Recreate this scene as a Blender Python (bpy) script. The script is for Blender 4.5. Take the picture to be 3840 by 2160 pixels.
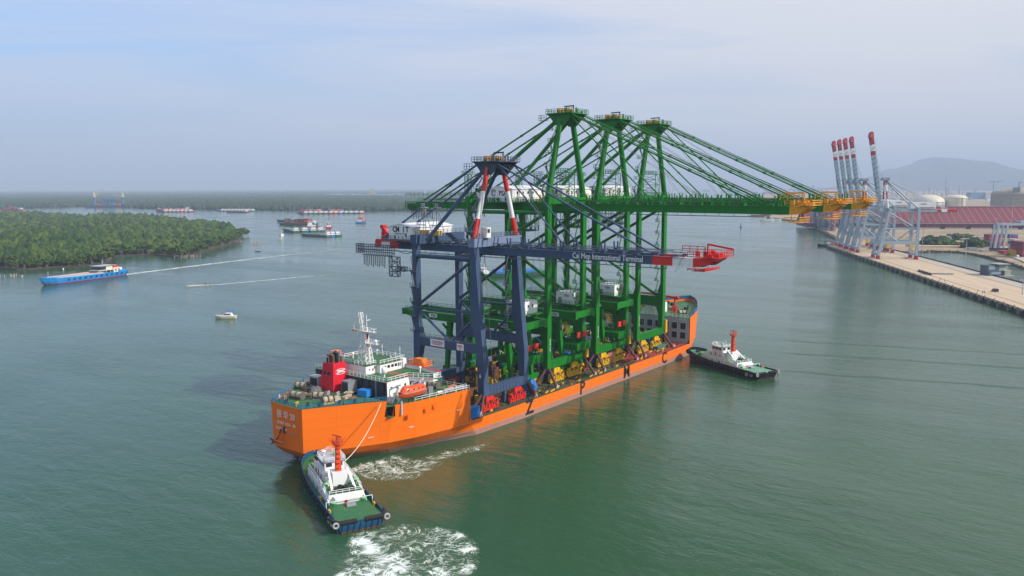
import bpy, math, random
import numpy as np
from mathutils import Vector, Matrix
R = random.Random(7)
PI = math.pi
for o in list(bpy.data.objects): bpy.data.objects.remove(o)
SC = bpy.context.scene
COL = SC.collection
# ---------------------------------------------------------------- camera
CAM = Vector((-110.804, -151.700, 64.0))
FPX, PITCH, ROLL, YAW = 3013.09, 0.125144, -0.0029767, 0.658492
FW = Vector((math.cos(YAW)*math.cos(PITCH), math.sin(YAW)*math.cos(PITCH), -math.sin(PITCH)))
RT0 = Vector((math.sin(YAW), -math.cos(YAW), 0)); UP0 = RT0.cross(FW)
RT = RT0*math.cos(ROLL) + UP0*math.sin(ROLL); UP = -RT0*math.sin(ROLL) + UP0*math.cos(ROLL)
cd = bpy.data.cameras.new('camera'); cam = bpy.data.objects.new('camera', cd); COL.objects.link(cam)
cd.sensor_width = 36.0; cd.lens = 36.0*FPX/3840.0; cd.clip_start = 1.0; cd.clip_end = 90000.0
M = Matrix((RT, UP, -FW)).transposed().to_4x4(); M.translation = CAM
cam.matrix_world = M; SC.camera = cam
def G(px, py, z=0.0):
    """surveyed ground position: where a sight line of the calibrated photo meets height z"""
    d = FW + RT*((px-1920)/FPX) - UP*((py-1080)/FPX)
    return CAM + d*((z-CAM.z)/d.z)
# ---------------------------------------------------------------- light
SUN = Vector((0.44, -1.34, 1.0)).normalized()
elev = math.asin(SUN.z); azim = math.atan2(SUN.x, SUN.y)
sd = bpy.data.lights.new('sun', 'SUN'); sd.energy = 5.0; sd.angle = math.radians(0.6); sd.color = (1.0, 0.94, 0.85)
so = bpy.data.objects.new('sun', sd); COL.objects.link(so)
so.rotation_euler = (-SUN).to_track_quat('-Z', 'Y').to_euler(); so.location = (0, 0, 300)
W = bpy.data.worlds.new('World'); SC.world = W; W.use_nodes = True
nt = W.node_tree; nt.nodes.clear()
def N(t, typ, **k):
    n = t.nodes.new(typ)
    for a, b in k.items():
        if a == 'ins':
            for i, v in b.items(): n.inputs[i].default_value = v
        else: setattr(n, a, b)
    return n
def L(t, a, b): t.links.new(a, b)
def math_(t, op, a, b=None, clamp=False):
    n = N(t, 'ShaderNodeMath', operation=op, use_clamp=clamp)
    for i, v in enumerate((a, b)):
        if v is None: continue
        if hasattr(v, 'links'): L(t, v, n.inputs[i])
        else: n.inputs[i].default_value = v
    return n.outputs[0]
def ramp(t, fac, stops, interp='LINEAR'):
    n = N(t, 'ShaderNodeValToRGB'); cr = n.color_ramp; cr.interpolation = interp
    while len(cr.elements) < len(stops): cr.elements.new(0.5)
    for e, (p, c) in zip(cr.elements, stops):
        e.position = p; e.color = (c if hasattr(c, '__len__') else (c, c, c)) + ((1,) if (not hasattr(c, '__len__') or len(c) == 3) else ())
    L(t, fac, n.inputs[0]); return n.outputs[0]
def mix(t, fac, a, b, mode='MIX'):
    n = N(t, 'ShaderNodeMix', data_type='RGBA', blend_type=mode)
    for i, v in ((0, fac), (6, a), (7, b)):
        if hasattr(v, 'links'): L(t, v, n.inputs[i])
        elif hasattr(v, '__len__'): n.inputs[i].default_value = tuple(v) + ((1,) if len(v) == 3 else ())
        else: n.inputs[i].default_value = v
    return n.outputs[2]
sky = N(nt, 'ShaderNodeTexSky', sky_type='NISHITA', sun_disc=False, sun_elevation=elev, sun_rotation=azim,
        altitude=0.0, air_density=1.3, dust_density=1.6, ozone_density=2.2)
tc = N(nt, 'ShaderNodeTexCoord'); sx = N(nt, 'ShaderNodeSeparateXYZ'); L(nt, tc.outputs['Generated'], sx.inputs[0])
zc = math_(nt, 'MAXIMUM', sx.outputs[2], 0.0)
# cirrus: direction projected on a high flat layer, stretched along one heading
den = math_(nt, 'ADD', zc, 0.13)
cx = math_(nt, 'DIVIDE', sx.outputs[0], den); cy = math_(nt, 'DIVIDE', sx.outputs[1], den)
cb = N(nt, 'ShaderNodeCombineXYZ'); L(nt, cx, cb.inputs[0]); L(nt, cy, cb.inputs[1])
mp0 = N(nt, 'ShaderNodeMapping'); mp0.inputs['Rotation'].default_value = (0, 0, math.radians(46)); L(nt, cb.outputs[0], mp0.inputs[0])
mp = N(nt, 'ShaderNodeMapping'); mp.inputs['Scale'].default_value = (0.34, 1.0, 1); mp.inputs['Location'].default_value = (0.8, 0.35, 0)
L(nt, mp0.outputs[0], mp.inputs[0])
n1 = N(nt, 'ShaderNodeTexNoise', ins={'Scale': 1.1, 'Detail': 7.0, 'Roughness': 0.58, 'Distortion': 0.7}); L(nt, mp.outputs[0], n1.inputs['Vector'])
n2 = N(nt, 'ShaderNodeTexNoise', ins={'Scale': 0.45, 'Detail': 3.0, 'Roughness': 0.5}); L(nt, mp.outputs[0], n2.inputs['Vector'])
# the veil of cirrus thickens towards the sun's side of the sky
dotn = N(nt, 'ShaderNodeVectorMath', operation='DOT_PRODUCT'); L(nt, tc.outputs['Generated'], dotn.inputs[0])
dotn.inputs[1].default_value = (SUN.x*1.2, SUN.y*1.2, 0.0)
side = ramp(nt, math_(nt, 'ADD', math_(nt, 'MULTIPLY', dotn.outputs['Value'], 0.5), 0.5), [(0.08, 0.0), (0.26, 0.40), (0.55, 0.95)])
cm = math_(nt, 'ADD', math_(nt, 'MULTIPLY', n1.outputs[0], 2.3), math_(nt, 'MULTIPLY', n2.outputs[0], 0.5))
cmask = ramp(nt, math_(nt, 'DIVIDE', math_(nt, 'ADD', cm, math_(nt, 'MULTIPLY', side, 0.80)), 2.5), [(0.50, 0.05), (0.62, 0.50), (0.82, 0.97)])
skyc = mix(nt, 1.0, sky.outputs[0], (0.66, 1.00, 1.50), 'MULTIPLY')
cloud = mix(nt, side, (5.0, 5.5, 6.8), (6.2, 6.2, 6.4))
c1 = mix(nt, cmask, skyc, cloud)
# low haze near the horizon
hz = ramp(nt, zc, [(0.0, 1.0), (0.05, 0.80), (0.16, 0.30), (0.34, 0.0)])
hzc = mix(nt, side, (3.3, 3.95, 5.8), (4.9, 5.0, 5.7))
c2 = mix(nt, math_(nt, 'MULTIPLY', hz, 0.9), c1, hzc)
bg = N(nt, 'ShaderNodeBackground', ins={'Strength': 0.140}); L(nt, c2, bg.inputs[0])
wo = N(nt, 'ShaderNodeOutputWorld'); L(nt, bg.outputs[0], wo.inputs[0])
vs = SC.view_settings; vs.view_transform = 'Standard'; vs.look = 'None'; vs.gamma = 1.0; vs.exposure = 0.0; vs.use_curve_mapping = False
SC.render.engine = 'CYCLES'
cy_ = SC.cycles; cy_.max_bounces = 6; cy_.diffuse_bounces = 2; cy_.glossy_bounces = 3; cy_.transmission_bounces = 2; cy_.transparent_max_bounces = 12
cy_.volume_bounces = 0; cy_.caustics_reflective = False; cy_.caustics_refractive = False
try: cy_.use_denoising = True; cy_.use_adaptive_sampling = True
except Exception: pass
# ---------------------------------------------------------------- materials
MATS = {}
def mat(name, col, rough=0.55, metal=0.0, var=0.10, scale=1.5, bump=0.0, dirt=None, dirt_amt=0.0, dirt_scale=0.35, spec=0.35, streak=False, coat=0.0):
    if name in MATS: return MATS[name]
    m = bpy.data.materials.new(name); m.use_nodes = True; t = m.node_tree; b = t.nodes['Principled BSDF']
    tcx = N(t, 'ShaderNodeTexCoord')
    no = N(t, 'ShaderNodeTexNoise', ins={'Scale': scale, 'Detail': 5.0, 'Roughness': 0.6}); L(t, tcx.outputs['Object'], no.inputs['Vector'])
    lo = tuple(c*(1-var) for c in col); hi = tuple(min(1, c*(1+var)) for c in col)
    c = ramp(t, no.outputs[0], [(0.3, lo), (0.7, hi)])
    if dirt:
        mpn = N(t, 'ShaderNodeMapping'); L(t, tcx.outputs['Object'], mpn.inputs[0])
        if streak: mpn.inputs['Scale'].default_value = (1, 1, 0.12)
        nd = N(t, 'ShaderNodeTexNoise', ins={'Scale': dirt_scale, 'Detail': 8.0, 'Roughness': 0.68}); L(t, mpn.outputs[0], nd.inputs['Vector'])
        f = ramp(t, nd.outputs[0], [(0.5, 0.0), (0.72, 1.0)])
        c = mix(t, math_(t, 'MULTIPLY', f, dirt_amt), c, dirt)
    L(t, c, b.inputs['Base Color'])
    b.inputs['Roughness'].default_value = rough; b.inputs['Metallic'].default_value = metal
    b.inputs['Specular IOR Level'].default_value = spec; b.inputs['Coat Weight'].default_value = coat
    if bump:
        bp = N(t, 'ShaderNodeBump', ins={'Strength': bump, 'Distance': 0.05}); L(t, no.outputs[0], bp.inputs['Height']); L(t, bp.outputs[0], b.inputs['Normal'])
    MATS[name] = m; return m
def hull_mat(name, top, low, zline, stain=(0.20, 0.075, 0.035), amt=0.6, rough=0.42, band=None):
    """painted plating: topside colour, boot topping below zline with a worn ragged edge, scuffs along the fender line"""
    m = bpy.data.materials.new(name); m.use_nodes = True; t = m.node_tree; b = t.nodes['Principled BSDF']
    tcx = N(t, 'ShaderNodeTexCoord'); s = N(t, 'ShaderNodeSeparateXYZ'); L(t, tcx.outputs['Object'], s.inputs[0])
    n0 = N(t, 'ShaderNodeTexNoise', ins={'Scale': 0.5, 'Detail': 6.0, 'Roughness': 0.65}); L(t, tcx.outputs['Object'], n0.inputs['Vector'])
    mpn = N(t, 'ShaderNodeMapping'); mpn.inputs['Scale'].default_value = (0.10, 0.10, 0.9); L(t, tcx.outputs['Object'], mpn.inputs[0])
    n1 = N(t, 'ShaderNodeTexNoise', ins={'Scale': 1.0, 'Detail': 7.0, 'Roughness': 0.7}); L(t, mpn.outputs[0], n1.inputs['Vector'])
    mp2 = N(t, 'ShaderNodeMapping'); mp2.inputs['Scale'].default_value = (1.2, 1.2, 0.12); L(t, tcx.outputs['Object'], mp2.inputs[0])
    n2 = N(t, 'ShaderNodeTexNoise', ins={'Scale': 1.0, 'Detail': 5.0, 'Roughness': 0.6}); L(t, mp2.outputs[0], n2.inputs['Vector'])
    c = mix(t, n0.outputs[0], tuple(x*0.94 for x in top), tuple(min(1, x*1.05) for x in top))
    lc = mix(t, n2.outputs[0], tuple(x*0.7 for x in low), tuple(min(1, x*1.25) for x in low))
    zz = math_(t, 'ADD', s.outputs[2], math_(t, 'MULTIPLY', math_(t, 'SUBTRACT', n1.outputs[0], 0.5), 0.25))
    f = math_(t, 'LESS_THAN', zz, zline)
    # faint weld seams and rust runs
    runs = ramp(t, n2.outputs[0], [(0.60, 0.0), (0.80, 1.0)])
    c = mix(t, math_(t, 'MULTIPLY', runs, 0.13*amt), c, stain)
    for ax_i, pitch_, off_ in ((2, 2.35, 0.4), (0, 8.8, 2.0)):
        fr = math_(t, 'FRACT', math_(t, 'DIVIDE', math_(t, 'ADD', s.outputs[ax_i], off_), pitch_)); ln = math_(t, 'LESS_THAN', fr, 0.09/pitch_)
        c = mix(t, math_(t, 'MULTIPLY', ln, 0.28), c, tuple(x*0.55 for x in top))
    c = mix(t, f, c, lc)
    if band:
        z0, z1, x0, x1 = band
        inb = math_(t, 'MULTIPLY', math_(t, 'GREATER_THAN', s.outputs[2], z0), math_(t, 'LESS_THAN', s.outputs[2], z1))
        inb = math_(t, 'MULTIPLY', inb, math_(t, 'MULTIPLY', math_(t, 'GREATER_THAN', s.outputs[0], x0), math_(t, 'LESS_THAN', s.outputs[0], x1)))
        sc = ramp(t, n1.outputs[0], [(0.56, 0.0), (0.62, 1.0)])
        c = mix(t, math_(t, 'MULTIPLY', math_(t, 'MULTIPLY', sc, inb), amt), c, mix(t, n2.outputs[0], stain, (0.35, 0.22, 0.15)))
    L(t, c, b.inputs['Base Color']); b.inputs['Roughness'].default_value = rough; b.inputs['Specular IOR Level'].default_value = 0.35
    bp = N(t, 'ShaderNodeBump', ins={'Strength': 0.25, 'Distance': 0.06}); L(t, n0.outputs[0], bp.inputs['Height']); L(t, bp.outputs[0], b.inputs['Normal'])
    MATS[name] = m; return m
# ---------------------------------------------------------------- mesh builder
class MB:
    def __init__(s): s.v = []; s.f = []; s.mi = []; s.sm = []
    def add(s, vs, fs, m=0, smooth=False):
        b = len(s.v); s.v.extend([tuple(p) for p in vs])
        for f in fs: s.f.append([b+i for i in f]); s.mi.append(m); s.sm.append(smooth)
        return s
    def box(s, x0, x1, y0, y1, z0, z1, m=0):
        if x0 > x1: x0, x1 = x1, x0
        if y0 > y1: y0, y1 = y1, y0
        if z0 > z1: z0, z1 = z1, z0
        return s.add([(x0,y0,z0),(x1,y0,z0),(x1,y1,z0),(x0,y1,z0),(x0,y0,z1),(x1,y0,z1),(x1,y1,z1),(x0,y1,z1)],
              [(0,3,2,1),(4,5,6,7),(0,1,5,4),(1,2,6,5),(2,3,7,6),(3,0,4,7)], m)
    def frame(s, p, q, up=(0,0,1)):
        p = Vector(p); q = Vector(q); d = (q-p).normalized(); u = Vector(up)
        if abs(d.dot(u)) > 0.98: u = Vector((1, 0, 0))
        r = d.cross(u).normalized(); u = r.cross(d).normalized(); return p, q, r, u
    def beam(s, p, q, w, h, m=0, up=(0,0,1), w2=None, h2=None):
        p, q, r, u = s.frame(p, q, up); w2 = w if w2 is None else w2; h2 = h if h2 is None else h2
        vs = [p+r*a*w/2+u*b*h/2 for a, b in ((-1,-1),(1,-1),(1,1),(-1,1))] + [q+r*a*w2/2+u*b*h2/2 for a, b in ((-1,-1),(1,-1),(1,1),(-1,1))]
        return s.add(vs, [(3,2,1,0),(4,5,6,7),(0,1,5,4),(1,2,6,5),(2,3,7,6),(3,0,4,7)], m)
    def tube(s, p, q, r1, n=8, r2=None, m=0, caps=True, smooth=True):
        p, q, r, u = s.frame(p, q); r2 = r1 if r2 is None else r2; vs = []
        for c, rr in ((p, r1), (q, r2)):
            for i in range(n):
                a = 2*PI*i/n; vs.append(c + r*math.cos(a)*rr + u*math.sin(a)*rr)
        s.add(vs, [(i, (i+1) % n, n+(i+1) % n, n+i) for i in range(n)], m, smooth)
        if caps: s.add(vs, [tuple(range(n-1, -1, -1)), tuple(range(n, 2*n))], m)
        return s
    def path(s, pts, r, n=5, m=0):
        for a, b in zip(pts[:-1], pts[1:]): s.tube(a, b, r, n, m=m, caps=False)
        return s
    def prism(s, poly, z0, z1, m=0, ax='z', mside=None):
        """poly of 2D points; ax = extrusion axis. z: (x,y); x: (y,z); y: (x,z)"""
        n = len(poly)
        def P(a, b, c): return {'z': (a, b, c), 'x': (c, a, b), 'y': (a, c, b)}[ax]
        vs = [P(a, b, z0) for a, b in poly] + [P(a, b, z1) for a, b in poly]
        area = sum(poly[i][0]*poly[(i+1) % n][1]-poly[(i+1) % n][0]*poly[i][1] for i in range(n))
        flip = (area < 0) != (ax == 'y') ; flip = flip != (z1 < z0)
        A = [tuple(range(n-1, -1, -1)), tuple(range(n, 2*n))]; B = [(i, (i+1) % n, n+(i+1) % n, n+i) for i in range(n)]
        if flip: A = [f[::-1] for f in A]; B = [f[::-1] for f in B]
        s.add(vs, A, m); s.add(vs, B, m if mside is None else mside); return s
    def lathe(s, c, prof, n=12, m=0, smooth=True, axis='z'):
        vs = []
        for rr, z in prof:
            for i in range(n):
                a = 2*PI*i/n; x, y = math.cos(a)*rr, math.sin(a)*rr
                vs.append((c[0]+x, c[1]+y, c[2]+z) if axis == 'z' else ((c[0]+x, c[1]+z, c[2]+y) if axis == 'y' else (c[0]+z, c[1]+x, c[2]+y)))
        fs = []
        for k in range(len(prof)-1):
            for i in range(n): f = (k*n+i, k*n+(i+1) % n, (k+1)*n+(i+1) % n, (k+1)*n+i); fs.append(f if axis != 'y' else f[::-1])
        return s.add(vs, fs, m, smooth)
    def disc(s, c, r, n=16, m=0, axis='z', ry=None):
        ry = ry or r; vs = []
        for i in range(n):
            a = 2*PI*i/n; x, y = math.cos(a)*r, math.sin(a)*ry
            vs.append((c[0]+x, c[1]+y, c[2]) if axis == 'z' else ((c[0]+x, c[1], c[2]+y) if axis == 'y' else (c[0], c[1]+x, c[2]+y)))
        return s.add(vs, [tuple(range(n))], m)
    def rail(s, pts, h=1.1, step=2.0, r=0.035, m=0, rows=2, closed=False):
        pts = [Vector(p) for p in pts]
        if closed: pts.append(pts[0])
        for a, b in zip(pts[:-1], pts[1:]):
            k = max(1, int((b-a).length/step))
            for i in range(k+1):
                p = a.lerp(b, i/k); s.beam(p, p+Vector((0, 0, h)), r*2, r*2, m)
            for j in range(rows):
                z = Vector((0, 0, h*(j+1)/rows)); s.beam(a+z, b+z, r*2, r*2, m)
        return s
    def lattice(s, p, q, w, h, bays, r=0.08, m=0, up=(0,0,1)):
        p, q, rr, u = s.frame(p, q, up); cs = [(rr*a*w/2+u*b*h/2) for a, b in ((-1,-1),(1,-1),(1,1),(-1,1))]
        for c in cs: s.beam(p+c, q+c, 2*r, 2*r, m)
        for i in range(bays+1):
            o = p.lerp(q, i/bays)
            for k in range(4):
                s.beam(o+cs[k], o+cs[(k+1) % 4], r*1.4, r*1.4, m)
                if i < bays:
                    o2 = p.lerp(q, (i+1)/bays); a, b = (k, (k+1) % 4) if i % 2 else ((k+1) % 4, k)
                    s.beam(o+cs[a], o2+cs[b], r*1.3, r*1.3, m)
        return s
    def mesh(s, name, mats):
        me = bpy.data.meshes.new(name); me.from_pydata(s.v, [], s.f); me.update()
        for m in (mats if isinstance(mats, (list, tuple)) else [mats]): me.materials.append(m)
        me.polygons.foreach_set('material_index', s.mi); me.polygons.foreach_set('use_smooth', s.sm); me.update(); return me
    def build(s, name, mats, parent=None, loc=None, rz=None, kind=None):
        o = bpy.data.objects.new(name, s.mesh(name, mats)); COL.objects.link(o)
        if parent is not None:
            o.parent = parent
            if loc is None and 'zb' in parent: o.location = (0, 0, -parent['zb'])
        if loc is not None: o.location = loc
        if rz is not None: o.rotation_euler = (0, 0, rz)
        if kind: o['kind'] = kind
        return o
def tag(o, label=None, cat=None, group=None, kind=None):
    if label: o['label'] = label
    if cat: o['category'] = cat
    if group: o['group'] = group
    if kind: o['kind'] = kind
    return o
def thing(name, label, cat, loc=(0,0,0), rz=0.0, group=None, zb=0.0):
    o = bpy.data.objects.new(name, None); COL.objects.link(o); o.empty_display_size = 1.0
    o.location = (loc[0], loc[1], loc[2]+zb); o.rotation_euler = (0, 0, rz); o['zb'] = zb
    return tag(o, label, cat, group)
CHILD = {}
def kids(o): return [c for c in COL.objects if c.parent is o]
def snapshot(root):
    """list of (object, depth-parent-index) so that copies are quick"""
    out = [(root, -1)]; i = 0
    ch = {}
    for c in COL.objects:
        if c.parent: ch.setdefault(c.parent.name, []).append(c)
    while i < len(out):
        for c in ch.get(out[i][0].name, []): out.append((c, i))
        i += 1
    return out
def dup(snap, loc, rz, label, group=None, scale=None, matmap=None):
    new = []
    for o, pi in snap:
        c = o.copy(); COL.objects.link(c)
        if pi >= 0: c.parent = new[pi]; c.matrix_parent_inverse = o.matrix_parent_inverse
        new.append(c)
        if matmap and o.type == 'MESH' and any(ms.material and ms.material.name in matmap for ms in o.material_slots):
            c.data = o.data.copy()
            for i, mm in enumerate(c.data.materials):
                if mm and mm.name in matmap: c.data.materials[i] = matmap[mm.name]
    r = new[0]; r.location = (loc[0], loc[1], loc[2]+r.get('zb', 0.0)); r.rotation_euler = (0, 0, rz); r['label'] = label
    if group: r['group'] = group
    if scale: r.scale = (scale, scale, scale) if not hasattr(scale, '__len__') else scale
    return r
def sub(mb, name, mats, parent):
    """sub-part: child of a part that already carries the z offset"""
    o = bpy.data.objects.new(name, mb.mesh(name, mats)); COL.objects.link(o); o.parent = parent; return o
def text(body, size, parent, loc, rx, name='lettering', m=None, extrude=0.02, sx=1.0, shear=0.0, align='CENTER', rot=None, off=0.012):
    c = bpy.data.curves.new(name, 'FONT'); c.body = body; c.size = size; c.extrude = extrude; c.align_x = align; c.align_y = 'CENTER'; c.shear = shear
    c.resolution_u = 2
    c.extrude = extrude; c.offset = size*off; o0 = bpy.data.objects.new('tmp', c); me = bpy.data.meshes.new_from_object(o0); bpy.data.objects.remove(o0); bpy.data.curves.remove(c)
    me.materials.clear(); me.materials.append(m); o = bpy.data.objects.new(name, me); COL.objects.link(o); o.parent = parent
    zb = parent['zb'] if parent is not None and 'zb' in parent else 0.0
    o.location = (loc[0], loc[1], loc[2]-zb); o.rotation_euler = rot if rot else rx; o.scale = (sx, 1, 1); return o
RX_STB = (PI/2, 0, 0)            # reads from starboard (-Y side): text x -> +X, up -> Z
RX_AFT = (PI/2, 0, -PI/2)        # reads from aft (-X side): text x -> -Y
WHITE = mat('white_paint', (0.78, 0.78, 0.79), 0.4, var=0.04, dirt=(0.45, 0.38, 0.30), dirt_amt=0.25, streak=True)
BLACK = mat('black_paint', (0.015, 0.016, 0.02), 0.5)
RUST = mat('rusty_steel', (0.13, 0.055, 0.03), 0.8, var=0.35, scale=2.0, bump=0.2)
GLASS = mat('dark_glass', (0.02, 0.03, 0.045), 0.12, var=0.1, spec=0.6)
YEL = mat('yellow_paint', (0.66, 0.40, 0.012), 0.45, var=0.12, dirt=(0.25, 0.13, 0.03), dirt_amt=0.4)
ORG = mat('orange_paint', (0.75, 0.20, 0.03), 0.45, var=0.1)
RED = mat('red_paint', (0.68, 0.028, 0.022), 0.42, var=0.08, dirt=(0.3, 0.03, 0.02), dirt_amt=0.3)
GRN = mat('crane_green_paint', (0.008, 0.168, 0.013), 0.45, var=0.10, scale=0.4, dirt=(0.015, 0.09, 0.012), dirt_amt=0.3, streak=True, spec=0.2)
BLU = mat('crane_slate_paint', (0.050, 0.082, 0.155), 0.45, var=0.08, scale=0.4, dirt=(0.05, 0.065, 0.10), dirt_amt=0.3, streak=True, spec=0.2)
DGRN = mat('deck_green_paint', (0.032, 0.135, 0.045), 0.6, var=0.2, scale=0.6, dirt=(0.13, 0.09, 0.045), dirt_amt=0.6, dirt_scale=0.5)
DKGREY = mat('dark_grey_paint', (0.028, 0.034, 0.046), 0.5, var=0.15)
GREY = mat('grey_paint', (0.20, 0.22, 0.24), 0.5, var=0.08)
LGREY = mat('pale_grey_paint', (0.42, 0.43, 0.46), 0.45, var=0.06, dirt=(0.3, 0.2, 0.15), dirt_amt=0.3, streak=True)
BLUE = mat('blue_paint', (0.02, 0.16, 0.50), 0.45, var=0.1)
ROPE = mat('weathered_rope', (0.42, 0.35, 0.26), 0.9, var=0.4, scale=3.0, bump=0.6)
STEEL = mat('bare_steel', (0.16, 0.15, 0.14), 0.5, metal=0.3, var=0.25)
RUBBER = mat('tyre_rubber', (0.018, 0.018, 0.02), 0.75, var=0.3)
# ================================================================= THE SHIP
HULLM = hull_mat('ship_orange_hull', (0.88, 0.165, 0.004), (0.40, 0.20, 0.16), 1.55, stain=(0.16, 0.06, 0.03), amt=0.9, band=(1.9, 3.9, 44, 172))
ship = thing('heavy_load_ship', 'long orange ship carrying four big cranes on its low open deck', 'ship')
P_T = [(0,5.7),(3.6,7.6),(8.4,10.4),(12.6,12.9),(16.9,15.6),(18.5,16.6),(23.8,18.3),(34.6,19.8),(41,20.7),(60,20.9),(80,20.9),(110,20.9),(150,20.9),(169.8,20.4),(176,18.8),(188,15.0),(200,9.4),(209,4.2),(213,0)]
P_K = [(0.2,5.5),(3.3,7.3),(7.2,9.6),(11.4,11.9),(15.9,14.2),(17.6,15.1),(24.2,17.3),(34,19.3),(41.3,20.5),(60,20.9),(80,20.9),(110,20.9),(150,20.9),(169.8,20.4),(176,18.6),(188,14.4),(199,8.4),(206.5,3.2),(209,0)]
P_2 = [(1.6,3.9),(4.4,6.2),(8.2,8.7),(12.2,10.9),(16.6,13.0),(18.6,13.8),(25.2,15.9),(34.6,18.2),(42.5,20.3),(61,20.9),(80,20.9),(110,20.9),(150,20.9),(169.8,20.3),(176,18.3),(187,13.9),(198,8.0),(205,3.0),(208,0)]
P_0 = [(4.6,1.8),(6.6,4.3),(9.8,7.0),(13.5,9.2),(18,11.6),(20.2,12.6),(26.5,14.4),(35,16.9),(44,20.1),(62,20.9),(80,20.9),(110,20.9),(150,20.9),(169.8,20.2),(176,18),(187,13.4),(197,7.6),(204,2.8),(207,0)]
P_M = [(9,0.3),(10.5,1.5),(13,3),(16,5),(21,8),(24,9),(30,11.5),(38,15),(47,19.2),(64,20.8),(80,20.9),(110,20.9),(150,20.9),(169,20),(175,17.5),(185,12.8),(195,7),(202,2.4),(205,0)]
def at_z(z):
    tab = [(-3, P_M), (0, P_0), (2, P_2), (3.7, P_K), (14.1, P_T)]
    for (za, A), (zb_, B) in zip(tab[:-1], tab[1:]):
        if z <= zb_+1e-6:
            t = (z-za)/(zb_-za); return [(a[0]*(1-t)+b[0]*t, a[1]*(1-t)+b[1]*t) for a, b in zip(A, B)]
    return P_T
LOW, MID, POOP, FC = 4.36, 12.9, 14.1, 14.4
NI = len(P_T)
h = MB()
def side(zs, i0, i1, ztop=None):
    for sgn in (-1, 1):
        vs = []; rows = []
        for z in zs:
            pl = at_z(z); rows.append([(pl[i][0], sgn*pl[i][1], z if (ztop is None or z != zs[-1]) else ztop[i]) for i in range(i0, i1+1)])
        n = i1-i0+1
        for r in rows: vs += r
        fs = []
        for k in range(len(zs)-1):
            for i in range(n-1):
                q = (k*n+i, k*n+i+1, (k+1)*n+i+1, (k+1)*n+i); fs.append(q if sgn < 0 else q[::-1])
        h.add(vs, fs, 0, False)
side([-3, 0, 1.2, 2, 2.9, 3.7, LOW], 0, NI-1)
side([LOW, 7.5, 10.2], 0, 8)                       # stern block up to the notch sill
side([10.2, 12.2, POOP], 0, 4)                     # poop quarter
side([10.2, 11.6, MID], 5, 8)
ztop = {i: FC+(0, 0.1, 0.35, 0.8, 1.2, 1.4)[i-13] for i in range(13, NI)}
side([LOW, 8, 12, FC], 13, NI-1, ztop)
# transom face between the two quarters (follows the same curve down to the water)
zs = [-3, 0, 1.2, 2, 2.9, 3.7, LOW, 7.5, 10.2, 12.2, POOP]; vs = []
for z in zs:
    p = at_z(z)[0]; vs += [(p[0], p[1], z), (p[0]-0.02, 0, z), (p[0], -p[1], z)]
h.add(vs, [(3*k+i, 3*k+i+1, 3*k+i+4, 3*k+i+3) for k in range(len(zs)-1) for i in range(2)], 0)
# fore bulkhead of the stern block and its rounded lower corner
pt = at_z(LOW)[8]
for sgn in (-1, 1):
    h.prism([(pt[0], LOW), (pt[0]+0.9, LOW), (pt[0]+0.28, LOW+0.28), (pt[0], LOW+0.9)], sgn*(pt[1]-0.25), sgn*(pt[1]-0.02), 0, ax='y')
hull = h.build('hull', [HULLM], ship)
def decks(name, z, i0, i1, m, inset=0.12, z2=None):
    d = MB(); pl = at_z(z)[i0:i1+1]
    poly = [(x, -(y-inset)) for x, y in pl] + [(x, (y-inset)) for x, y in pl[::-1]]
    d.prism(poly, z-0.25, z, 0); return d.build(name, [m], ship)
DECKLOW = mat('cargo_deck_paint', (0.055, 0.075, 0.035), 0.75, var=0.35, scale=0.35, dirt=(0.14, 0.05, 0.03), dirt_amt=0.8, dirt_scale=0.22)
decks('poop_deck', POOP-0.12, 0, 4, DGRN); decks('upper_deck', MID-0.1, 4, 8, DGRN)
decks('cargo_deck', LOW-0.12, 8, 13, DECKLOW, 0.25); decks('forecastle_deck', FC-0.25, 13, NI-1, DGRN, 0.15)
REDDECK = mat('red_deck_paint', (0.28, 0.035, 0.025), 0.75, var=0.3, scale=0.5, dirt=(0.1, 0.07, 0.04), dirt_amt=0.6)
b = MB(); b.box(128, 169.5, -20.4, -8, LOW-0.12, LOW-0.105); b.build('red_deck_area', REDDECK, ship)
# closing walls: poop front face, fore bulkhead, forecastle bulkhead
b = MB(); b.box(16.86, 17.0, -15.4, 15.4, 10.2, POOP-0.15); b.build('bulkhead', DKGREY, ship); b = MB(); b.box(40.75, 40.95, -20.5, 20.5, LOW, MID-0.35, 0)
b.build('bulkhead', DKGREY, ship)
# boat notch in the starboard side (repeated to port)
for s in (-1, 1):
    b = MB()
    b.box(16.98, 18.52, s*13.0, s*16.3, 10.05, 10.2, 1)
    b.box(18.4, 18.5, s*13.0, s*16.6, 10.2, MID-0.1, 0); b.box(17.0, 18.5, s*12.9, s*13.0, 10.2, MID-0.1, 0)
    b.build('notch_recess', [BLACK, DGRN], ship)
# ---- forecastle aft wall with shuttered openings
fw = MB(); fy = 20.1
fw.prism([(-fy+1.2, LOW-0.1), (fy-1.2, LOW-0.1), (fy-0.3, LOW+0.5), (fy, LOW+1.6), (fy, FC-0.2), (-fy, FC-0.2), (-fy, LOW+1.6), (-fy+0.3, LOW+0.5)], 169.7, 169.95, 0, ax='x')
wall = fw.build('forecastle_wall', LGREY, ship)
for k in range(11):
    y = -17.6+k*3.55
    for z0 in (6.0, 9.6):
        w = MB(); w.box(169.62, 169.7, y-1.25, y+1.25, z0-0.15, z0+2.65, 0); fr = sub(w, 'opening_frame', WHITE, wall)
        w = MB(); w.box(169.5, 169.62, y-1.1, y+1.1, z0, z0+2.5, 0)
        for q in range(5): w.box(169.44, 169.5, y-1.1, y+1.1, z0+0.2+q*0.5, z0+0.28+q*0.5, 1)
        sub(w, 'shutter', [DKGREY, BLACK], wall)
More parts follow.
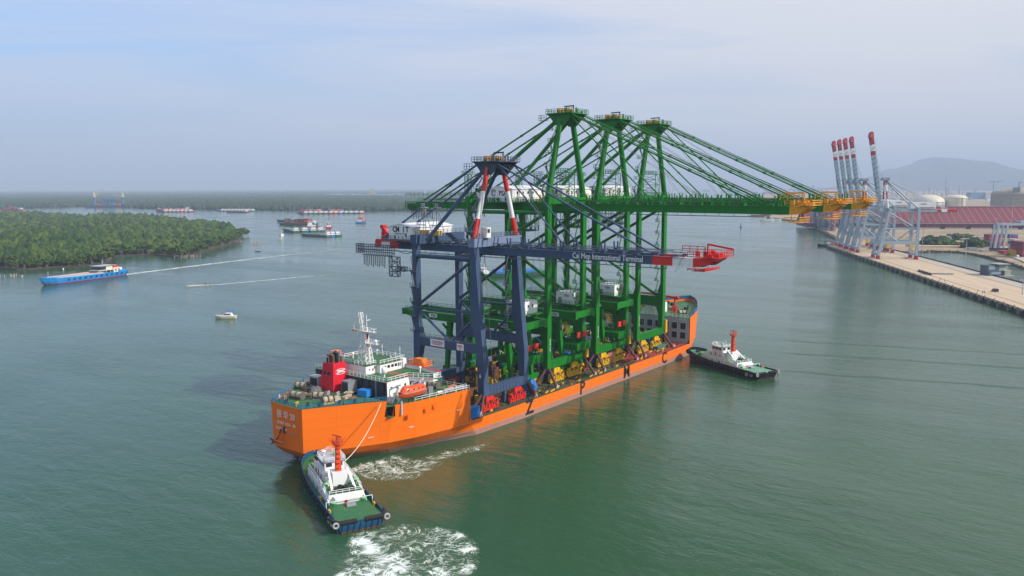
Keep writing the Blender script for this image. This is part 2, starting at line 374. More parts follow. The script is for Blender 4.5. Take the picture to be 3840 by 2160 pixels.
text('ZHEN HUA 28', 1.0, ship, (169.55, -17.4, 13.2), RX_AFT, 'bow_lettering', WHITE, sx=0.5)
# bow bulwark and rails
b = MB(); pl = at_z(13.9)
for s in (-1, 1):
    for i in range(14, NI-1):
        a, c = pl[i], pl[i+1]
        b.beam((a[0], s*(a[1]-0.1), FC+0.55+(i-13)*0.2), (c[0], s*(c[1]-0.1), FC+0.65+(i-12)*0.2), 0.12, 1.3, 0)
b.build('bow_bulwark', mat('bulwark_blue', (0.02, 0.10, 0.24), 0.5), ship)
# ---- side lettering
for ch, x in (('Z', 66.2), ('P', 93.5), ('M', 120.8), ('C', 148.0)):
    t = text(ch, 5.7, ship, (x, -20.94, 2.45), RX_STB, 'hull_letter', BLACK, sx=1.0, off=0.028)
# faint small draught and thruster marks, frame marks
for body, x, y, z, s in (('26200', 5.0, -8.45, 4.6, 0.55), ('26100', 13.6, -13.2, 5.6, 0.5), ('THRUST', 23.2, -17.25, 6.6, 0.5), ('26300', 37.0, -20.15, 8.2, 0.5)):
    tg = 0.55 if x < 16 else 0.16
    text(body, s, ship, (x, y-0.12, z), (PI/2, 0, -tg), 'draught_mark', WHITE)
# transom lettering
text('振 华 28', 2.0, ship, (-0.14, 0.1, 11.7), RX_AFT, 'stern_lettering', WHITE, sx=0.95, off=0.0)
text('ZHEN  HUA   28', 1.0, ship, (-0.12, 0.1, 9.7), RX_AFT, 'stern_lettering', WHITE, sx=0.95, off=0.0)
text('HONGKONG', 0.85, ship, (-0.12, 1.9, 8.3), RX_AFT, 'stern_lettering', WHITE, sx=0.8, off=0.0)
text('IMO 8700242', 0.5, ship, (-0.12, -2.2, 7.9), RX_AFT, 'stern_lettering', mat('faded_white', (0.5, 0.33, 0.28), 0.6))
# faded patches of newer paint on the side
PATCH = mat('fresh_orange_patch', (0.80, 0.125, 0.004), 0.45)
for x, y, z, w, hh in ((21.8, -17.85, 9.3, 1.0, 1.1), (26.8, -18.7, 9.8, 1.0, 1.1), (29.4, -19.05, 10.1, 1.0, 1.1)):
    b = MB(); b.add([(x-w/2, y-0.16+w*0.07, z), (x+w/2, y-0.16-w*0.07, z), (x+w/2, y-0.16-w*0.07, z+hh), (x-w/2, y-0.16+w*0.07, z+hh)], [(0, 1, 2, 3)])
    b.build('side_plate', PATCH, ship)
# ---- stern anchor with shank, flukes, stock and chain
b = MB()
b.tube((-0.9, 0.9, 8.6), (-1.1, 2.6, 5.6), 0.22, 8, m=1); b.beam((-1.2, 3.9, 5.2), (-1.2, 1.2, 5.5), 0.55, 0.4, 1)
b.beam((-1.2, 3.1, 5.2), (-1.5, 4.6, 5.9), 0.7, 0.25, 1, w2=0.15); b.beam((-1.2, 3.1, 5.2), (-1.5, 4.4, 4.4), 0.7, 0.25, 1, w2=0.15)
b.beam((-1.3, 2.9, 5.7), (-1.5, -0.6, 5.9), 0.5, 0.25, 0, w2=0.1); b.beam((-1.3, 2.9, 5.7), (-1.6, 0.8, 7.7), 0.5, 0.22, 0, w2=0.1); b.beam((-1.3, 2.9, 5.7), (-1.4, 0.4, 5.5), 0.5, 0.2, 0, w2=0.1)
for k in range(6): b.tube((-0.35, 0.9-k*0.03, 8.5-k*-0.1), (-0.35, 0.9, 8.9), 0.12, 6, m=1)
b.box(-0.25, 0.02, 0.6, 1.25, 7.4, 9.0, 1)
b.build('stern_anchor', [ORG, RUST], ship)
# ---- deckhouse
dh = MB()
BZ = 17.8
dh.box(19.2, 32.4, -13.3, 13.3, MID-0.2, BZ-0.15, 0); dh.box(19.14, 19.2, -13.2, 13.2, MID-0.2, BZ-0.15, 1)  # thin sheet over the aft face paints its shade in dark grey
dh.box(32.4, 34.5, -9, 9, MID-0.2, BZ-0.15, 0)
house = dh.build('deckhouse', [WHITE, DKGREY], ship)
for y in (-12.2, -9.6, -7.1, -4.4, 5, 8, 11):
    w = MB(); w.box(18.85, 19.14, y-0.16, y+0.16, MID, BZ-0.2); sub(w, 'vent_trunk', GREY if y in (-9.6, 5) else DKGREY, house)
for x in (20.6, 22.4, 25.2, 27.0, 29.5):
    w = MB(); w.box(x-0.28, x+0.28, -13.36, -13.3, 15.7, 16.4); sub(w, 'porthole', GLASS, house)
for x in (21.6, 28.2):
    w = MB(); w.box(x-0.4, x+0.4, -13.37, -13.3, MID-0.1, MID+1.9); sub(w, 'door', GREY, house)
d = MB()
poly = [(19.1, -13.4), (26.4, -13.4), (29.3, -18.9), (31.6, -19.6), (32.6, -18.5), (34.2, -9.2), (34.6, 0), (34.2, 9.2), (32.6, 18.5), (31.6, 19.6), (29.3, 18.9), (26.4, 13.4), (19.1, 13.4)]
d.prism(poly, BZ-0.15, BZ, 1, mside=0)
for s in (-1, 1): d.prism([(26.6, s*13.3), (31.6, s*13.3), (31.2, s*18.6), (29.6, s*18.6)], BZ-1.1, BZ-0.16, 0)
bridge = d.build('bridge_deck', [WHITE, DGRN], ship)
d = MB(); d.box(26.5, 27.7, -13.2, -4.5, BZ, BZ+0.02, 0); d.box(26.42, 26.5, -13.2, -4.5, BZ, BZ+0.02, 1); d.box(27.7, 27.78, -13.2, -4.5, BZ, BZ+0.02, 1)
sub(d, 'painted_walkway', [mat('red_walkway', (0.35, 0.05, 0.05), 0.6), YEL], bridge)
# wheelhouse
wh = MB(); RZ = 20.1
wh.box(21.1, 25.0, -3.8, 7.0, BZ, RZ-0.1, 0); wh.box(24.6, 33.0, -5.2, 8.0, BZ, RZ-0.1, 0)
wh.lathe((33.0, -4.7, RZ-0.3), [(0.0, 0.75), (0.55, 0.62), (0.85, 0.3), (0.95, 0), (0.95, -1.9)], 12, 0)
wheel = wh.build('wheelhouse', [WHITE], ship)
w = MB(); w.prism([(21.0, -4.0), (24.5, -4.0), (24.5, -5.4), (33.2, -5.4), (33.2, 8.2), (24.4, 8.2), (24.4, 7.2), (21.0, 7.2)], RZ-0.1, RZ, 0); sub(w, 'roof', DGRN, wheel)
for x in (26.2, 27.5, 28.8, 30.0):
    w = MB(); w.box(x-0.42, x+0.42, -5.26, -5.2, 18.75, 19.45); sub(w, 'window', GLASS, wheel)
for x in (30.9, 31.5):
    w = MB(); w.box(x-0.18, x+0.18, -5.26, -5.2, 18.6, 19.5); sub(w, 'window', GLASS, wheel)
w = MB(); w.box(32.1, 32.8, -5.27, -5.2, BZ+0.05, 19.6); sub(w, 'door', DKGREY, wheel)
for x, z in ((22.3, 18.8), (24.0, 19.1)):
    w = MB(); w.box(x-0.15, x+0.15, -3.86, -3.8, z, z+0.4); sub(w, 'window', GLASS, wheel)
w = MB(); w.lathe((23.4, -3.92, 18.9), [(0.2, 0), (0.32, 0.03), (0.32, 0.12), (0.2, 0.12)], 12, axis='y'); sub(w, 'lifebuoy', RED, wheel)
# wing bulwarks with red capping
for s in (-1, 1):
    w = MB()
    P = [(33.1, s*5.5), (33.4, s*9.5), (32.2, s*18.6), (31.4, s*19.3)]
    for a, c in zip(P[:-1], P[1:]):
        w.beam((a[0], a[1], BZ+0.5), (c[0], c[1], BZ+0.5), 0.1, 1.0, 0); w.beam((a[0], a[1], BZ+1.05), (c[0], c[1], BZ+1.05), 0.55, 0.1, 1)
    w.box(29.4, 31.4, s*18.75, s*18.85, BZ, BZ+1.0, 0)
    sub(w, 'wing_bulwark', [WHITE, RED], bridge)
    w = MB()
    for dx in (-0.9, 0.9):
        for dy in (-0.9, 0.9): w.beam((29.6+dx, s*17.6+dy, BZ), (29.6+dx, s*17.6+dy, BZ+2.1), 0.1, 0.1, 1)
    w.box(28.5, 30.7, s*17.6-1.1, s*17.6+1.1, BZ+2.1, BZ+2.2, 0)
    if s > 0: sub(w, 'wing_canopy', [ORG, WHITE], bridge)
# rails of the bridge deck and roof
w = MB(); w.rail([(26.4, -13.3, BZ), (19.2, -13.3, BZ), (19.2, 13.3, BZ)], 1.0, 1.3, 0.05, rows=2); w.rail([(26.4, -13.3, BZ), (29.3, -18.8, BZ), (31.3, -19.4, BZ)], 1.0, 1.2, 0.05)
w.rail([(24.5, -5.3, RZ), (33.1, -5.3, RZ), (33.1, 8.1, RZ), (24.5, 8.1, RZ)], 1.0, 1.3, 0.05); w.rail([(24.4, -3.9, RZ), (21.1, -3.9, RZ), (21.1, 7.1, RZ)], 1.0, 1.3, 0.05)
w.build('bridge_railing', WHITE, ship)
# satcom dome
w = MB(); w.tube((22.4, -9.0, BZ), (22.4, -9.0, BZ+1.0), 0.2, 8); w.lathe((22.4, -9.0, BZ+0.9), [(0.4, 0), (0.68, 0.3), (0.72, 0.9), (0.62, 1.4), (0.3, 1.72), (0, 1.8)], 14)
w.build('satellite_dome', WHITE, ship)
for x, y, z in ((25.6, 6, RZ), (21.8, 5.6, RZ), (31.6, -12.2, BZ), (28, 11, BZ), (32.2, 4, RZ)):
    w = MB(); w.tube((x, y, z), (x, y, z+1.2), 0.2, 8); w.lathe((x, y, z+1.2), [(0.34, -0.1), (0.34, 0.25), (0.0, 0.4)], 8); w.build('vent_post', WHITE, ship)
# ---- lattice radar mast
m = MB(); mx, my = 23.6, -1.0
base = [(22.3, -2.6), (24.9, -2.6), (24.9, 0.6), (22.3, 0.6)]; top = [(23.2, -1.5), (24.0, -1.5), (24.0, -0.5), (23.2, -0.5)]
H0, H1 = RZ, 28.2
for (bx, by), (tx, ty) in zip(base, top): m.tube((bx, by, H0), (tx, ty, H1), 0.14, 6)
for k in range(6):
    t0, t1 = k/6, (k+1)/6
    for i in range(4):
        j = (i+1) % 4
        def lp(c, t): return Vector((base[c][0]*(1-t)+top[c][0]*t, base[c][1]*(1-t)+top[c][1]*t, H0+(H1-H0)*t))
        m.tube(lp(i, t1), lp(j, t1), 0.06, 5); m.tube(lp(i, t0), lp(j, t1), 0.06, 5); m.tube(lp(j, t0), lp(i, t1), 0.06, 5)
m.tube((23.9, -2.3, H0), (23.9, -1.5, 29.2), 0.24, 8)
m.lattice((23.5, -0.5, 28.0), (23.3, 0.1, 32.9), 0.8, 0.8, 5, 0.06); m.tube((24.0, -1.3, 28), (24.0, -1.3, 32.2), 0.1, 6)
mast = m.build('radar_mast', WHITE, ship)
for z, y0, y1 in ((28.2, -5.0, 0.6), (25.3, -5.9, -1.5)):
    p = MB(); p.prism([(22.9, y1), (24.3, y1), (24.3, y0+0.4), (23.6, y0), (22.9, y0+0.4)], z, z+0.14); p.beam((23.6, -1.6, z-1.0), (23.6, y0+0.5, z-0.05), 0.2, 0.25)
    p.rail([(22.9, y1, z), (22.9, y0+0.4, z), (23.6, y0, z), (24.3, y0+0.4, z), (24.3, y1, z)], 0.9, 0.9, 0.04); sub(p, 'mast_platform', WHITE, mast)
p = MB(); p.tube((23.6, 0.4, 28.3), (23.6, 3.4, 28.4), 0.07, 6); p.tube((23.6, 2.9, 28.4), (23.6, 3.1, 29.6), 0.05, 6); p.tube((23.6, 3.1, 29.6), (23.6, 2.5, 29.9), 0.05, 6); sub(p, 'yardarm', WHITE, mast)
p = MB(); p.box(23.5, 23.62, 1.7, 2.3, 27.7, 28.2); sub(p, 'signal_flag', YEL, mast)
p = MB(); p.box(23.5, 23.62, 2.9, 3.4, 27.8, 28.2); sub(p, 'signal_flag', RED, mast); p = MB(); p.box(23.5, 23.62, -2.3, -1.75, 26.3, 27.7); sub(p, 'signal_flag', RED, mast)
p = MB(); p.beam((23.6, -4.6, 28.9), (23.9, -2.9, 29.0), 0.15, 0.2); p.tube((23.6, -3.9, 28.2), (23.6, -3.9, 28.9), 0.12, 6); p.beam((23.2, -2.2, 31.1), (24.6, -1.9, 31.1), 0.1, 0.16); sub(p, 'radar_scanner', WHITE, mast)
p = MB(); p.lathe((23.6, -4.9, 25.4), [(0.12, 0), (0.35, 0.5), (0.38, 0.8), (0.2, 1.1), (0, 1.15)], 10); sub(p, 'antenna_dome', WHITE, mast)
for x, y, z, hh in ((30.5, -4.6, RZ, 2.2), (32.6, 2.5, RZ, 3.0), (28.5, -5.0, RZ, 1.6), (31.8, -4.9, RZ, 3.4), (22.0, 6.2, RZ, 2.5)):
    p = MB(); p.tube((x, y, z), (x, y, z+hh), 0.07, 5); p.beam((x-0.4, y, z+hh*0.8), (x+0.4, y, z+hh*0.8), 0.06, 0.06); p.build('whip_aerial', WHITE, ship)
# ---- funnel
REDF = mat('funnel_red', (0.62, 0.012, 0.03), 0.4, var=0.06)
f = MB(); fb = [(14.7, 1.0), (20.0, 1.0), (20.0, 6.4), (14.7, 6.4)]; ft = [(15.1, 1.25), (18.9, 1.25), (18.9, 5.0), (15.1, 5.0)]
vs = [(x, y, POOP-0.15) for x, y in fb]+[(x, y, 21.0) for x, y in ft]
f.add(vs, [(0, 1, 5, 4), (1, 2, 6, 5), (2, 3, 7, 6), (3, 0, 4, 7), (4, 5, 6, 7)])
fun = f.build('funnel', REDF, ship)
for i, (x, y, hh, r, bend) in enumerate(((15.9, 2.2, 1.9, 0.42, 1), (17.1, 2.2, 2.3, 0.5, 1), (17.9, 3.6, 1.7, 0.4, 1), (16.4, 3.9, 1.5, 0.3, 1), (15.8, 4.2, 1.2, 0.25, 0), (18.3, 2.0, 1.4, 0.28, 0))):
    p = MB(); p.tube((x, y, 20.8), (x, y, 21+hh), r, 10); 
    if bend: p.tube((x, y, 21+hh-0.15), (x-0.55, y+0.25, 21+hh+0.4), r*1.05, 10)
    sub(p, 'exhaust_pipe', RUST if i % 3 != 1 else BLACK, fun)
p = MB()
for zz, zt in ((18.0, 18.9),):
    for y in (2.4, 3.9): 
        t = (zz-13.95)/7.05; p.box(14.7+0.4*t-0.06, 14.7+0.4*t+0.1, y, y+0.9, zz, zt)
sub(p, 'louvre', DKGREY, fun)
tl = math.atan2(0.25, 7.05)
def on_f(t, u): return (14.7+5.3*u+(0.4-1.5*u)*t, 1.0+0.25*t, 13.95+7.05*t)
p = MB(); cxx, cyy, czz = on_f(0.69, 0.54)
n_ = 20; vs = []
for k, (ra, rb) in enumerate(((1.72, 0.74), (1.6, 0.64))):
    for i in range(n_):
        a = 2*PI*i/n_; xx = max(-1.55, min(1.55, math.cos(a)*ra)); vs.append((cxx+xx, cyy-0.05, czz+math.sin(a)*rb))
p.add(vs, [(i, (i+1) % n_, n_+(i+1) % n_, n_+i) for i in range(n_)])
sub(p, 'logo_ring', WHITE, fun)
t = text('ZPMC', 1.0, fun, (cxx, cyy-0.09, czz), (PI/2-tl, 0, 0), 'logo_lettering', WHITE, sx=0.95, shear=0.15, off=0.035)
# ---- deck lockers / boxes near the funnel
p = MB(); p.box(16.0, 18.9, -3.0, -0.6, POOP-0.12, 17.0, 0); p.box(15.96, 16.0, -2.8, -0.8, 14.2, 16.6, 1); p.build('machinery_casing', [GREY, DKGREY], ship)
p = MB(); p.box(15.8, 18.0, 8.3, 11.4, POOP-0.12, 16.6, 0); p.box(15.76, 15.8, 8.5, 11.2, 14.3, 16.2, 1); p.build('machinery_casing', [LGREY, DKGREY], ship)
# ---- winches, bollards, fairleads, rails on the poop
def winch(parent, x, y, z, rz=0.0, L_=3.0, colr=None, drum=0.75):
    p = MB(); p.box(-0.9, 0.9, -L_/2, L_/2, 0, 0.25)
    for yy in (-L_/2+0.15, -0.1, L_/2-0.45): p.box(-0.6, 0.6, yy, yy+0.2, 0.2, 1.5)
    o = p.build('mooring_winch', colr or DGRN, parent, loc=(x, y, z), rz=rz)
    p = MB()
    for yy in (-L_/4, L_/4): p.tube((0, yy-L_*0.17, 1.0), (0, yy+L_*0.17, 1.0), drum, 14)
    sub(p, 'rope_drum', ROPE, o)
    p = MB()
    for yy in (-L_/2-0.1, -0.02, L_/2+0.1): p.tube((0, yy-0.05, 1.0), (0, yy+0.05, 1.0), drum*1.35, 14)
    sub(p, 'drum_flange', STEEL, o); return o
winch(ship, 5.6, 3.2, POOP-0.12, PI*0.05, 3.4, colr=STEEL); winch(ship, 8.6, -1.2, POOP-0.12, 0.5, 3.0, colr=GREY); winch(ship, 7.4, -5.8, POOP-0.12, 1.3, 2.6, colr=YEL, drum=0.7)
winch(ship, 12.2, 10.2, POOP-0.12, 0.4, 2.8, colr=DGRN); winch(ship, 27.5, -16.2, MID-0.1, 0.2, 2.6); winch(ship, 36.0, -12.5, MID-0.1, 0.1, 3.0)
def bollard(parent, x, y, z, m=None, rz=0.0):
    p = MB()
    for s in (-0.45, 0.45):
        p.tube((s*math.cos(rz), s*math.sin(rz), 0), (s*math.cos(rz), s*math.sin(rz), 0.75), 0.22, 8); p.tube((s*math.cos(rz), s*math.sin(rz), 0.7), (s*math.cos(rz), s*math.sin(rz), 0.85), 0.3, 8)
    return p.build('bollard', m or BLACK, parent, loc=(x, y, z))
for x, y, z, mm in ((1.6, 2.2, POOP-.12, BLACK), (1.8, -1.6, POOP-.12, YEL), (2.8, -4.2, POOP-.12, BLACK), (4.6, -6.3, POOP-.12, BLACK), (8.6, -8.4, POOP-.12, BLACK), (11.6, -10.4, POOP-.12, BLACK), (13.6, -2.0, POOP-.12, LGREY), (12.6, 0.4, POOP-.12, LGREY), (3.4, 5.0, POOP-.12, GREY), (23, -17, MID-.1, DGRN), (38, -18.6, MID-.1, DGRN), (178, -13, FC-.25, BLACK), (186, -11, FC-.25, BLACK), (196, -7, FC-.25, BLACK), (186, 4, FC-.25, BLACK), (192, -3, FC-.25, BLACK)):
    bollard(ship, x, y, z, mm, rz=0.5)
BRAIL = mat('blue_rail_paint', (0.02, 0.16, 0.30), 0.5)
b = MB()
for s in (-1, 1): b.rail([(x-0.0, s*(y-0.3), POOP-0.1) for x, y in P_T[:5]], 1.05, 1.4, 0.05, rows=3)
b.rail([(0.25, 5.4, POOP-0.1), (0.25, -5.4, POOP-0.1)], 1.05, 1.2, 0.05, rows=3); b.build('poop_railing', BRAIL, ship)
b = MB()
for s in (-1, 1): b.rail([(x, s*(y-0.3), MID-0.1) for x, y in at_z(MID)[6:9]], 1.05, 1.8, 0.045, rows=2)
b.rail([(40.6, -20, MID-0.1), (40.6, 20, MID-0.1)], 1.05, 2.2, 0.045); b.build('upper_railing', WHITE, ship)
b = MB()
for i in range(7): b.tube((33.0, -19.0+0.05*i, MID+0.35+i*0.14), (40.2, -20.0+0.05*i, MID+0.35+i*0.14), 0.07, 6)
for x in (33.2, 36.6, 40.0): b.box(x-0.12, x+0.12, -19.2-(x-33)*0.14, -19.0-(x-33)*0.14+0.3, MID-0.1, MID+1.5)
b.build('gangway_rack', LGREY, ship)
# things on the deck: rope heaps, tarps, boxes, lifeboat
def heap(name, label, cat, x, y, z, rx, ry, hz, m, group=None, seed=0, coils=True):
    rr = random.Random(seed); p = MB()
    nn, mm_ = 18, 8
    vs = []; 
    for k in range(mm_):
        for i in range(nn):
            a = 2*PI*i/nn; q = k/(mm_-1); j = 0.8+0.35*rr.random(); r_ = math.cos(q*PI/2)**0.6
            vs.append((rx*r_*math.cos(a)*j, ry*r_*math.sin(a)*j, hz*math.sin(q*PI/2)*(0.75+0.5*rr.random())))
    p.add(vs, [(k*nn+i, k*nn+(i+1) % nn, (k+1)*nn+(i+1) % nn, (k+1)*nn+i) for k in range(mm_-1) for i in range(nn)], 0, True)
    if coils:
        for c_ in range(9):
            ax, ay = (rr.random()-0.5)*rx*1.2, (rr.random()-0.5)*ry*1.2; r0 = 0.3+rr.random()*0.4; zz = hz*(1-0.5*((ax/rx)**2+(ay/ry)**2))*0.95; pts = [(ax+r0*1.4*math.cos(t*PI/4), ay+r0*math.sin(t*PI/4), zz+0.12*math.sin(t*1.3)) for t in range(9)]
            p.path(pts, 0.07, 5)
    o = p.build(name, m, None, loc=(x, y, z)); return tag(o, label, cat, group)
ZP = POOP-0.12
TARP = mat('grey_tarpaulin', (0.12, 0.12, 0.13), 0.8, var=0.4, scale=2, bump=0.5)
BROWNROPE = mat('brown_rope', (0.20, 0.13, 0.08), 0.9, var=0.4, scale=3, bump=0.5)
heap('rope_heap', 'big pale heap of mooring rope nearest the starboard poop rail', 'rope', 9.6, -5.6, ZP, 1.9, 1.2, 1.0, ROPE, seed=1)
heap('rope_heap', 'pale rope heap between the big heap and the grey casing', 'rope', 12.6, -6.4, ZP, 1.1, 0.8, 0.7, ROPE, seed=2)
heap('rope_heap', 'brown rope bundle lying beside the pale heaps on the poop', 'rope', 13.4, -7.6, ZP, 1.3, 0.7, 0.5, BROWNROPE, seed=3)
heap('rope_heap', 'pale rope coil leaning against the grey machinery casing', 'rope', 15.0, -4.2, ZP, 0.9, 0.9, 0.9, ROPE, seed=4)
heap('rope_heap', 'pale rope pile behind the double winch on the port side', 'rope', 7.6, 4.6, ZP, 1.8, 1.1, 0.8, ROPE, seed=5)
heap('rope_heap', 'brown sagging rope pile forward of the port winch', 'rope', 9.4, 2.6, ZP, 1.4, 1.2, 0.6, BROWNROPE, seed=6)
heap('tarpaulin_bundle', 'dark grey tarpaulin bundle on the poop beside the funnel', 'tarpaulin', 13.0, 5.4, ZP, 2.2, 1.3, 1.1, TARP, seed=7, coils=False)
heap('net_heap', 'dark tangled net heap on the port side of the poop', 'net', 11.4, 7.4, ZP, 1.4, 1.0, 0.9, mat('dark_net', (0.05, 0.04, 0.035), 0.9, var=0.4), seed=8)
p = MB(); p.box(-1.05, 1.05, -1.4, 1.4, 0.05, 1.5); p.box(-1.1, 1.1, -1.45, 1.45, 1.5, 1.62)
for dx in (-0.8, 0.8):
    p.box(dx-0.12, dx+0.12, -1.4, 1.4, 0, 0.06)
blueb = p.build('locker', mat('bright_blue_box', (0.02, 0.22, 0.62), 0.4), None, loc=(17.2, -7.6, ZP), rz=0.15); tag(blueb, 'bright blue locker on the poop deck in front of the deckhouse', 'box')
def person(x, y, z, rz, label, top, legs, arm=0.3, bend=0.0, group=None):
    p = MB()
    for s in (-1, 1):
        p.tube((0.02*s, 0.10*s, 0.82), (0.03, 0.11*s, 0.45), 0.085, 7, 0.065, m=1); p.tube((0.03, 0.11*s, 0.47), (-0.02, 0.12*s, 0.05), 0.065, 7, 0.045, m=1); p.box(-0.08, 0.16, 0.12*s-0.05, 0.12*s+0.05, 0, 0.08, 3)
        p.tube((bend*0.5, 0.2*s, 1.40), (arm*0.4, 0.26*s, 1.12), 0.055, 6, 0.045, m=0); p.tube((arm*0.4, 0.26*s, 1.12), (arm, 0.2*s, 0.98+arm*0.3), 0.045, 6, 0.035, m=0); p.lathe((arm, 0.2*s, 0.96+arm*0.3), [(0, -0.05), (0.045, 0), (0, 0.06)], 6, 2)
    p.lathe((0, 0, 0.8), [(0.13, 0), (0.15, 0.1), (0.14, 0.3), (0.19, 0.5), (0.2, 0.6), (0.07, 0.68), (0.06, 0.76)], 9, 0)
    p.lathe((0.01, 0, 1.55), [(0.0, -0.03), (0.07, 0.0), (0.095, 0.09), (0.09, 0.17), (0.05, 0.23), (0, 0.24)], 8, 2); p.lathe((0, 0, 1.66), [(0.14, 0.0), (0.115, 0.02), (0.10, 0.1), (0.0, 0.16)], 9, 0)
    o = p.build('person', [top, legs, SKIN, BLACK], None, loc=(x, y, z), rz=rz); return tag(o, label, 'person', group)
SKIN = mat('skin', (0.35, 0.19, 0.12), 0.6)
ORC = mat('orange_coverall', (0.65, 0.13, 0.03), 0.8); WHC = mat('white_coverall', (0.6, 0.63, 0.7), 0.8); DKC = mat('dark_clothing', (0.04, 0.05, 0.08), 0.8); RDC = mat('red_clothing', (0.45, 0.05, 0.04), 0.8)
person(14.3, 11.3, ZP, 2.2, 'crewman in pale blue and white clothes by the port poop rail', WHC, WHC, 0.35)
person(15.0, 10.6, ZP, 2.0, 'crewman in an orange jacket beside the one in white', ORC, DKC, 0.4)
person(6.6, 7.5, ZP, 1.8, 'crewman in a red helmet near the port rope winch', RDC, DKC, 0.4)
person(1.6, 4.6, ZP, 3.0, 'crewman in white at the port corner of the stern rail', WHC, DKC, 0.3)
person(2.5, 4.0, ZP, 2.6, 'crewman in an orange coverall near the port corner of the stern', ORC, ORC, 0.35)
# lifeboat on its davits
lb = thing('lifeboat', 'orange enclosed lifeboat hanging from davits above the starboard side', 'lifeboat', (23.0, -18.0, 14.3), -0.06)
p = MB(); n_ = 14; st = [(-4.3, 0.12, 1.25, 0.55), (-3.9, 0.75, 1.5, 0.35), (-3.0, 1.2, 1.6, 0.12), (-1.5, 1.45, 1.55, 0.0), (0.5, 1.5, 1.5, 0.0), (2.4, 1.35, 1.5, 0.05), (3.6, 1.1, 1.55, 0.25), (4.1, 0.75, 1.6, 0.5)]
vs = []
for x, w, top_, bot in st:
    for k in range(7):
        a = PI*k/6; vs.append((x, -math.cos(a)*w*(1 if k in (0, 6) else 0.96), 1.45-(1.45-bot)*math.sin(a)**0.8))
p.add(vs, [(j*7+k, j*7+k+1, (j+1)*7+k+1, (j+1)*7+k) for j in range(len(st)-1) for k in range(6)], 0, True); p.add([vs[-7+k] for k in range(7)], [tuple(range(7))])
sub(p, 'hull', mat('lifeboat_orange', (0.78, 0.10, 0.025), 0.35, coat=0.3), lb)
p = MB(); vs = []; st2 = [(-3.7, 0.3, 1.6), (-3.2, 1.0, 2.15), (-2.6, 1.15, 2.95), (-1.9, 1.15, 3.05), (-1.2, 1.32, 2.7), (0.5, 1.38, 2.75), (2.4, 1.25, 2.7), (3.5, 0.95, 2.5), (3.95, 0.5, 1.8)]
for x, w, zt in st2:
    for k in range(7):
        a = PI*k/6; vs.append((x, -math.cos(a)*w, 1.45+(zt-1.45)*math.sin(a)**0.7))
p.add(vs, [(j*7+k, (j+1)*7+k, (j+1)*7+k+1, j*7+k+1) for j in range(len(st2)-1) for k in range(6)], 0, True); sub(p, 'canopy', MATS['lifeboat_orange'], lb)
for y in (-1.52, 1.52):
    p = MB(); p.path([(-3.9, y*0.55, 1.5), (-3, y*0.82, 1.42), (-1.5, y, 1.42), (0.5, y, 1.42), (2.4, y*0.93, 1.42), (3.6, y*0.75, 1.45)], 0.06, 6); sub(p, 'grab_line', LGREY, lb)
for x in (-2.3, -0.6, 0.9, 2.2):
    p = MB(); p.box(x-0.2, x+0.2, -1.36, -1.3, 2.0, 2.3); sub(p, 'window', GLASS, lb)
for x in (19.3, 26.6):
    p = MB(); p.beam((x, -14.8, MID-0.1), (x, -17.2, 17.2), 0.35, 0.35); p.beam((x, -14.0, MID-0.1), (x, -14.2, 16.2), 0.3, 0.3); p.beam((x, -14.2, 16.2), (x, -18.0, 17.9), 0.3, 0.3); p.tube((x, -18.0, 17.9), (x, -18.0, 16.9), 0.05, 5)
    p.beam((x+0.5, -16.0, MID-0.1), (x-0.3, -17.6, 15.1), 0.18, 0.18); p.beam((x+1.1, -16.0, MID-0.1), (x+0.3, -17.6, 15.1), 0.18, 0.18)
    for q in (0.3, 0.6, 0.85): p.beam((x+0.5-0.8*q, -16.0-1.6*q, MID-.1+2.3*q), (x+1.1-0.8*q, -16.0-1.6*q, MID-.1+2.3*q), 0.12, 0.12)
    p.build('davit', WHITE, ship)
# upper deck fittings forward of the house
for x, y in ((36, -8), (37.5, -4.5), (35.8, -15.5), (38.5, -11), (37, 2), (38, 8)):
    p = MB(); p.box(x-0.7, x+0.7, y-0.7, y+0.7, MID-0.1, MID+0.15); p.build('hatch_cover', RUST, ship)
b = MB(); b.box(35.2, 40.5, -18.2, -18.08, MID-.1, MID-.08); b.box(35.2, 40.5, -13.8, -13.68, MID-.1, MID-.08); b.box(35.2, 40.5, -6.2, -6.08, MID-.1, MID-.08); b.build('deck_line', YEL, ship)
p = MB(); p.box(29.6, 31.2, -17.0, -15.6, MID-0.1, 15.0); p.build('deck_locker', GREY, ship)
p = MB(); p.tube((31.6, -18.0, 13.4), (33.2, -18.3, 13.4), 0.4, 10); p.build('pressure_tank', WHITE, ship)
p = MB(); p.box(20.0, 20.4, -17.2, -16.8, 10.2, 15.0); p.build('side_ladder_post', LGREY, ship)
# hose crane at midships just behind the bulkhead
pc = MB(); pc.tube((38.6, -5.5, MID-.1), (38.6, -5.5, 17.5), 0.9, 12); pc.build('crane_pedestal', RED, ship)
pc = MB(); pc.box(36.8, 40.6, -8.2, -2.8, 17.5, 17.75); pc.rail([(36.8, -8.2, 17.75), (40.6, -8.2, 17.75), (40.6, -2.8, 17.75), (36.8, -2.8, 17.75)], 1.1, 1.1, 0.06, closed=True); pc.box(37.6, 39.6, -7.0, -4.0, 17.75, 19.3); pc.build('crane_platform', ORG, ship)
for x, y, s_ in ((37.8, -12.0, 1.2), (36.2, -10.2, 1.0)):
    pc = MB(); pc.box(x-s_, x+s_, y-0.25, y+0.25, MID+1.4, MID+1.8); pc.box(x-s_+.1, x-s_+.4, y-0.2, y+0.2, MID-.1, MID+1.4); pc.box(x+s_-.4, x+s_-.1, y-0.2, y+0.2, MID-.1, MID+1.4); pc.box(x-0.6, x+0.6, y-0.5, y+0.5, MID+.2, MID+1.2); pc.build('chain_stopper', DGRN, ship)
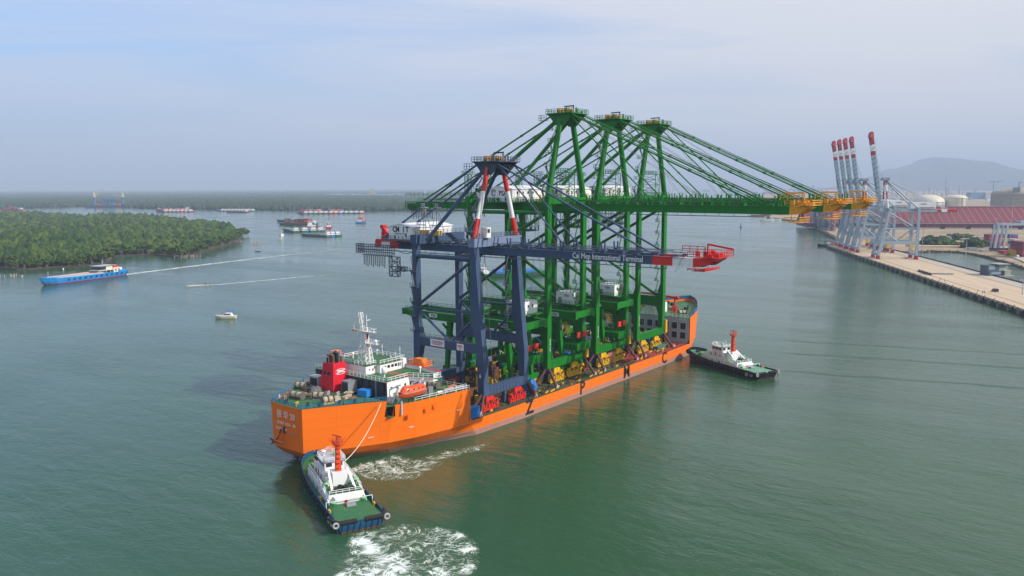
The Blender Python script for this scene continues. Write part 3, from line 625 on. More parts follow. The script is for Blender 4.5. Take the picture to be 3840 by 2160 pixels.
heap('rope_heap', 'salmon pink hose heap at the front edge of the upper deck', 'hose', 38.6, -16.6, MID-0.1, 1.8, 0.9, 0.7, mat('salmon_cloth', (0.55, 0.22, 0.13), 0.85, var=0.3), seed=12)
p = MB(); p.box(-1.6, 1.6, -3.6, 3.6, 0, 2.6); p.box(-1.66, 1.66, -3.66, 3.66, 2.6, 2.72)
gb = p.build('banner_container', mat('slate_container', (0.06, 0.08, 0.15), 0.6), None, loc=(37.4, 0.6, MID-0.1)); tag(gb, 'dark slate container with a pale banner in front of the bridge', 'container')
# forecastle: deckhouse, crane, gear
p = MB(); p.box(174, 180, -5.5, 1.0, FC-.25, FC+3.6); fh = p.build('forecastle_house', WHITE, ship)
p = MB(); p.box(173.94, 174, -3.6, -3.0, FC+2.2, FC+2.9); p.box(173.94, 174, -2.2, -1.6, FC+2.2, FC+2.9); sub(p, 'window', GLASS, fh)
p = MB(); p.beam((173.7, -3.0, FC), (173.5, 0.5, FC+3.4), 0.25, 0.25); sub(p, 'sloping_ladder', LGREY, fh)
p = MB(); p.lattice((178, -9.8, FC-.25), (178, -9.8, FC+2.6), 1.6, 1.6, 2, 0.07); p.tube((178, -9.8, FC), (178, -9.8, FC+6.4), 0.35, 8); p.build('crane_mast', RED, ship)
p = MB(); p.beam((178, -10.6, FC+5.9), (178, 6.5, FC+7.0), 0.6, 0.9, w2=0.5, h2=0.5); p.beam((178, -11.2, FC+5.4), (178, -10.4, FC+6.4), 0.7, 1.2); p.build('crane_boom', RED, ship)
for x, y, rz in ((184, -6, 0.3), (190, 2, -0.2), (176, -14, 1.0), (184, 8, 0.4), (176, 6, 0.2)): winch(ship, x, y, FC-.25, rz, 3.0, colr=(DGRN, YEL, STEEL)[int(x) % 3])
p = MB()
for x, y in ((196, 0), (188, -10), (193, 6), (199, 4)): p.box(x-1, x+1, y-0.6, y+0.6, FC-.25, FC+0.9)
p.build('anchor_gear', BLACK, ship)
p = MB(); p.rail([(170.1, -20, FC-.2), (170.1, 20, FC-.2)], 1.1, 1.8, 0.05); p.build('forecastle_railing', WHITE, ship)
p = MB(); pl = at_z(14)
for s in (-1, 1): p.rail([(x, s*(y-0.2), FC-.2+max(0, (x-176)*0.03)) for x, y in pl[13:16]], 1.1, 1.8, 0.05)
p.build('bow_railing', BRAIL, ship)
# towing line from the poop to the tug
# ================================================================= STS CRANES ON THE SHIP
def bogie_mb(L_=7.6, hgt=3.4):
    """travel bogie: stepped balancers over four trucks, ribbed plates; origin at rail level, along x"""
    a = MB(); k = hgt/4.6
    for x0, x1, zt_, sh in ((-3.5, -2.1, 2.7, 0.5), (-2.0, -0.35, 3.7, 0.7), (-0.2, 1.3, 4.2, 0.6), (1.5, 2.6, 3.3, 0.5), (2.7, 3.5, 2.4, 0.4)):
        a.prism([(x0, 0.8), (x1, 0.7), (x1+sh, zt_*k-0.3), (x1+sh-0.5, zt_*k), (x0+sh, zt_*k-0.2)], -0.45, 0.45, 0, ax='y')
    a.prism([(-1.4, 3.6*k), (-0.9, hgt), (0.9, hgt), (1.6, 3.6*k)], -0.3, 0.3, 0, ax='y')
    for d in (-2.8, -0.9, 0.95, 2.85):
        a.lathe((d+0.25, -0.95, 1.1), [(0.0, 0), (0.26, 0.02), (0.26, 0.5), (0, 0.52)], 8, axis='y'); a.box(d-0.15, d+0.35, -0.8, -0.4, 0.55, 0.95)
    return a
def sts(tag_kw, X0, lab, P, mats, zb=4.3, number=None):
    """ship to shore crane. P: dict of dimensions, local x along the ship, y athwart, z true height"""
    main, tipm, house_m, bog_m, rail_m, amat = mats
    t = thing('container_crane', lab, 'crane', (X0, 0, 0), 0, tag_kw.get('group'), zb=zb)
    b_, ys, yp, zs, zg = P['b'], P['ys'], P['yp'], P['zs'], P['zg']   # leg pitch, starboard face, port face, sill z, girder bottom
    lx = P.get('lx', 2.0); ysb = P.get('ysb', ys); gh = P['gh']; zt = P['zt']  # leg width, girder height, top of legs
    zp0, zp1 = P['portal']
    wt, wm, wb = P['leg_w']
    for x in (0, b_):
        # starboard leg (knuckled), port leg
        m = MB(); pr = [(ysb, zs), (ysb, zp0-1), (ysb+(ys-ysb)*0.15, zp1), (ys, zt), (ys+wt, zt), (ys+wt*1.02, zp1+5), (ysb+wm, zp1+0.6), (ysb+wm, zp0-0.6), (ysb+wb*1.05, zp0-3.2), (ysb+wb, zs+0.2)]
        m.prism(pr, x, x+lx, 0, ax='x'); m.build('leg', main, t)
        m = MB(); yo = yp+wt; pr = [(yo, P['zfoot']), (yo, zt), (yp, zt), (yp, zp1+5), (yp-(wm-wt), zp1+0.6), (yp-(wm-wt), zp0-0.6), (yp-(wb-wt), zp0-3.2), (yp-(wb-wt)*0.6, P['zfoot'])]
        m.prism(pr, x, x+lx, 0, ax='x'); m.build('leg', main, t)
        m = MB(); m.box(x+0.15, x+lx-0.15, ysb+wm-0.1, yp-(wm-wt)+0.1, zp0, zp1); m.build('portal_beam', main, t)
        if P.get('walk'):
            m = MB(); m.rail([(x+0.1, ysb+wm, zp1), (x+0.1, yp-(wm-wt), zp1)], 1.1, 1.8, 0.05); m.build('portal_railing', rail_m, t)
        for (ya, za, yb, zb_, r) in P['braces']:
            m = MB(); m.tube((x+lx/2, ya, za), (x+lx/2, yb, zb_), r, 10); m.build('brace', main, t)
    # ladders and landings climbing the forward starboard leg, lift tube
    m = MB()
    for i in range(P.get('nstair', 7)):
        z = zp1+1.5+i*(zt-zp1-5)/P.get('nstair', 7); dz = (zt-zp1-5)/P.get('nstair', 7)
        x = b_-1.0; m.box(x-0.8, x+1.0, ys+wt, ys+wt+1.6, z, z+0.1); m.rail([(x-0.8, ys+wt+0.1, z), (x-0.8, ys+wt+1.5, z), (x+1.0, ys+wt+1.5, z)], 1.1, 1.0, 0.05)
        m.beam((x-0.2, ys+wt+1.5, z), (x-0.2, ys+wt+0.3, z+dz), 0.5, 0.12)
    m.build('stairway', rail_m, t)
    m = MB()
    for i in range(P.get('nstair', 7)):
        z = zp1+1.5+i*(zt-zp1-5)/P.get('nstair', 7); dz = (zt-zp1-5)/P.get('nstair', 7)
        m.box(-1.2, 0, yp+0.1, yp+1.3, z, z+0.1); m.rail([(-1.2, yp+0.1, z), (-1.2, yp+1.3, z)], 1.0, 1.0, 0.05); m.beam((-0.7, yp+0.2, z), (-0.7, yp+1.2, z+dz), 0.5, 0.1)
    m.build('stairway', rail_m, t)
    # sills with bogies
    for yy0, z0, vis in ((ysb, zs, True), (yp-(wb-wt)*0.5, P['zfoot'], False)):
        m = MB(); m.box(lx, b_, yy0+0.1, yy0+wb-0.2, z0, z0+2.4)
        if P.get('spade'): m.beam(((b_+lx)/2, yy0+0.9, z0), ((b_+lx)/2, yy0+0.9, z0-3.4), 1.1, 1.1, w2=0.5, h2=0.4)
        m.build('sill_beam', main, t)
        if vis:
            m = MB()
            for i in range(11): m.box(lx+1+i*(b_-lx-2)/10-0.05, lx+1+i*(b_-lx-2)/10+0.05, yy0+0.02, yy0+0.1, z0+0.1, z0+2.3)
            m.build('sill_stiffener', main, t, kind='stuff')
        for cx in (P['bog'][0], P['bog'][1]):
            bz = P['bogz'] if vis else P['zfoot']-3.4-0.1
            hh = (z0-bz) if vis else 3.4
            m = bogie_mb(hgt=hh); bo = m.build('bogie', bog_m, t); bo.location = (cx, yy0+0.9, bz-zb)
            for k in range(8):
                w = MB(); w.tube((-3.2+k*0.915, -0.62, 0.42), (-3.2+k*0.915, 0.2, 0.42), 0.42, 10); sub(w, 'wheel', bog_m, bo)
            w = MB()
            for k in range(6):
                w.box(-2.9+k*1.1, -2.5+k*1.1, -0.75, -0.45, 0.75, 1.55+0.5*(k % 2)); 
            for k in range(11): w.beam((-3.1+k*0.58, -0.52, 1.0+0.3*(k % 3)), (-2.75+k*0.56, -0.52, 1.9+1.0*math.sin((k+0.8)/12*PI)), 0.16, 0.17, k % 2)
            for k in range(6): w.box(-3.3+k*1.2, -2.9+k*1.2, -0.95, -0.5, 1.7+0.5*(k % 2), 2.1+0.5*(k % 2), k % 2)
            sub(w, 'drive_motor', [bog_m, RUST], bo)
    # girders
    g0, g1 = P['gx']; gw = P['gw']; yr, yt = P['rear'], P['tip']
    for x in (g0, g1-gw):
        for seg in P['gseg']:
            ya, yb_, mm = seg
            m = MB(); m.box(x, x+gw, yb_, ya, zg, zg+gh); m.build('girder', {'main': main, 'tip': tipm, 'white': WHITE}[mm], t)
    m = MB()
    for i in range(int((yr-yt)/9)):
        y = yt+3+i*9; m.box(g0+gw, g1-gw, y-0.35, y+0.35, zg+0.3, zg+gh-0.3)
    m.build('cross_tie', main, t)
    # under-girder rail walkway and catenary strip
    m = MB(); m.box(g0-0.9, g0-0.75, yt+6, yr-2, zg-0.75, zg-0.55); 
    for i in range(int((yr-yt-8)/4)): m.box(g0-0.85, g0-0.75, yt+6+i*4, yt+6.12+i*4, zg-0.6, zg)
    m.build('trolley_walkway', rail_m, t)
    m = MB()
    for x in (g0-0.15, g1+0.15): m.rail([(x, yr-1, zg+gh), (x, yt+2, zg+gh)], 1.1, 2.2, 0.04)
    m.box(g0-0.25, g0, yt+2, yr-1, zg+gh-0.08, zg+gh+0.02); m.box(g1, g1+0.25, yt+2, yr-1, zg+gh-0.08, zg+gh+0.02)
    m.build('girder_railing', rail_m, t)
    # boom posts (forestay guides) and small gear along the boom
    for y in P['posts']:
        for x in (g0+gw/2, g1-gw/2):
            m = MB()
            for s in (-0.35, 0.35): m.beam((x, y+s, zg+gh), (x, y+s*1.6, zg+gh+2.6), 0.28, 0.28)
            m.box(x-0.3, x+0.3, y-0.5, y+0.5, zg+gh, zg+gh+0.9)
            m.build('stay_cradle', P['post_m'], t)
    rr = random.Random(5); m = MB()
    for i in range(P.get('nfit', 70)):
        y = yt+4+rr.random()*(yr-yt-30); x = g0+rr.random()*(g1-g0); hh = 0.3+rr.random()*0.8; w = 0.2+rr.random()*0.5
        if not (g0+gw < x < g1-gw and y > ys): m.box(x-w, x+w, y-w*1.4, y+w*1.4, zg+gh, zg+gh+hh*0.8)
        else: m.box(g0+0.1, g0+0.6, y-w, y+w, zg+gh, zg+gh+hh)
    m.build('boom_fittings', main, t, kind='stuff')
    m = MB(); m.path([(g0+0.2, yr-3, zg+gh+0.9), (g0+0.2, yt+8, zg+gh+0.9)], 0.09, 4); m.path([(g1-0.2, yr-3, zg+gh+0.9), (g1-0.2, yt+8, zg+gh+0.9)], 0.09, 4); m.build('service_pipe', rail_m, t)
    # boom tip
    m = MB(); ty = yt; DR = P.get('drop', 1.9)
    m.prism([(ty, zg), (ty, zg+gh), (ty-P['tipl']*0.35, zg+gh), (ty-P['tipl'], zg+gh+0.2), (ty-P['tipl'], zg+gh-0.3), (ty-P['tipl']*0.5, zg+0.1)], g0, g0+gw, 0, ax='x')
    m.prism([(ty, zg), (ty, zg+gh), (ty-P['tipl']*0.35, zg+gh), (ty-P['tipl'], zg+gh+0.2), (ty-P['tipl'], zg+gh-0.3), (ty-P['tipl']*0.5, zg+0.1)], g1-gw, g1, 0, ax='x')
    m.box(g0+gw, g1-gw, ty-P['tipl'], ty-P['tipl']+0.8, zg+gh-0.6, zg+gh+0.2); m.box(g0+gw, g1-gw, ty-1, ty-0.2, zg+0.5, zg+gh)
    m.build('boom_tip', P['tipcap'], t)
    m = MB(); m.box(g0-0.7, g1+0.7, ty-P['tipl']-1.2, ty-P['tipl']+2.4, zg+gh+0.2, zg+gh+0.3)
    m.rail([(g0-0.7, ty+1, zg+gh+0.3), (g0-0.7, ty-P['tipl']-1.2, zg+gh+0.3), (g1+0.7, ty-P['tipl']-1.2, zg+gh+0.3), (g1+0.7, ty+1, zg+gh+0.3)], 1.2, 1.2, 0.06)
    m.rail([(g0-1.2, ty+2, zg+gh+1.6), (g0-1.2, ty-3.4, zg+gh+1.6), (g0-1.2, ty-3.4, zg+gh+0.3)], 1.2, 1.4, 0.07)
    m.rail([(g0-0.5, ty+1, zg-DR), (g0-0.5, ty-P['tipl']*0.6, zg-DR), (g1+0.5, ty-P['tipl']*0.6, zg-DR)], DR*0.65, 1.5, 0.07); m.box(g0-0.6, g1+0.6, ty-P['tipl']*0.6, ty, zg-DR-0.1, zg-DR)
    for x in (g0, g1): m.beam((x, ty-0.5, zg), (x, ty-0.5, zg-DR), 0.12, 0.12)
    rr = random.Random(3)
    for i in range(16): 
        x = g0+rr.random()*(g1-g0); y = ty-rr.random()*P['tipl']; m.box(x-0.4, x+0.4, y-0.4, y+0.4, zg+gh+0.2, zg+gh+0.6+rr.random())
    m.build('tip_platform', P['tipplat'], t)
    m = MB(); yy = ty-3.6; m.beam((g0-0.2, yy, zg+gh), (g0-0.2, yy, zg+gh+3.3), 0.3, 0.3); m.beam((g0-0.2, yy, zg+gh+3.3), (g0-0.2, yy+P['jib'], zg+gh+3.3+P['jibz']), 0.28, 0.4); m.build('service_jib', P['tipcap'], t)
    # crossbeams over the legs
    zc0, zc1 = P['cross']
    m = MB(); m.box(-0.3, b_+lx+0.3, ys-0.35, ys+1.9, zc0, zc1); m.build('cross_beam', P['cross_m'], t)
    m = MB(); m.rail([(-0.3, ys-0.3, zc1), (b_+lx+0.3, ys-0.3, zc1)], 1.1, 1.5, 0.05); m.rail([(-0.3, ys+1.8, zc1), (b_+lx+0.3, ys+1.8, zc1)], 1.1, 1.5, 0.05); m.build('cross_beam_railing', rail_m, t)
    m = MB(); m.box(-0.3, b_+lx+0.3, yp-0.5, yp+1.7, zc0, zc1+0.3); m.rail([(-0.3, yp-0.4, zc1+.3), (b_+lx+0.3, yp-0.4, zc1+.3)], 1.1, 1.8, 0.05); m.build('cross_beam', main, t)
    # tie beams joining starboard leg to port leg above the girders' side
    for x in (0.2, b_+lx-1.4):
        m = MB(); m.tube((x+0.6, ys+1.8, zg+P.get('tie', -0.6)), (x+0.6, yp, zg+P.get('tie', -0.6)), 0.62, 10); m.build('tie_tube', main, t)
    # A-frame
    ax_, ay, az = (b_+lx)/2, (ys+0.75), P['apex']
    for i, (x0, x1) in enumerate(((1.0, ax_-3.2), (b_+lx-1.0, ax_+3.2))):
        for (fa, fb, mm) in P['abands']:
            p0 = Vector((x0, ay, zc1)); p1 = Vector((x1, ay, az-1.0)); m = MB(); r0 = P['ar']
            m.tube(p0.lerp(p1, fa), p0.lerp(p1, fb), r0*(1-0.12*fa), 14, r2=r0*(1-0.12*fb)); m.build('mast_leg', {'main': amat, 'red': RED, 'white': WHITE}[mm], t)
    # stairs on the aft mast leg
    m = MB()
    for i in range(6):
        q = (i+0.6)/6.6; p = Vector((1.0, ay, zc1)).lerp(Vector((ax_-3.2, ay, az-1.0)), q); p2 = Vector((1.0, ay, zc1)).lerp(Vector((ax_-3.2, ay, az-1.0)), q-0.13)
        m.box(p.x-1.9, p.x-0.7, p.y-0.2, p.y+1.9, p.z, p.z+0.12); m.rail([(p.x-1.9, p.y-0.2, p.z), (p.x-1.9, p.y+1.9, p.z), (p.x-0.7, p.y+1.9, p.z)], 1.1, 0.9, 0.05)
        m.beam((p2.x-1.2, p2.y+(1.6 if i % 2 else 0.1), p2.z), (p.x-1.3, p.y+(0.1 if i % 2 else 1.6), p.z), 0.6, 0.18)
    m.build('mast_stair', rail_m, t)
    # apex head
    m = MB(); m.prism([(ax_-4.2, az-2.6), (ax_-3.2, az-2.6), (ax_-2.2, az-1.1), (ax_+2.2, az-1.1), (ax_+3.2, az-2.6), (ax_+4.2, az-2.6), (ax_+3.4, az+0.1), (ax_-3.4, az+0.1)], ay-0.9, ay+0.9, 0, ax='y')
    for s in (-1, 1):
        m.prism([(ay-4.6, az+0.3), (ay+4.6, az+0.3), (ay+3.6, az-0.3), (ay+1.4, az-3.0), (ay-1.2, az-3.0)], ax_+s*3.4-0.4, ax_+s*3.4+0.4, 0, ax='x')
        m.beam((ax_+s*3.2, ay, az-1.5), (ax_+s*0.4, ay+2.6, az), 0.5, 0.5); m.beam((ax_+s*3.2, ay, az-1.5), (ax_+s*0.4, ay-2.6, az), 0.5, 0.5)
    m.box(ax_-4.6, ax_+4.6, ay-4.8, ay+4.4, az+0.3, az+0.55); head = m.build('mast_head', P['head_m'], t)
    m = MB(); m.rail([(ax_-4.6, ay-4.8, az+.55), (ax_+4.6, ay-4.8, az+.55), (ax_+4.6, ay+4.4, az+.55), (ax_-4.6, ay+4.4, az+.55)], 1.2, 1.0, 0.05, closed=True)
    m.box(ax_-5.6, ax_-4.6, ay+3.4, ay+6.2, az-1.6, az-1.5); m.rail([(ax_-5.6, ay+3.4, az-1.5), (ax_-5.6, ay+6.2, az-1.5), (ax_-4.6, ay+6.2, az-1.5)], 1.5, 0.8, 0.05)
    for i in range(9): m.beam((ax_-4+i, ay-4.2+(i % 3)*2.2, az+.5), (ax_-4+i, ay-4.2+(i % 3)*2.2, az+1.2+0.9*(i % 2)), 0.3, 0.4)
    sub(m, 'head_railing', rail_m, head)
    m = MB()
    for i, (dx, dy) in enumerate(((-2.6, 1.0), (-0.8, 1.0), (1.0, 1.0), (-2.6, -1.4), (-0.8, -1.4), (1.0, -1.4))):
        m.tube((ax_+dx, ay+dy-0.25, az+1.5), (ax_+dx, ay+dy+0.25, az+1.5), 0.6, 12)
        m.box(ax_+dx-0.12, ax_+dx+0.12, ay+dy-0.5, ay+dy+0.5, az+0.5, az+1.7)
    sub(m, 'head_sheave', AMB, head)
    m = MB(); m.beam((ax_+1.6, ay-1.4, az+0.5), (ax_+1.6, ay-1.4, az+3.0), 0.25, 0.25); m.beam((ax_+1.6, ay-1.6, az+3.0), (ax_+1.6, ay+1.9, az+2.9), 0.25, 0.35); sub(m, 'head_jib', BLACK if main is not GRN else DKGREY, head)
    # stays
    for (x, x2, ya, za, yb, zb_, r, nm) in P['stays']:
        m = MB(); p = Vector((x, ya, za)); q = Vector((x2, yb, zb_)); m.tube(p, q, r, 10)
        if nm != 'back_leg':
            k = max(1, int((p-q).length/10))
            for i in range(1, k): c = p.lerp(q, i/k); d = (q-p).normalized(); m.tube(c-d*0.45, c+d*0.45, r*1.45, 8)
        m.build(nm, main, t)
    m = MB()
    for x in (ax_-0.8, ax_+0.8):
        for yb in P['ropes']: m.tube((x, ay-3.5, az), (x, yb, zg+gh+1.0), 0.045, 4, caps=False)
    m.build('hoist_rope', STEEL, t)
    return t, g0, g1
SC_ = {}
def window_row(parent, x, ys_, z0, face, w=0.55, h_=0.6, m=GLASS):
    for k in ys_:
        q = MB()
        if face == 'y': q.box(k-w/2, k+w/2, x-0.05, x, z0, z0+h_)
        else: q.box(x-0.05, x, k-w/2, k+w/2, z0, z0+h_)
        sub(q, 'window', m, parent)
AMB = mat('sheave_amber', (0.42, 0.20, 0.03), 0.5)
# ---- green cranes
PG = dict(b=19.2, ys=-14.9, yp=15.3, zs=9.2, zg=56.9, gh=2.1, zt=59.0, lx=2.05, leg_w=(1.15, 2.7, 1.7), portal=(19.6, 23.3), zfoot=8.0,
     braces=[(-14.2, 56.6, 16, 40.4, 0.52), (16, 39.2, -13.6, 22.6, 0.52)], bog=(5.6, 15.6), bogz=4.5, gx=(7.1, 14.1), gw=1.1, rear=46.0, tip=-83.4,
     gseg=[(46.0, 15.0, 'main'), (15.0, -16.0, 'main'), (-16.0, -50.0, 'main'), (-50.0, -83.4, 'main')], posts=(-24, -33, -44.5, -53, -62, -71, -80), post_m=GRN, tipl=4.4, jib=4.5, jibz=0.0, tipcap=None, tipplat=None,
     cross=(58.9, 60.8), cross_m=None, apex=85.2, abands=[(0, 1, 'main')], ar=0.95, head_m=GRN, walk=True, ropes=(-40, -60, -78))
TIPY = mat('crane_amber_paint', (0.78, 0.34, 0.01), 0.45, var=0.1)
PG['tipcap'] = TIPY; PG['tipplat'] = TIPY; PG['cross_m'] = GRN
GRNL = mat('crane_green_rail', (0.03, 0.16, 0.04), 0.5)
ay = -14.15; az = 85.2
def green_stays():
    s = []
    for x, hx in ((7.0, 7.2), (14.2, 14.0)):
        s.append((hx, x, ay-3.9, az-0.6, -45.2, 60.2, 0.19, 'inner_forestay')); s.append((hx, x, ay-4.3, az-0.2, -75.0, 59.8, 0.22, 'outer_forestay'))
        s.append((hx+(-0.5 if x < 10 else 0.5), x, ay-4.3, az+0.2, -75.6, 60.2, 0.10, 'outer_forestay'))
        s.append((hx, x, ay+3.8, az-0.5, 42.0, 59.6, 0.26, 'backstay'))
    s.append((7.6, 1.4, ay+2.0, az-2.0, 15.9, 60.9, 0.62, 'back_leg')); s.append((13.6, 19.8, ay+2.0, az-2.0, 15.9, 60.9, 0.62, 'back_leg'))
    return s
PG['stays'] = green_stays()
gc, g0, g1 = sts(dict(group='green container cranes standing on the ship'), 83.4, 'green crane numbered 2215 with amber boom tip, nearest of the three green ones', PG, (GRN, GRN, WHITE, YEL, GRNL, GRN))
def finish_green(t):
    # machinery house on the rear girders
    m = MB(); m.prism([(0.4, 59.5), (10.2, 59.5), (10.2, 63.3), (5.3, 64.2), (0.4, 63.3)], 2.6, 20.6, 0, ax='x')
    m.prism([(0.1, 63.25), (5.3, 64.22), (10.5, 63.25), (10.5, 63.45), (5.3, 64.45), (0.1, 63.45)], 2.4, 20.8, 0, ax='x'); ho = m.build('machinery_house', WHITE, t)
    m = MB(); m.box(1.4, 21.0, -0.6, 11.2, 59.1, 59.45); m.rail([(1.4, 11.2, 59.45), (1.4, -0.6, 59.45), (21, -0.6, 59.45)], 1.1, 1.4, 0.05); m.build('house_platform', GRN, t)
    for x in (5.2, 8.2, 10.8, 13.4, 15.2): 
        q = MB(); q.box(x-0.35, x+0.35, 0.32, 0.4, 61.9, 62.6); sub(q, 'window', GLASS, ho)
    q = MB(); q.box(17.0, 17.9, 0.32, 0.4, 59.5, 61.5); sub(q, 'door', ORG, ho)
    q = MB(); q.box(2.53, 2.6, 2.4, 3.2, 59.8, 61.1); sub(q, 'window', GLASS, ho)
    text('PSA', 2.2, ho, (2.55, 4.0, 62.0), RX_AFT, 'house_lettering', mat('navy_print', (0.02, 0.03, 0.06), 0.5), sx=0.9, off=0.02)
    for o in COL.objects:
        if o.parent is ho and o.name.startswith('house_lettering'): o.location.z = 62.0
    q = MB(); 
    for k, (r0, r1, a0, a1) in enumerate(((0.95, 0.75, 20, 330), (0.55, 0.4, 60, 380), (1.25, 1.05, 40, 150))):
        n_ = 14; vs = []
        for i in range(n_+1):
            a = math.radians(a0+(a1-a0)*i/n_)
            for r_ in (r0, r1): vs.append((2.54, 7.7-r_*math.cos(a), 62.0+r_*math.sin(a)))
        q.add(vs, [(2*i, 2*i+1, 2*i+3, 2*i+2) for i in range(n_)])
    sub(q, 'house_emblem', MATS['navy_print'], ho)
    # number board
    q = MB(); q.box(1.9, 2.05, 5.0, 10.4, 58.9, 60.7); nb = q.build('number_board', GRN, t)
    # rear platform with hanging cables
    q = MB(); q.box(5.4, 15.8, 46.0, 49.5, 56.4, 56.6); q.rail([(5.4, 41, 56.6), (5.4, 49.5, 56.6), (15.8, 49.5, 56.6)], 2.4, 1.0, 0.09, rows=4)
    q.box(5.6, 8.0, 44.0, 48.5, 56.6, 58.4); q.rail([(5.2, 49, 60.9), (5.2, 22, 60.9)], 1.1, 2.0, 0.06); q.build('rear_platform', GRNL, t)
    q = MB()
    for i in range(14): q.box(5.3, 5.42, 36.5+i*0.75, 36.7+i*0.75, 53.2+0.3*(i % 3), 56.2)
    q.box(5.2, 5.5, 36, 47.5, 56.1, 56.4); q.build('festoon_cable', BLACK, t)
    # trolley frame with operator cab hanging below the girders
    q = MB(); q.lattice((7.5, 1.5, 53.0), (14.0, 1.5, 53.0), 6.0, 5.5, 3, 0.12); q.lattice((8, 6, 51.8), (8, -4, 51.8), 2.2, 2.0, 4, 0.09); q.build('trolley', GRNL, t)
    # service tower on the starboard cross beam
    q = MB(); q.lattice((10.6, -13.0, 60.8), (10.6, -13.0, 68.4), 6.4, 3.0, 4, 0.09); q.rail([(7.2, -14.6, 68.4), (14.0, -14.6, 68.4), (14.0, -11.4, 68.4), (7.2, -11.4, 68.4)], 1.1, 1.0, 0.05, closed=True)
    q.box(7.2, 14.0, -14.6, -11.4, 68.25, 68.4); q.box(7.2, 14.0, -14.6, -11.4, 64.6, 64.7); q.build('service_tower', GRNL, t)
    for y in (14.0, 22.0):
        q = MB(); q.lattice((7.0, y, 60.9), (7.0, y, 68.0), 1.6, 1.6, 5, 0.08); q.box(5.6, 8.4, y-1.5, y+1.5, 68.0, 68.15); q.rail([(5.6, y-1.5, 68.15), (5.6, y+1.5, 68.15), (8.4, y+1.5, 68.15), (8.4, y-1.5, 68.15)], 1.1, 0.8, 0.05, closed=True); q.build('rope_tower', GRNL, t)
    # cable reel and yellow buffers at deck side
    q = MB(); q.box(20.6, 21.9, -15.6, -14.9, 9.6, 14.4); q.build('cable_guide', YEL, t)
    for z in (16.6,):
        text('2\n2\n1\n5', 1.0, t, (1.2, -14.97, z), RX_STB, 'leg_number', WHITE, sx=1.0)
finish_green(gc)
snap = snapshot(gc)
nb2 = text('2215', 1.7, gc, (1.86, 7.7, 59.8), RX_AFT, 'number_lettering', WHITE, sx=1.15)
g2 = dup(snap, (110.9, 0, 0), 0, 'green crane in the middle of the three green ones on the ship'); g3 = dup(snap, (138.5, 0, 0), 0, 'green crane standing nearest the bow of the ship')
# ---- slate blue crane
PC = dict(b=17.9, ys=-15.7, yp=5.6, ysb=-18.6, zs=8.6, zg=46.0, gh=2.0, zt=48.4, lx=1.9, leg_w=(1.5, 2.6, 2.0), portal=(20.0, 22.4), zfoot=8.0,
     braces=[(-15.2, 45.4, 6.2, 31.0, 0.42), (6.2, 30.4, -15.4, 30.9, 0.34), (6.0, 30.0, -5.2, 22.6, 0.36), (-16.2, 30.5, -7.0, 22.6, 0.36)], bog=(3.0, 15.5), bogz=4.4, gx=(7.4, 14.6), gw=1.1, rear=30.0, tip=-73.8,
     gseg=[(30.0, 27.2, 'tip'), (27.2, 23.6, 'white'), (23.6, 20.0, 'tip'), (20.0, -16.0, 'main'), (-16.0, -40.0, 'main'), (-40.0, -63.6, 'main'), (-63.6, -68.8, 'tip'), (-68.8, -73.8, 'white')],
     posts=(-21, -27, -38, -50), post_m=BLU, tipl=5.0, jib=-6.0, jibz=-0.9, tipcap=RED, tipplat=RED, drop=0.8, cross=(48.3, 50.6), cross_m=mat('crane_slate_sunlit', (0.16, 0.21, 0.33), 0.4), apex=70.2,  # starboard cross beam: sunlight painted in as a lighter slate
     abands=[(0, 0.27, 'red'), (0.27, 0.66, 'white'), (0.66, 1.0, 'red')], ar=0.72, head_m=mat('mast_head_slate', (0.04, 0.055, 0.085), 0.45), walk=True, ropes=(-36, -60), spade=True, nfit=26, nstair=5, tie=-0.9)
ayc, azc = -14.95, 70.2
PC['stays'] = []
for x, hx in ((8.0, 6.4), (14.0, 13.4)):
    PC['stays'] += [(hx, x, ayc-3.6, azc-0.3, -62.4, 48.9, 0.24, 'outer_forestay'), (hx, x, ayc-3.6, azc-0.3, -39.5, 48.6, 0.2, 'inner_forestay'), (hx, x, ayc+3.6, azc-0.3, 27.5, 48.6, 0.27, 'backstay')]
PC['stays'] += [(7.2, 1.2, ayc+1.8, azc-1.8, 2.6, 49.4, 0.52, 'back_leg'), (12.8, 18.4, ayc+1.8, azc-1.8, 2.6, 49.4, 0.52, 'back_leg')]
cc, c0, c1 = sts(dict(), 48.9, 'slate blue crane with red and white mast legs and boom tip', PC, (BLU, RED, WHITE, RED, mat('slate_rail', (0.10, 0.12, 0.16), 0.5), BLU))
m = MB(); m.prism([(10.4, 49.2), (19.9, 49.2), (19.9, 52.6), (15.2, 53.5), (10.4, 52.6)], 3.6, 20.5, 0, ax='x'); m.prism([(10.1, 52.55), (15.2, 53.52), (20.2, 52.55), (20.2, 52.75), (15.2, 53.75), (10.1, 52.75)], 3.4, 20.7, 0, ax='x'); ho = m.build('machinery_house', WHITE, cc)
q = MB(); q.box(2.0, 22, 9.6, 20.8, 48.8, 49.15); q.rail([(2, 20.8, 49.15), (2, 9.6, 49.15), (22, 9.6, 49.15)], 1.1, 1.4, 0.05); q.build('house_platform', MATS['slate_rail'], cc)
text('CM', 2.2, ho, (3.54, 16.9, 51.9), RX_AFT, 'house_lettering', MATS['navy_print'], sx=0.85, off=0.03); text('T', 2.2, ho, (3.54, 12.4, 51.9), RX_AFT, 'house_lettering', MATS['navy_print'], sx=0.85, off=0.03)
text('I', 2.2, ho, (3.54, 13.9, 51.9), RX_AFT, 'house_lettering', mat('teal_print', (0.03, 0.22, 0.35), 0.5), sx=1.1, off=0.04); text('Cai Mep International Terminal', 0.45, ho, (3.54, 15.1, 50.75), RX_AFT, 'house_lettering', MATS['navy_print'], sx=0.85)
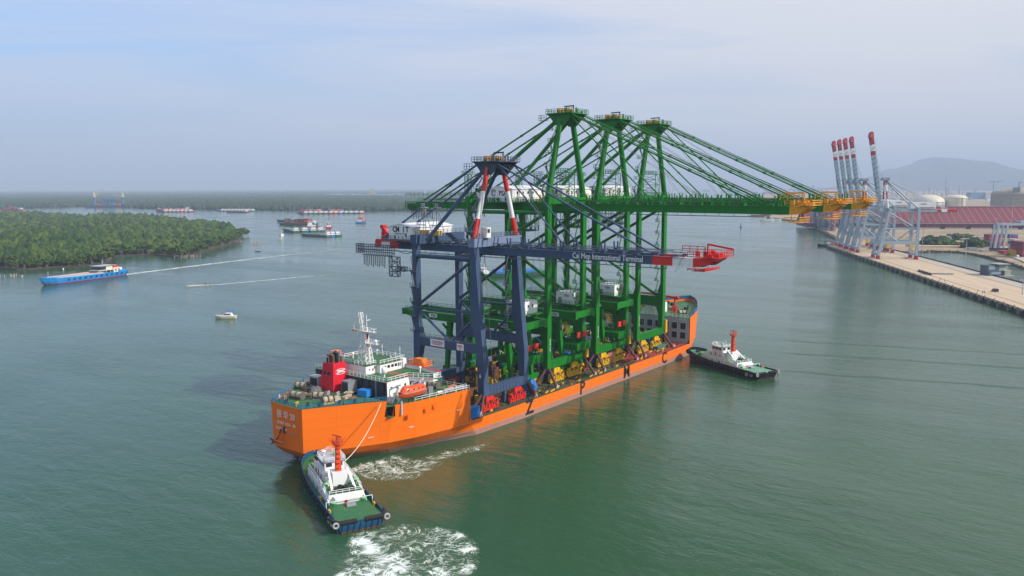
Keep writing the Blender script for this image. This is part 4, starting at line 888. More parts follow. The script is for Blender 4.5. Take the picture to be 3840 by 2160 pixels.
for y, z in ((12.9, 49.9), (17.4, 49.3)):
    q = MB(); q.box(3.54, 3.6, y-0.25, y+0.25, z, z+0.9); sub(q, 'window' if z > 49.5 else 'door', GLASS, ho)
q = MB(); q.box(5.0, 12.5, 10.34, 10.4, 49.3, 50.1); sub(q, 'panel', LGREY, ho)
for o in COL.objects:
    if o.parent is ho: o.location.z = o.location.z if o.name.startswith(('window', 'door', 'panel')) else o.location.z
text('Cai Mep International Terminal', 2.0, cc, (7.33, -51.4, 47.0), RX_AFT, 'boom_lettering', WHITE, sx=0.78, off=0.01)
# red rear sheave frames, rear cable platform, yellow spreader guides, cab
q = MB()
for y in (21.5, 26.5):
    q.box(7.6, 9.6, y-0.7, y+0.7, 48.0, 49.4); q.beam((8.2, y+1.2, 48.0), (8.6, y+1.2, 52.6), 0.5, 0.5); q.beam((9.4, y+1.2, 48.0), (9.0, y+1.2, 52.6), 0.5, 0.5); q.box(8.0, 9.6, y+0.5, y+1.8, 51.6, 52.8); q.beam((8.8, y+0.8, 51.6), (8.8, y-2.0, 48.2), 0.9, 0.9, w2=0.6, h2=0.6)
q.box(7.2, 14.8, 24.0, 29.6, 48.0, 48.5); q.build('rear_sheave_frame', RED, cc)
q = MB(); q.path([(8.2, 27.6, 52.3), (8.2, 14.5, 51.4)], 0.12, 5); q.path([(8.2, 22.6, 51.2), (8.2, 12, 50.4)], 0.12, 5); q.build('service_pipe', MATS['slate_rail'], cc)
q = MB(); q.box(5.6, 7.2, 25.5, 35.5, 45.2, 45.4); q.rail([(5.6, 20, 44.0), (5.6, 36.5, 44.0), (8.5, 36.5, 44.0)], 3.0, 0.9, 0.1, rows=4); q.box(5.6, 7.4, 22.5, 33.8, 43.6, 43.8)
q.lattice((6.2, 20.5, 37.8), (6.2, 20.5, 43.6), 3.4, 1.2, 4, 0.1); q.lattice((6.2, 8.8+7, 40.2), (6.2, 19.5, 40.2), 1.4, 1.2, 4, 0.1); q.beam((6.2, 13.0, 45.5), (6.2, 13.0, 40.0), 0.2, 0.2); q.beam((6.2, 13.0, 40.0), (6.2, 20, 39.4), 0.3, 0.3)
q.build('rear_platform', MATS['slate_rail'], cc)
q = MB()
for i in range(12): q.box(5.6, 5.75, 24.0+i*0.82, 24.2+i*0.82, 40.2+0.3*(i % 3), 43.6)
q.build('festoon_cable', BLACK, cc)
for (ya, yb, sag) in ((13.0, 6.2, 1.6), (5.6, -0.5, 1.9), (20.4, 13.2, 1.0)):
    q = MB(); q.path([(7.2, ya+(yb-ya)*i/8, 45.7-sag*4*(i/8)*(1-i/8)) for i in range(9)], 0.09, 5); q.build('festoon_loop', BLACK, cc)
q = MB(); q.lattice((9.5, -2.0, 44.3), (9.5, -8.6, 44.3), 3.0, 1.6, 4, 0.09); q.box(8.6, 12.4, -6.6, -3.6, 43.4, 45.4); q.build('trolley', MATS['slate_rail'], cc)
q = MB(); q.box(3.4, 5.3, -17.0, -15.2, 50.7, 53.4); cabm = q.build('control_cabin', WHITE, cc); q = MB(); q.box(3.9, 4.9, -17.06, -17.0, 52.0, 53.0); sub(q, 'window', GLASS, cabm)
for y in (3.0, 8.0):
    q = MB()
    for dx in (0, 2.4):
        for dy in (-0.9, 0.9): q.beam((5.0+dx*1.0, y+dy*1.8, 50.6), (6.2, y+dy*0.3, 58.2), 0.18, 0.18)
    q.box(5.4, 7.0, y-0.9, y+0.9, 58.2, 58.4); q.rail([(5.4, y-0.9, 58.4), (5.4, y+0.9, 58.4), (7, y+0.9, 58.4)], 1.0, 0.8, 0.05); q.beam((5.0, y-1.6, 53.4), (5.0, y+1.6, 53.4), 0.3, 0.3, m=0); q.build('rope_tower', LGREY, cc)
    q = MB(); q.box(5.2, 6.6, y-1.3, y+1.3, 50.6, 51.9); q.build('rope_guide', YEL, cc)
for (y0, y1, z0, z1) in ((3.4, -5.2, 20.35, 22.0),):
    pass
q = MB(); q.box(0.02, 0.1, -4.6, 0.6, 20.4, 22.3); q.box(0.02, 0.1, -11.6, -9.2, 20.3, 22.1); q.build('load_sign', WHITE, cc)
text('S.W.L. Under Spreader  Single Lift  65t\nS.W.L. Under Spreader  Twin Lift  80t\nS.W.L. Under Cargo Beam  100t', 0.42, cc, (-0.02, -2.0, 21.4), RX_AFT, 'sign_lettering', mat('red_print', (0.4, 0.05, 0.08), 0.6), sx=0.62)
text('ZPMC', 0.8, cc, (-0.02, -10.4, 21.4), RX_AFT, 'sign_lettering', RED, sx=0.8, off=0.03); text('ZPMC', 0.35, cc, (-0.02, -10.4, 20.7), RX_AFT, 'sign_lettering', MATS['red_print'])
text('6', 1.5, cc, (-0.04, -17.4, 14.2), RX_AFT, 'leg_number', WHITE)
# white hook of the lashing at the boom end
q = MB(); q.tube((7.2, -71.2, 48.2), (7.2, -69.6, 44.8), 0.1, 5); q.beam((7.2, -69.6, 44.8), (7.2, -71.0, 45.8), 0.2, 0.2, w2=0.1); q.build('boom_lashing', WHITE, cc)
# ================================================================= YARD CRANES LYING BETWEEN THE BIG CRANES
def rmg(X0, lab):
    t = thing('yard_crane', lab, 'crane', (X0, 0, 0), 0, 'green yard cranes with white cabins carried between the big cranes', zb=4.3)
    for x in (0, 9.6):
        m = MB(); m.prism([(30.5, 25.6), (30.5, 24.0), (26, 23.2), (-17.5, 23.2), (-17.5, 25.6)], x, x+1.4, 0, ax='x'); gi = m.build('girder', GRN, t)
        m = MB(); m.rail([(x+0.1, 30, 25.6), (x+0.1, -17, 25.6)], 1.1, 2.2, 0.05); sub_ = m.build('girder_railing', GRNL, t)
        for y, sl in ((11.5, 1.6), (-10.5, -1.6)):
            m = MB(); m.beam((x+0.7, y, 23.3), (x+0.7, y+sl, 8.4), 1.6, 1.5, w2=1.1, h2=1.1); m.build('leg', GRN, t)
    for x in (-0.3, 11.0):
        m = MB(); m.box(x-0.1, x+0.5, 30.5, 31.2, 23.9, 25.9) if x < 0 else m.box(x-0.4, x+0.1, 30.5, 31.2, 23.9, 25.9); m.build('end_buffer', GRN, t)
    m = MB(); m.box(0, 11, 30.3, 31.0, 24.2, 25.8); m.build('end_tie', GRN, t); m = MB(); m.box(0, 11, -17.6, -16.8, 23.6, 25.6); m.build('end_tie', GRN, t)
    for y in (13.1, -12.1):
        m = MB(); m.box(-2.5, 13.5, y-0.6, y+0.6, 7.0, 8.4); m.build('sill_beam', GRN, t)
        for cx in (-0.5, 11.5):
            m = bogie_mb(hgt=2.4); bo = m.build('bogie', YEL, t); bo.location = (cx, y, 0.3)
            for k in range(4):
                w = MB(); w.tube((-2.6+k*1.7, -0.6, 0.45), (-2.6+k*1.7, 0.6, 0.45), 0.45, 10); sub(w, 'wheel', YEL, bo)
    # white electrical cabin on top
    m = MB(); m.box(6.3, 12.6, -12.7, -5.9, 26.9, 30.6); cab = m.build('electrical_cabin', WHITE, t)
    for x in (8.0, 10.2): 
        q = MB(); q.box(x-0.3, x+0.3, -12.76, -12.7, 28.8, 29.6); sub(q, 'window', GLASS, cab)
    q = MB(); q.box(6.23, 6.3, -8.0, -6.8, 27.0, 28.9); sub(q, 'door', GREY, cab)
    text('PSA', 1.1, cab, (6.26, -10.0, 29.5), RX_AFT, 'cabin_lettering', MATS['navy_print'])
    q = MB(); q.rail([(6.3, -12.7, 30.6), (12.6, -12.7, 30.6), (12.6, -5.9, 30.6), (6.3, -5.9, 30.6)], 1.0, 1.2, 0.05, closed=True); sub(q, 'cabin_railing', GRNL, cab)
    m = MB(); m.box(5.6, 13.4, -14.2, -4.6, 26.5, 26.88); m.rail([(5.6, -14.2, 26.88), (5.6, -4.6, 26.88)], 1.1, 1.3, 0.05)
    for y in (-13.4, -5.4): m.beam((9.9, y, 25.6), (9.9, y, 26.5), 0.5, 0.5); m.beam((10.9, y, 25.0), (10.9, y, 26.5), 0.5, 0.5)
    m.build('cabin_platform', GRN, t)
    # trolley on the girders
    m = MB(); m.box(-0.2, 11.2, 1.0, 7.0, 25.7, 26.5); m.tube((2.5, 2, 27.4), (8.5, 2, 27.4), 0.8, 10); m.tube((2.5, 5.6, 27.4), (8.5, 5.6, 27.4), 0.8, 10); m.rail([(-.2, 1, 26.5), (-.2, 7, 26.5), (11.2, 7, 26.5)], 1.1, 1.5, 0.05); m.build('trolley', GRNL, t)
    # end frame low down with red tilted seats of the spreader
    m = MB(); m.prism([(-16.9, 13.2), (-16.9, 15.2), (-6.5, 15.2), (-6.5, 13.2)], 1.6, 2.2, 0, ax='x'); m.prism([(-16.9, 13.2), (-16.9, 15.2), (-6.5, 15.2), (-6.5, 13.2)], 8.8, 9.4, 0, ax='x')
    for i in range(9): m.box(2.2, 8.8, -16.6+i*1.2, -16.3+i*1.2, 13.4, 15.0); m.box(1.4, 1.6, -16.6+i*1.2, -16.45+i*1.2, 13.2, 15.2)
    m.box(1.6, 9.4, -17.2, -16.9, 13.0, 15.4); 
    for i in range(6): m.box(2.4+i*1.15, 2.55+i*1.15, -17.3, -17.2, 13.0, 15.4)
    m.build('spreader_frame', GRN, t)
    for x in (3.4, 6.6):
        for y in (-15.0, -12.2):
            q = MB(); q.beam((x, y, 15.3), (x, y-0.9, 18.4), 0.2, 0.2); q.beam((x+1.6, y, 15.3), (x+1.6, y-0.9, 18.4), 0.2, 0.2); q.beam((x, y+1.6, 15.3), (x, y-0.6, 17.4), 0.2, 0.2); q.beam((x+1.6, y+1.6, 15.3), (x+1.6, y-0.6, 17.4), 0.2, 0.2); q.build('spreader_frame_post', GRN, t)
        q = MB(); q.prism([(x-0.1, 16.9), (x+1.7, 16.9), (x+1.7, 18.6), (x-0.1, 18.6)], -16.2, -15.9, 0, ax='y'); q.build('guide_flap', RED, t)
    for y in (11.8, -10.8):
        m = MB(); m.beam((-1.5, y+0.8, 22.8), (12.5, y+1.2, 9.0), 0.5, 0.5); m.build('brace', GRN, t)
    # sign boards on the aft girder face, cable reel on the starboard end
    for y in (18.0, -9.6):
        q = MB(); q.box(-0.06, 0.0, y-1.7, y+1.7, 24.0, 25.2) if y > 0 else q.box(-0.06, 0, y-1.7, y+1.7, 23.7, 24.9); q.build('sign_board', WHITE, t)
        text('PSA', 1.0, t, (-0.1, y-0.2, 24.6 if y > 0 else 24.3), RX_AFT, 'sign_lettering', MATS['navy_print'], sx=1.2)
    q = MB(); q.tube((-0.6, -14.2, 20.6), (-0.4, -14.2, 20.6), 0.45, 12)
    for i in range(20):
        a = 2*PI*i/24; q.beam((-0.5, -14.2+0.5*math.cos(a), 20.6+0.5*math.sin(a)), (-0.5, -14.2+1.95*math.cos(a), 20.6+1.95*math.sin(a)), 0.06, 0.1)
    q.build('cable_reel', YEL, t)
    return t
r1 = rmg(74.4-5.8, 'yard crane with white cabin seen between the slate crane legs')
sn = snapshot(r1)
dup(sn, (94.6, 0, 0), 0, 'yard crane with white cabin inside the nearest green crane'); dup(sn, (119.8, 0, 0), 0, 'yard crane with white cabin inside the middle green crane')
# ================================================================= SEA FASTENINGS AND CARGO ON DECK
SEAF = []
BR = mat('brown_brace', (0.10, 0.04, 0.03), 0.65, var=0.3); BRR = mat('dark_red_brace', (0.30, 0.03, 0.04), 0.6)
names = [('slate crane', 48.9, 17.9, -18.6), ('nearest green crane', 83.4, 19.2, -14.9), ('middle green crane', 110.9, 19.2, -14.9), ('bow green crane', 138.5, 19.2, -14.9)]
proto = None
for nm, X0, b_, yy in names:
    for k, (dx, sg) in enumerate(((1.0, -1), (b_+1.0, 1))):
        for j, (ex, ey, lab) in enumerate(((sg*1.2, -4.2 if nm != 'slate crane' else -1.6, 'outboard'), (sg*5.2, 1.2, 'fore and aft'))):
            if nm == 'slate crane' and j == 0: ey = -1.4; ex = sg*3.4
            m = MB(); p0 = Vector((X0+dx, yy+0.6, 10.2)); p1 = Vector((X0+dx+ex, yy+0.6+ey, 4.3)); m.tube(p0, p1, 0.42, 10); 
            d = (p1-p0).normalized(); m.tube(p1-d*1.2, p1, 0.43, 10, m=1)
            o = m.build('sea_fastening_brace', [BR, BRR], None)
            end = 'aft' if sg < 0 else 'forward'
            tag(o, '%s brown brace at the %s starboard leg of the %s' % (lab, end, nm), 'brace', 'brown braces holding the cranes to the deck')
            m = MB(); m.prism([(p1.x-0.7, 4.25), (p1.x+0.7, 4.25), (p1.x, 5.6)], p1.y-0.25, p1.y-0.05, 0, ax='y'); m.build('brace_foot', LGREY if j == 0 else BR, o)
for nm, X0, b_, yy in names:
    for dx in (1.0, b_+1.0):
        for sg in (-1, 1):
            m = MB(); yp_ = 6.2 if 'slate' in nm else 16.0; m.tube((X0+dx, yp_, 12), (X0+dx+sg*4.6, yp_-1.5*sg, 4.3), 0.42, 10); o = m.build('sea_fastening_brace', BR, None)
            tag(o, '%s-leaning brace at %s port leg of %s' % ('aft' if sg < 0 else 'forward', 'aft' if dx < 3 else 'forward', nm), 'brace', 'brown braces holding the cranes to the deck')
def block(name, label, cat, x, y, z, sx_, sy_, sz_, m, rz=0, group=None, m2=None):
    p = MB(); p.box(-sx_/2, sx_/2, -sy_/2, sy_/2, 0, sz_)
    k = max(2, int(sx_/0.9))
    for i in range(k): xx = -sx_/2+(i+0.5)*sx_/k; p.box(xx-0.08, xx+0.08, -sy_/2-0.06, sy_/2+0.06, 0.1, sz_-0.1, 0)
    p.box(-sx_/2-0.06, sx_/2+0.06, -sy_/2-0.06, sy_/2+0.06, sz_, sz_+0.1, 1)
    o = p.build(name, [m, m2 or m], None, loc=(x, y, z), rz=rz); return tag(o, label, cat, group)
LZ = LOW-0.12
SALM = mat('salmon_tarpaulin', (0.62, 0.24, 0.14), 0.75, var=0.15, bump=0.4); BTARP = mat('blue_tarpaulin', (0.02, 0.14, 0.42), 0.6, var=0.35, scale=2, bump=0.6); PTARP = mat('pale_tarpaulin', (0.42, 0.47, 0.55), 0.7, var=0.2, bump=0.4)
block('container', 'blue container on deck just forward of the orange stern block', 'container', 44.6, -18.2, LZ, 3.4, 2.2, 2.6, BLUE, 0)
heap('cargo_bundle', 'salmon covered cargo between the legs of the slate crane', 'cargo', 60.5, -12.5, LZ+1.0, 3.6, 1.6, 2.4, SALM, seed=21, coils=False)
block('cargo_skid', 'steel skid under the salmon covered cargo', 'skid', 60.5, -12.5, LZ, 7.0, 3.0, 1.0, RUST)
block('container', 'dark blue container beyond the aft leg of the slate crane', 'container', 52.0, -6.0, LZ, 5.0, 2.4, 2.6, mat('dark_blue_tarp', (0.03, 0.08, 0.22), 0.6))
block('control_box', 'cream switch cabinet on deck beside the slate crane sill', 'cabinet', 55.6, -15.4, LZ, 1.8, 1.4, 1.6, LGREY)
for i, (x, y, lab) in enumerate(((73.0, -15.0, 'bright blue tarpaulin heap forward of the slate crane'), (77.0, -13.0, 'blue tarpaulin covered machinery beside the nearest green leg'), (96.5, -7.0, 'dark blue tarpaulin inside the nearest green crane'))):
    heap('tarpaulin_heap', lab, 'tarpaulin', x, y, LZ, 2.8, 1.8, 3.4-i*0.6, BTARP, seed=30+i, coils=False)
block('tarpaulin_stack', 'big pale tarpaulin covered stack inside the middle green crane', 'cargo', 121.0, -2.5, LZ, 12.0, 7.0, 7.2, PTARP)
block('container', 'bright blue container on deck inside the middle green crane', 'container', 118.5, -11.2, LZ, 6.0, 2.5, 4.6, BLUE)
heap('cargo_bundle', 'salmon tarpaulin cargo beside the bright blue container', 'cargo', 125.0, -12.2, LZ, 4.2, 2.2, 4.4, SALM, seed=41, coils=False)
m = MB(); m.lathe((0, 0, 0), [(2.2, 0), (2.4, 0.4), (1.6, 0.9), (1.2, 1.8), (0.5, 2.2)], 14); 
for i in range(8): m.box(-1.6+i*0.4, -1.4+i*0.4, -1.2, 1.2, 0.8, 2.0+0.4*(i % 3))
o = m.build('cable_drum', YEL, None, loc=(119.6, -11.0, LZ+4.7)); tag(o, 'yellow cable drum standing on the bright blue container', 'drum')
for i, (x, y, sx_, sy_, hh, mm, lab) in enumerate(((92.5, -12.4, 7, 1.4, 1.0, SALM, 'long salmon beam package on deck inside the nearest green crane'), (96.0, -13.2, 10, 0.6, 0.6, YEL, 'long yellow girder on deck beside the salmon package'), (155.0, -14.5, 8, 4.5, 1.2, mat('plate_green', (0.06, 0.16, 0.12), 0.6), 'stack of green and white plates on the red deck'), (160.2, -15.5, 5.0, 4.0, 1.0, RUST, 'rusty frame rack beside the plate stack near the bow'))):
    block('deck_package', lab, 'cargo', x, y, LZ, sx_, sy_, hh, mm)
m = MB()
for x in (164.6, 166.6):
    for y in (-9.5, -12.5): m.beam((x, y, LZ), (x, y, LZ+7.4), 0.3, 0.3)
    for k in range(5): m.beam((x, -9.5, LZ+0.8+k*1.5), (x, -12.5, LZ+0.8+k*1.5), 0.25, 0.25); m.beam((164.6, -9.5-3*(x > 165), LZ+0.8+k*1.5), (166.6, -9.5-3*(x > 165), LZ+.8+k*1.5), 0.25, 0.25)
o = m.build('pipe_rack', RUST, None); tag(o, 'tall rusty rack standing before the forecastle wall', 'rack')
for i, y in enumerate((-11.6, -10.4)):
    m = MB(); m.tube((165.6, y, LZ+0.3), (165.6, y, LZ+6.8), 0.42, 8); o = m.build('spare_pipe', LGREY if i else RUST, None); tag(o, ('rusty' if not i else 'pale')+' pipe section standing in the rack by the forecastle wall', 'pipe')
# machinery clutter of loose parts under the cranes, too small and too tangled to count
rr = random.Random(11); m = MB()
for i in range(620):
    x = 46+rr.random()*120; y = -13+rr.random()*30; s = 0.3+rr.random()**2*1.3; h_ = 0.3+rr.random()**2*4.5; mi = rr.choice((0, 0, 1, 2, 3, 4))
    m.box(x-s, x+s, y-s*rr.random()-0.1, y+s*rr.random()+0.1, LZ, LZ+h_, mi)
for i in range(110):
    x = 46+rr.random()*120; y = -19.5+rr.random()*4; s = 0.5+rr.random()*1.2; m.beam((x-s, y-0.3, LZ+0.2), (x+s, y+0.3, LZ+0.2), 0.3, 0.35, (0, 4, 1)[i % 3])
for i in range(420):
    x = 66+rr.random()*97; y = -11+rr.random()*22; z = LZ+rr.random()**2*7; L_ = 1+rr.random()*3; m.beam((x, y, z), (x+rr.uniform(-L_, L_), y+rr.uniform(-L_, L_), z+rr.random()*2.5), 0.22, 0.22, rr.choice((0, 1, 2, 3)))
o = m.build('lashing_gear', [RUST, YEL, GRN, BLUE, DKGREY], None); tag(o, 'tangle of lashing gear and loose machinery spread over the cargo deck', 'gear', kind='stuff')
for i, (x, y, z0, z1, lab) in enumerate(((57, -7.5, 16, 45.6, 'aft pair'), (84, -6, 26, 56, 'pair at the nearest green crane'), (113, -6, 26, 56, 'pair at the middle green crane'), (141, -6, 26, 56, 'pair at the bow green crane'))):
    m = MB()
    for sx_ in (-1, 1): m.tube((x+6, y, z1), (x+6+sx_*1.6, y+sx_*4.5, z0-10), 0.06, 5, caps=False); m.tube((x+6+sx_*1.2, y+sx_*3.4, z0-6), (x+6+sx_*1.4, y+sx_*3.9, z0-9), 0.2, 6, m=1)
    o = m.build('lashing_wire', [STEEL, YEL], None); tag(o, 'steel lashing wires with yellow turnbuckles, '+lab, 'wire', 'lashing wires')
# ================================================================= WATER, LAND, AIR
def water_mat():
    m = bpy.data.materials.new('river_water'); m.use_nodes = True; t = m.node_tree; b = t.nodes['Principled BSDF']
    g = N(t, 'ShaderNodeNewGeometry')
    def noise(scale, detail=3.0, rough=0.55, dist=0.0, mp=None):
        n = N(t, 'ShaderNodeTexNoise', ins={'Scale': scale, 'Detail': detail, 'Roughness': rough, 'Distortion': dist})
        if mp:
            q = N(t, 'ShaderNodeMapping'); q.inputs['Scale'].default_value = mp[0]; q.inputs['Rotation'].default_value = (0, 0, math.radians(mp[1])); L(t, g.outputs['Position'], q.inputs[0]); L(t, q.outputs[0], n.inputs['Vector'])
        else: L(t, g.outputs['Position'], n.inputs['Vector'])
        return n.outputs[0]
    big = noise(0.006, 4, 0.55, 1.2, ((1, 0.35, 1), 30)); med = noise(0.03, 4, 0.6, 0.8)
    c = ramp(t, big, [(0.35, (0.020, 0.070, 0.034)), (0.65, (0.032, 0.094, 0.046))])
    c = mix(t, math_(t, 'MULTIPLY', med, 0.45), c, (0.032, 0.078, 0.026))
    L(t, c, b.inputs['Base Color'])
    b.inputs['IOR'].default_value = 1.333; b.inputs['Specular IOR Level'].default_value = 0.5
    # calm and ruffled patches change the sheen
    rg = ramp(t, noise(0.012, 5, 0.6, 2.0, ((1, 0.25, 1), 38)), [(0.35, 0.04), (0.65, 0.20)]); L(t, rg, b.inputs['Roughness'])
    w1 = noise(0.42, 4, 0.62, 0.4, ((1, 0.42, 1), 20)); w2 = noise(1.7, 3, 0.6, 0.2, ((1, 0.5, 1), 35)); w3 = noise(0.11, 2, 0.5, 0.5, ((1, 0.4, 1), 15))
    hsum = math_(t, 'ADD', math_(t, 'MULTIPLY', w1, 0.55), math_(t, 'ADD', math_(t, 'MULTIPLY', w2, 0.16), math_(t, 'MULTIPLY', w3, 0.9)))
    cdn = N(t, 'ShaderNodeVectorMath', operation='LENGTH'); L(t, g.outputs['Position'], cdn.inputs[0])
    amp = ramp(t, math_(t, 'DIVIDE', cdn.outputs['Value'], 2500.0), [(0.0, 1.0), (0.25, 0.75), (1.0, 0.30)])
    rp = ramp(t, noise(0.011, 5, 0.62, 1.8, ((1, 0.3, 1), 38)), [(0.35, 0.38), (0.65, 1.25)])
    # three long bands of stronger ripple bump off the starboard side
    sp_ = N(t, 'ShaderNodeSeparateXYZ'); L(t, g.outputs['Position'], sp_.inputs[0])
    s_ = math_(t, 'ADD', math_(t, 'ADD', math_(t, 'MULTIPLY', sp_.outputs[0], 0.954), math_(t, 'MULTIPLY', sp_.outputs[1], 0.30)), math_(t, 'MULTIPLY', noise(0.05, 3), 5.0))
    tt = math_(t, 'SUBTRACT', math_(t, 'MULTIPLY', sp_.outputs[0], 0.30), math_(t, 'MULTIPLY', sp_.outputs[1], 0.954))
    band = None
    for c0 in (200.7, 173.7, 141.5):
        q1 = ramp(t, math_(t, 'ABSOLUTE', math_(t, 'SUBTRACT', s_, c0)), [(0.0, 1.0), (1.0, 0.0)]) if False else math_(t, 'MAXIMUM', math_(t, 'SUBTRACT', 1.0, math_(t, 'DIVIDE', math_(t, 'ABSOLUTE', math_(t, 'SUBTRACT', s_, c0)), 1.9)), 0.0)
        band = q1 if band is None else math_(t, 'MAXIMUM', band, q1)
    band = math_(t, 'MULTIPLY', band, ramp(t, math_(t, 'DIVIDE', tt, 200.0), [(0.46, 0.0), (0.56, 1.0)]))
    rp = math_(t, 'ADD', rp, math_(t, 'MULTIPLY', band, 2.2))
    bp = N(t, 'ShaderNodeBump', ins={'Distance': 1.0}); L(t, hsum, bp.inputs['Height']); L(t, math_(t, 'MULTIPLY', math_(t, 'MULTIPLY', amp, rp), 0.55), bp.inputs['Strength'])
    L(t, bp.outputs[0], b.inputs['Normal']); return m
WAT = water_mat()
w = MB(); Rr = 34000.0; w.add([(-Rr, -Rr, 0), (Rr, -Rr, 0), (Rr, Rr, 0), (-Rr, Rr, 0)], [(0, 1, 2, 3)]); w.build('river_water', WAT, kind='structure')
# air
hm = bpy.data.materials.new('haze_air'); hm.use_nodes = True; ht = hm.node_tree; ht.nodes.clear()
pv = N(ht, 'ShaderNodeVolumePrincipled', ins={'Density': 0.000135, 'Anisotropy': 0.0}); pv.inputs['Color'].default_value = (0.66, 0.80, 1.0, 1)
ho_ = N(ht, 'ShaderNodeOutputMaterial'); L(ht, pv.outputs[0], ho_.inputs['Volume'])
hb = MB(); hb.box(-35000, 35000, -35000, 35000, -4.0, 640.0); hz_ = hb.build('haze', hm); hz_['kind'] = 'stuff'
# ---- numpy canopy
def ico(sub_):
    import bmesh
    bm = bmesh.new(); bmesh.ops.create_icosphere(bm, subdivisions=sub_, radius=1.0); v = np.array([x.co[:] for x in bm.verts], np.float32); f = np.array([[x.index for x in q.verts] for q in bm.faces], np.int32); bm.free(); return v, f
def np_mesh(name, V, F, tint, m):
    me = bpy.data.meshes.new(name); me.vertices.add(len(V)); me.vertices.foreach_set('co', V.astype(np.float32).ravel())
    me.loops.add(F.size); me.loops.foreach_set('vertex_index', F.astype(np.int32).ravel()); me.polygons.add(len(F)); me.polygons.foreach_set('loop_start', np.arange(0, F.size, F.shape[1], dtype=np.int32)); me.polygons.foreach_set('loop_total', np.full(len(F), F.shape[1], np.int32))
    a = me.attributes.new('tint', 'FLOAT', 'FACE'); a.data.foreach_set('value', tint.astype(np.float32)); me.materials.append(m); me.update(calc_edges=True); me.validate(); return me
def leaf_mat(name, stops, fine=0.9):
    m = bpy.data.materials.new(name); m.use_nodes = True; t = m.node_tree; b = t.nodes['Principled BSDF']
    at = N(t, 'ShaderNodeAttribute', attribute_name='tint'); g = N(t, 'ShaderNodeNewGeometry')
    n = N(t, 'ShaderNodeTexNoise', ins={'Scale': fine, 'Detail': 3.0}); L(t, g.outputs['Position'], n.inputs['Vector'])
    n2 = N(t, 'ShaderNodeTexNoise', ins={'Scale': 0.012, 'Detail': 4.0}); L(t, g.outputs['Position'], n2.inputs['Vector'])
    f = math_(t, 'ADD', math_(t, 'ADD', math_(t, 'MULTIPLY', at.outputs['Fac'], 0.42), math_(t, 'MULTIPLY', n.outputs[0], 0.55)), math_(t, 'MULTIPLY', n2.outputs[0], 0.35))
    L(t, ramp(t, f, stops), b.inputs['Base Color']); b.inputs['Roughness'].default_value = 0.75; b.inputs['Specular IOR Level'].default_value = 0.15; return m
LEAF = leaf_mat('mangrove_leaves', [(0.28, (0.005, 0.016, 0.005)), (0.58, (0.022, 0.058, 0.010)), (0.92, (0.085, 0.125, 0.020))])
LEAFF = leaf_mat('far_forest_leaves', [(0.25, (0.006, 0.022, 0.010)), (0.6, (0.014, 0.042, 0.016)), (0.9, (0.045, 0.075, 0.022))], 0.05)
rng = np.random.default_rng(4)
def inpoly(P, poly):
    x, y = P[:, 0], P[:, 1]; n = len(poly); r = np.zeros(len(P), bool); j = n-1
    for i in range(n):
        xi, yi = poly[i]; xj, yj = poly[j]; c = ((yi > y) != (yj > y)) & (x < (xj-xi)*(y-yi)/(yj-yi+1e-9)+xi); r ^= c; j = i
    return r
def crowns(pts, rad, hgt, zb_, sub_, rough_=0.28):
    v, f = ico(sub_); n = len(pts); m = len(v)
    V = np.repeat(v[None], n, 0); V *= (1+rng.uniform(-rough_, rough_, (n, m, 1)))
    sx_ = rad[:, None]; V[:, :, 0] *= sx_*rng.uniform(0.8, 1.2, (n, 1)); V[:, :, 1] *= sx_*rng.uniform(0.8, 1.2, (n, 1)); V[:, :, 2] *= (hgt-zb_)[:, None]*0.62
    V[:, :, 0] += pts[:, 0:1]; V[:, :, 1] += pts[:, 1:2]; V[:, :, 2] += (zb_+(hgt-zb_)*0.42)[:, None]; V[:, :, 2] = np.maximum(V[:, :, 2], 0.2)
    F = (f[None]+(np.arange(n)*m)[:, None, None]).reshape(-1, 3); tint = np.repeat(rng.uniform(0, 1, n), len(f))+rng.uniform(-0.1, 0.1, n*len(f)); return V.reshape(-1, 3), F, tint
isl_px = [(-60,1010),(0,1008),(60,1012),(112,1010),(200,1004),(306,1000),(414,985),(421,963),(500,958),(581,956),(656,967),(742,956),(790,937),(850,920),(895,907),(906,884)]
isl = [tuple(G(x, y, 0)[:2]) for x, y in isl_px]+[tuple(G(x, y, 12)[:2]) for x, y in ((890, 858), (857, 836), (800, 822), (745, 818), (640, 813), (560, 806), (522, 803), (505, 809), (485, 797), (373, 794), (317, 803), (224, 795), (100, 793), (-60, 792))]
g_ = MB(); g_.prism(isl, -0.5, 0.7, 0); o = g_.build('mangrove_mud_bank', mat('mud', (0.06, 0.045, 0.035), 0.8, var=0.3, scale=0.2), kind='structure')
xs = [p[0] for p in isl]; ysl = [p[1] for p in isl]
def dist_cam(P): return np.hypot(P[:, 0]-CAM.x, P[:, 1]-CAM.y)
cand = np.column_stack([rng.uniform(min(xs), max(xs), 90000), rng.uniform(min(ysl), max(ysl), 90000)]); cand = cand[inpoly(cand, isl)]
area = len(cand)/60000*(max(xs)-min(xs))*(max(ysl)-min(ysl)); D = dist_cam(cand)
keepp = np.clip((620/D)**2.0, 0.10, 1.0); cand = cand[rng.uniform(0, 1, len(cand)) < keepp]; D = dist_cam(cand)
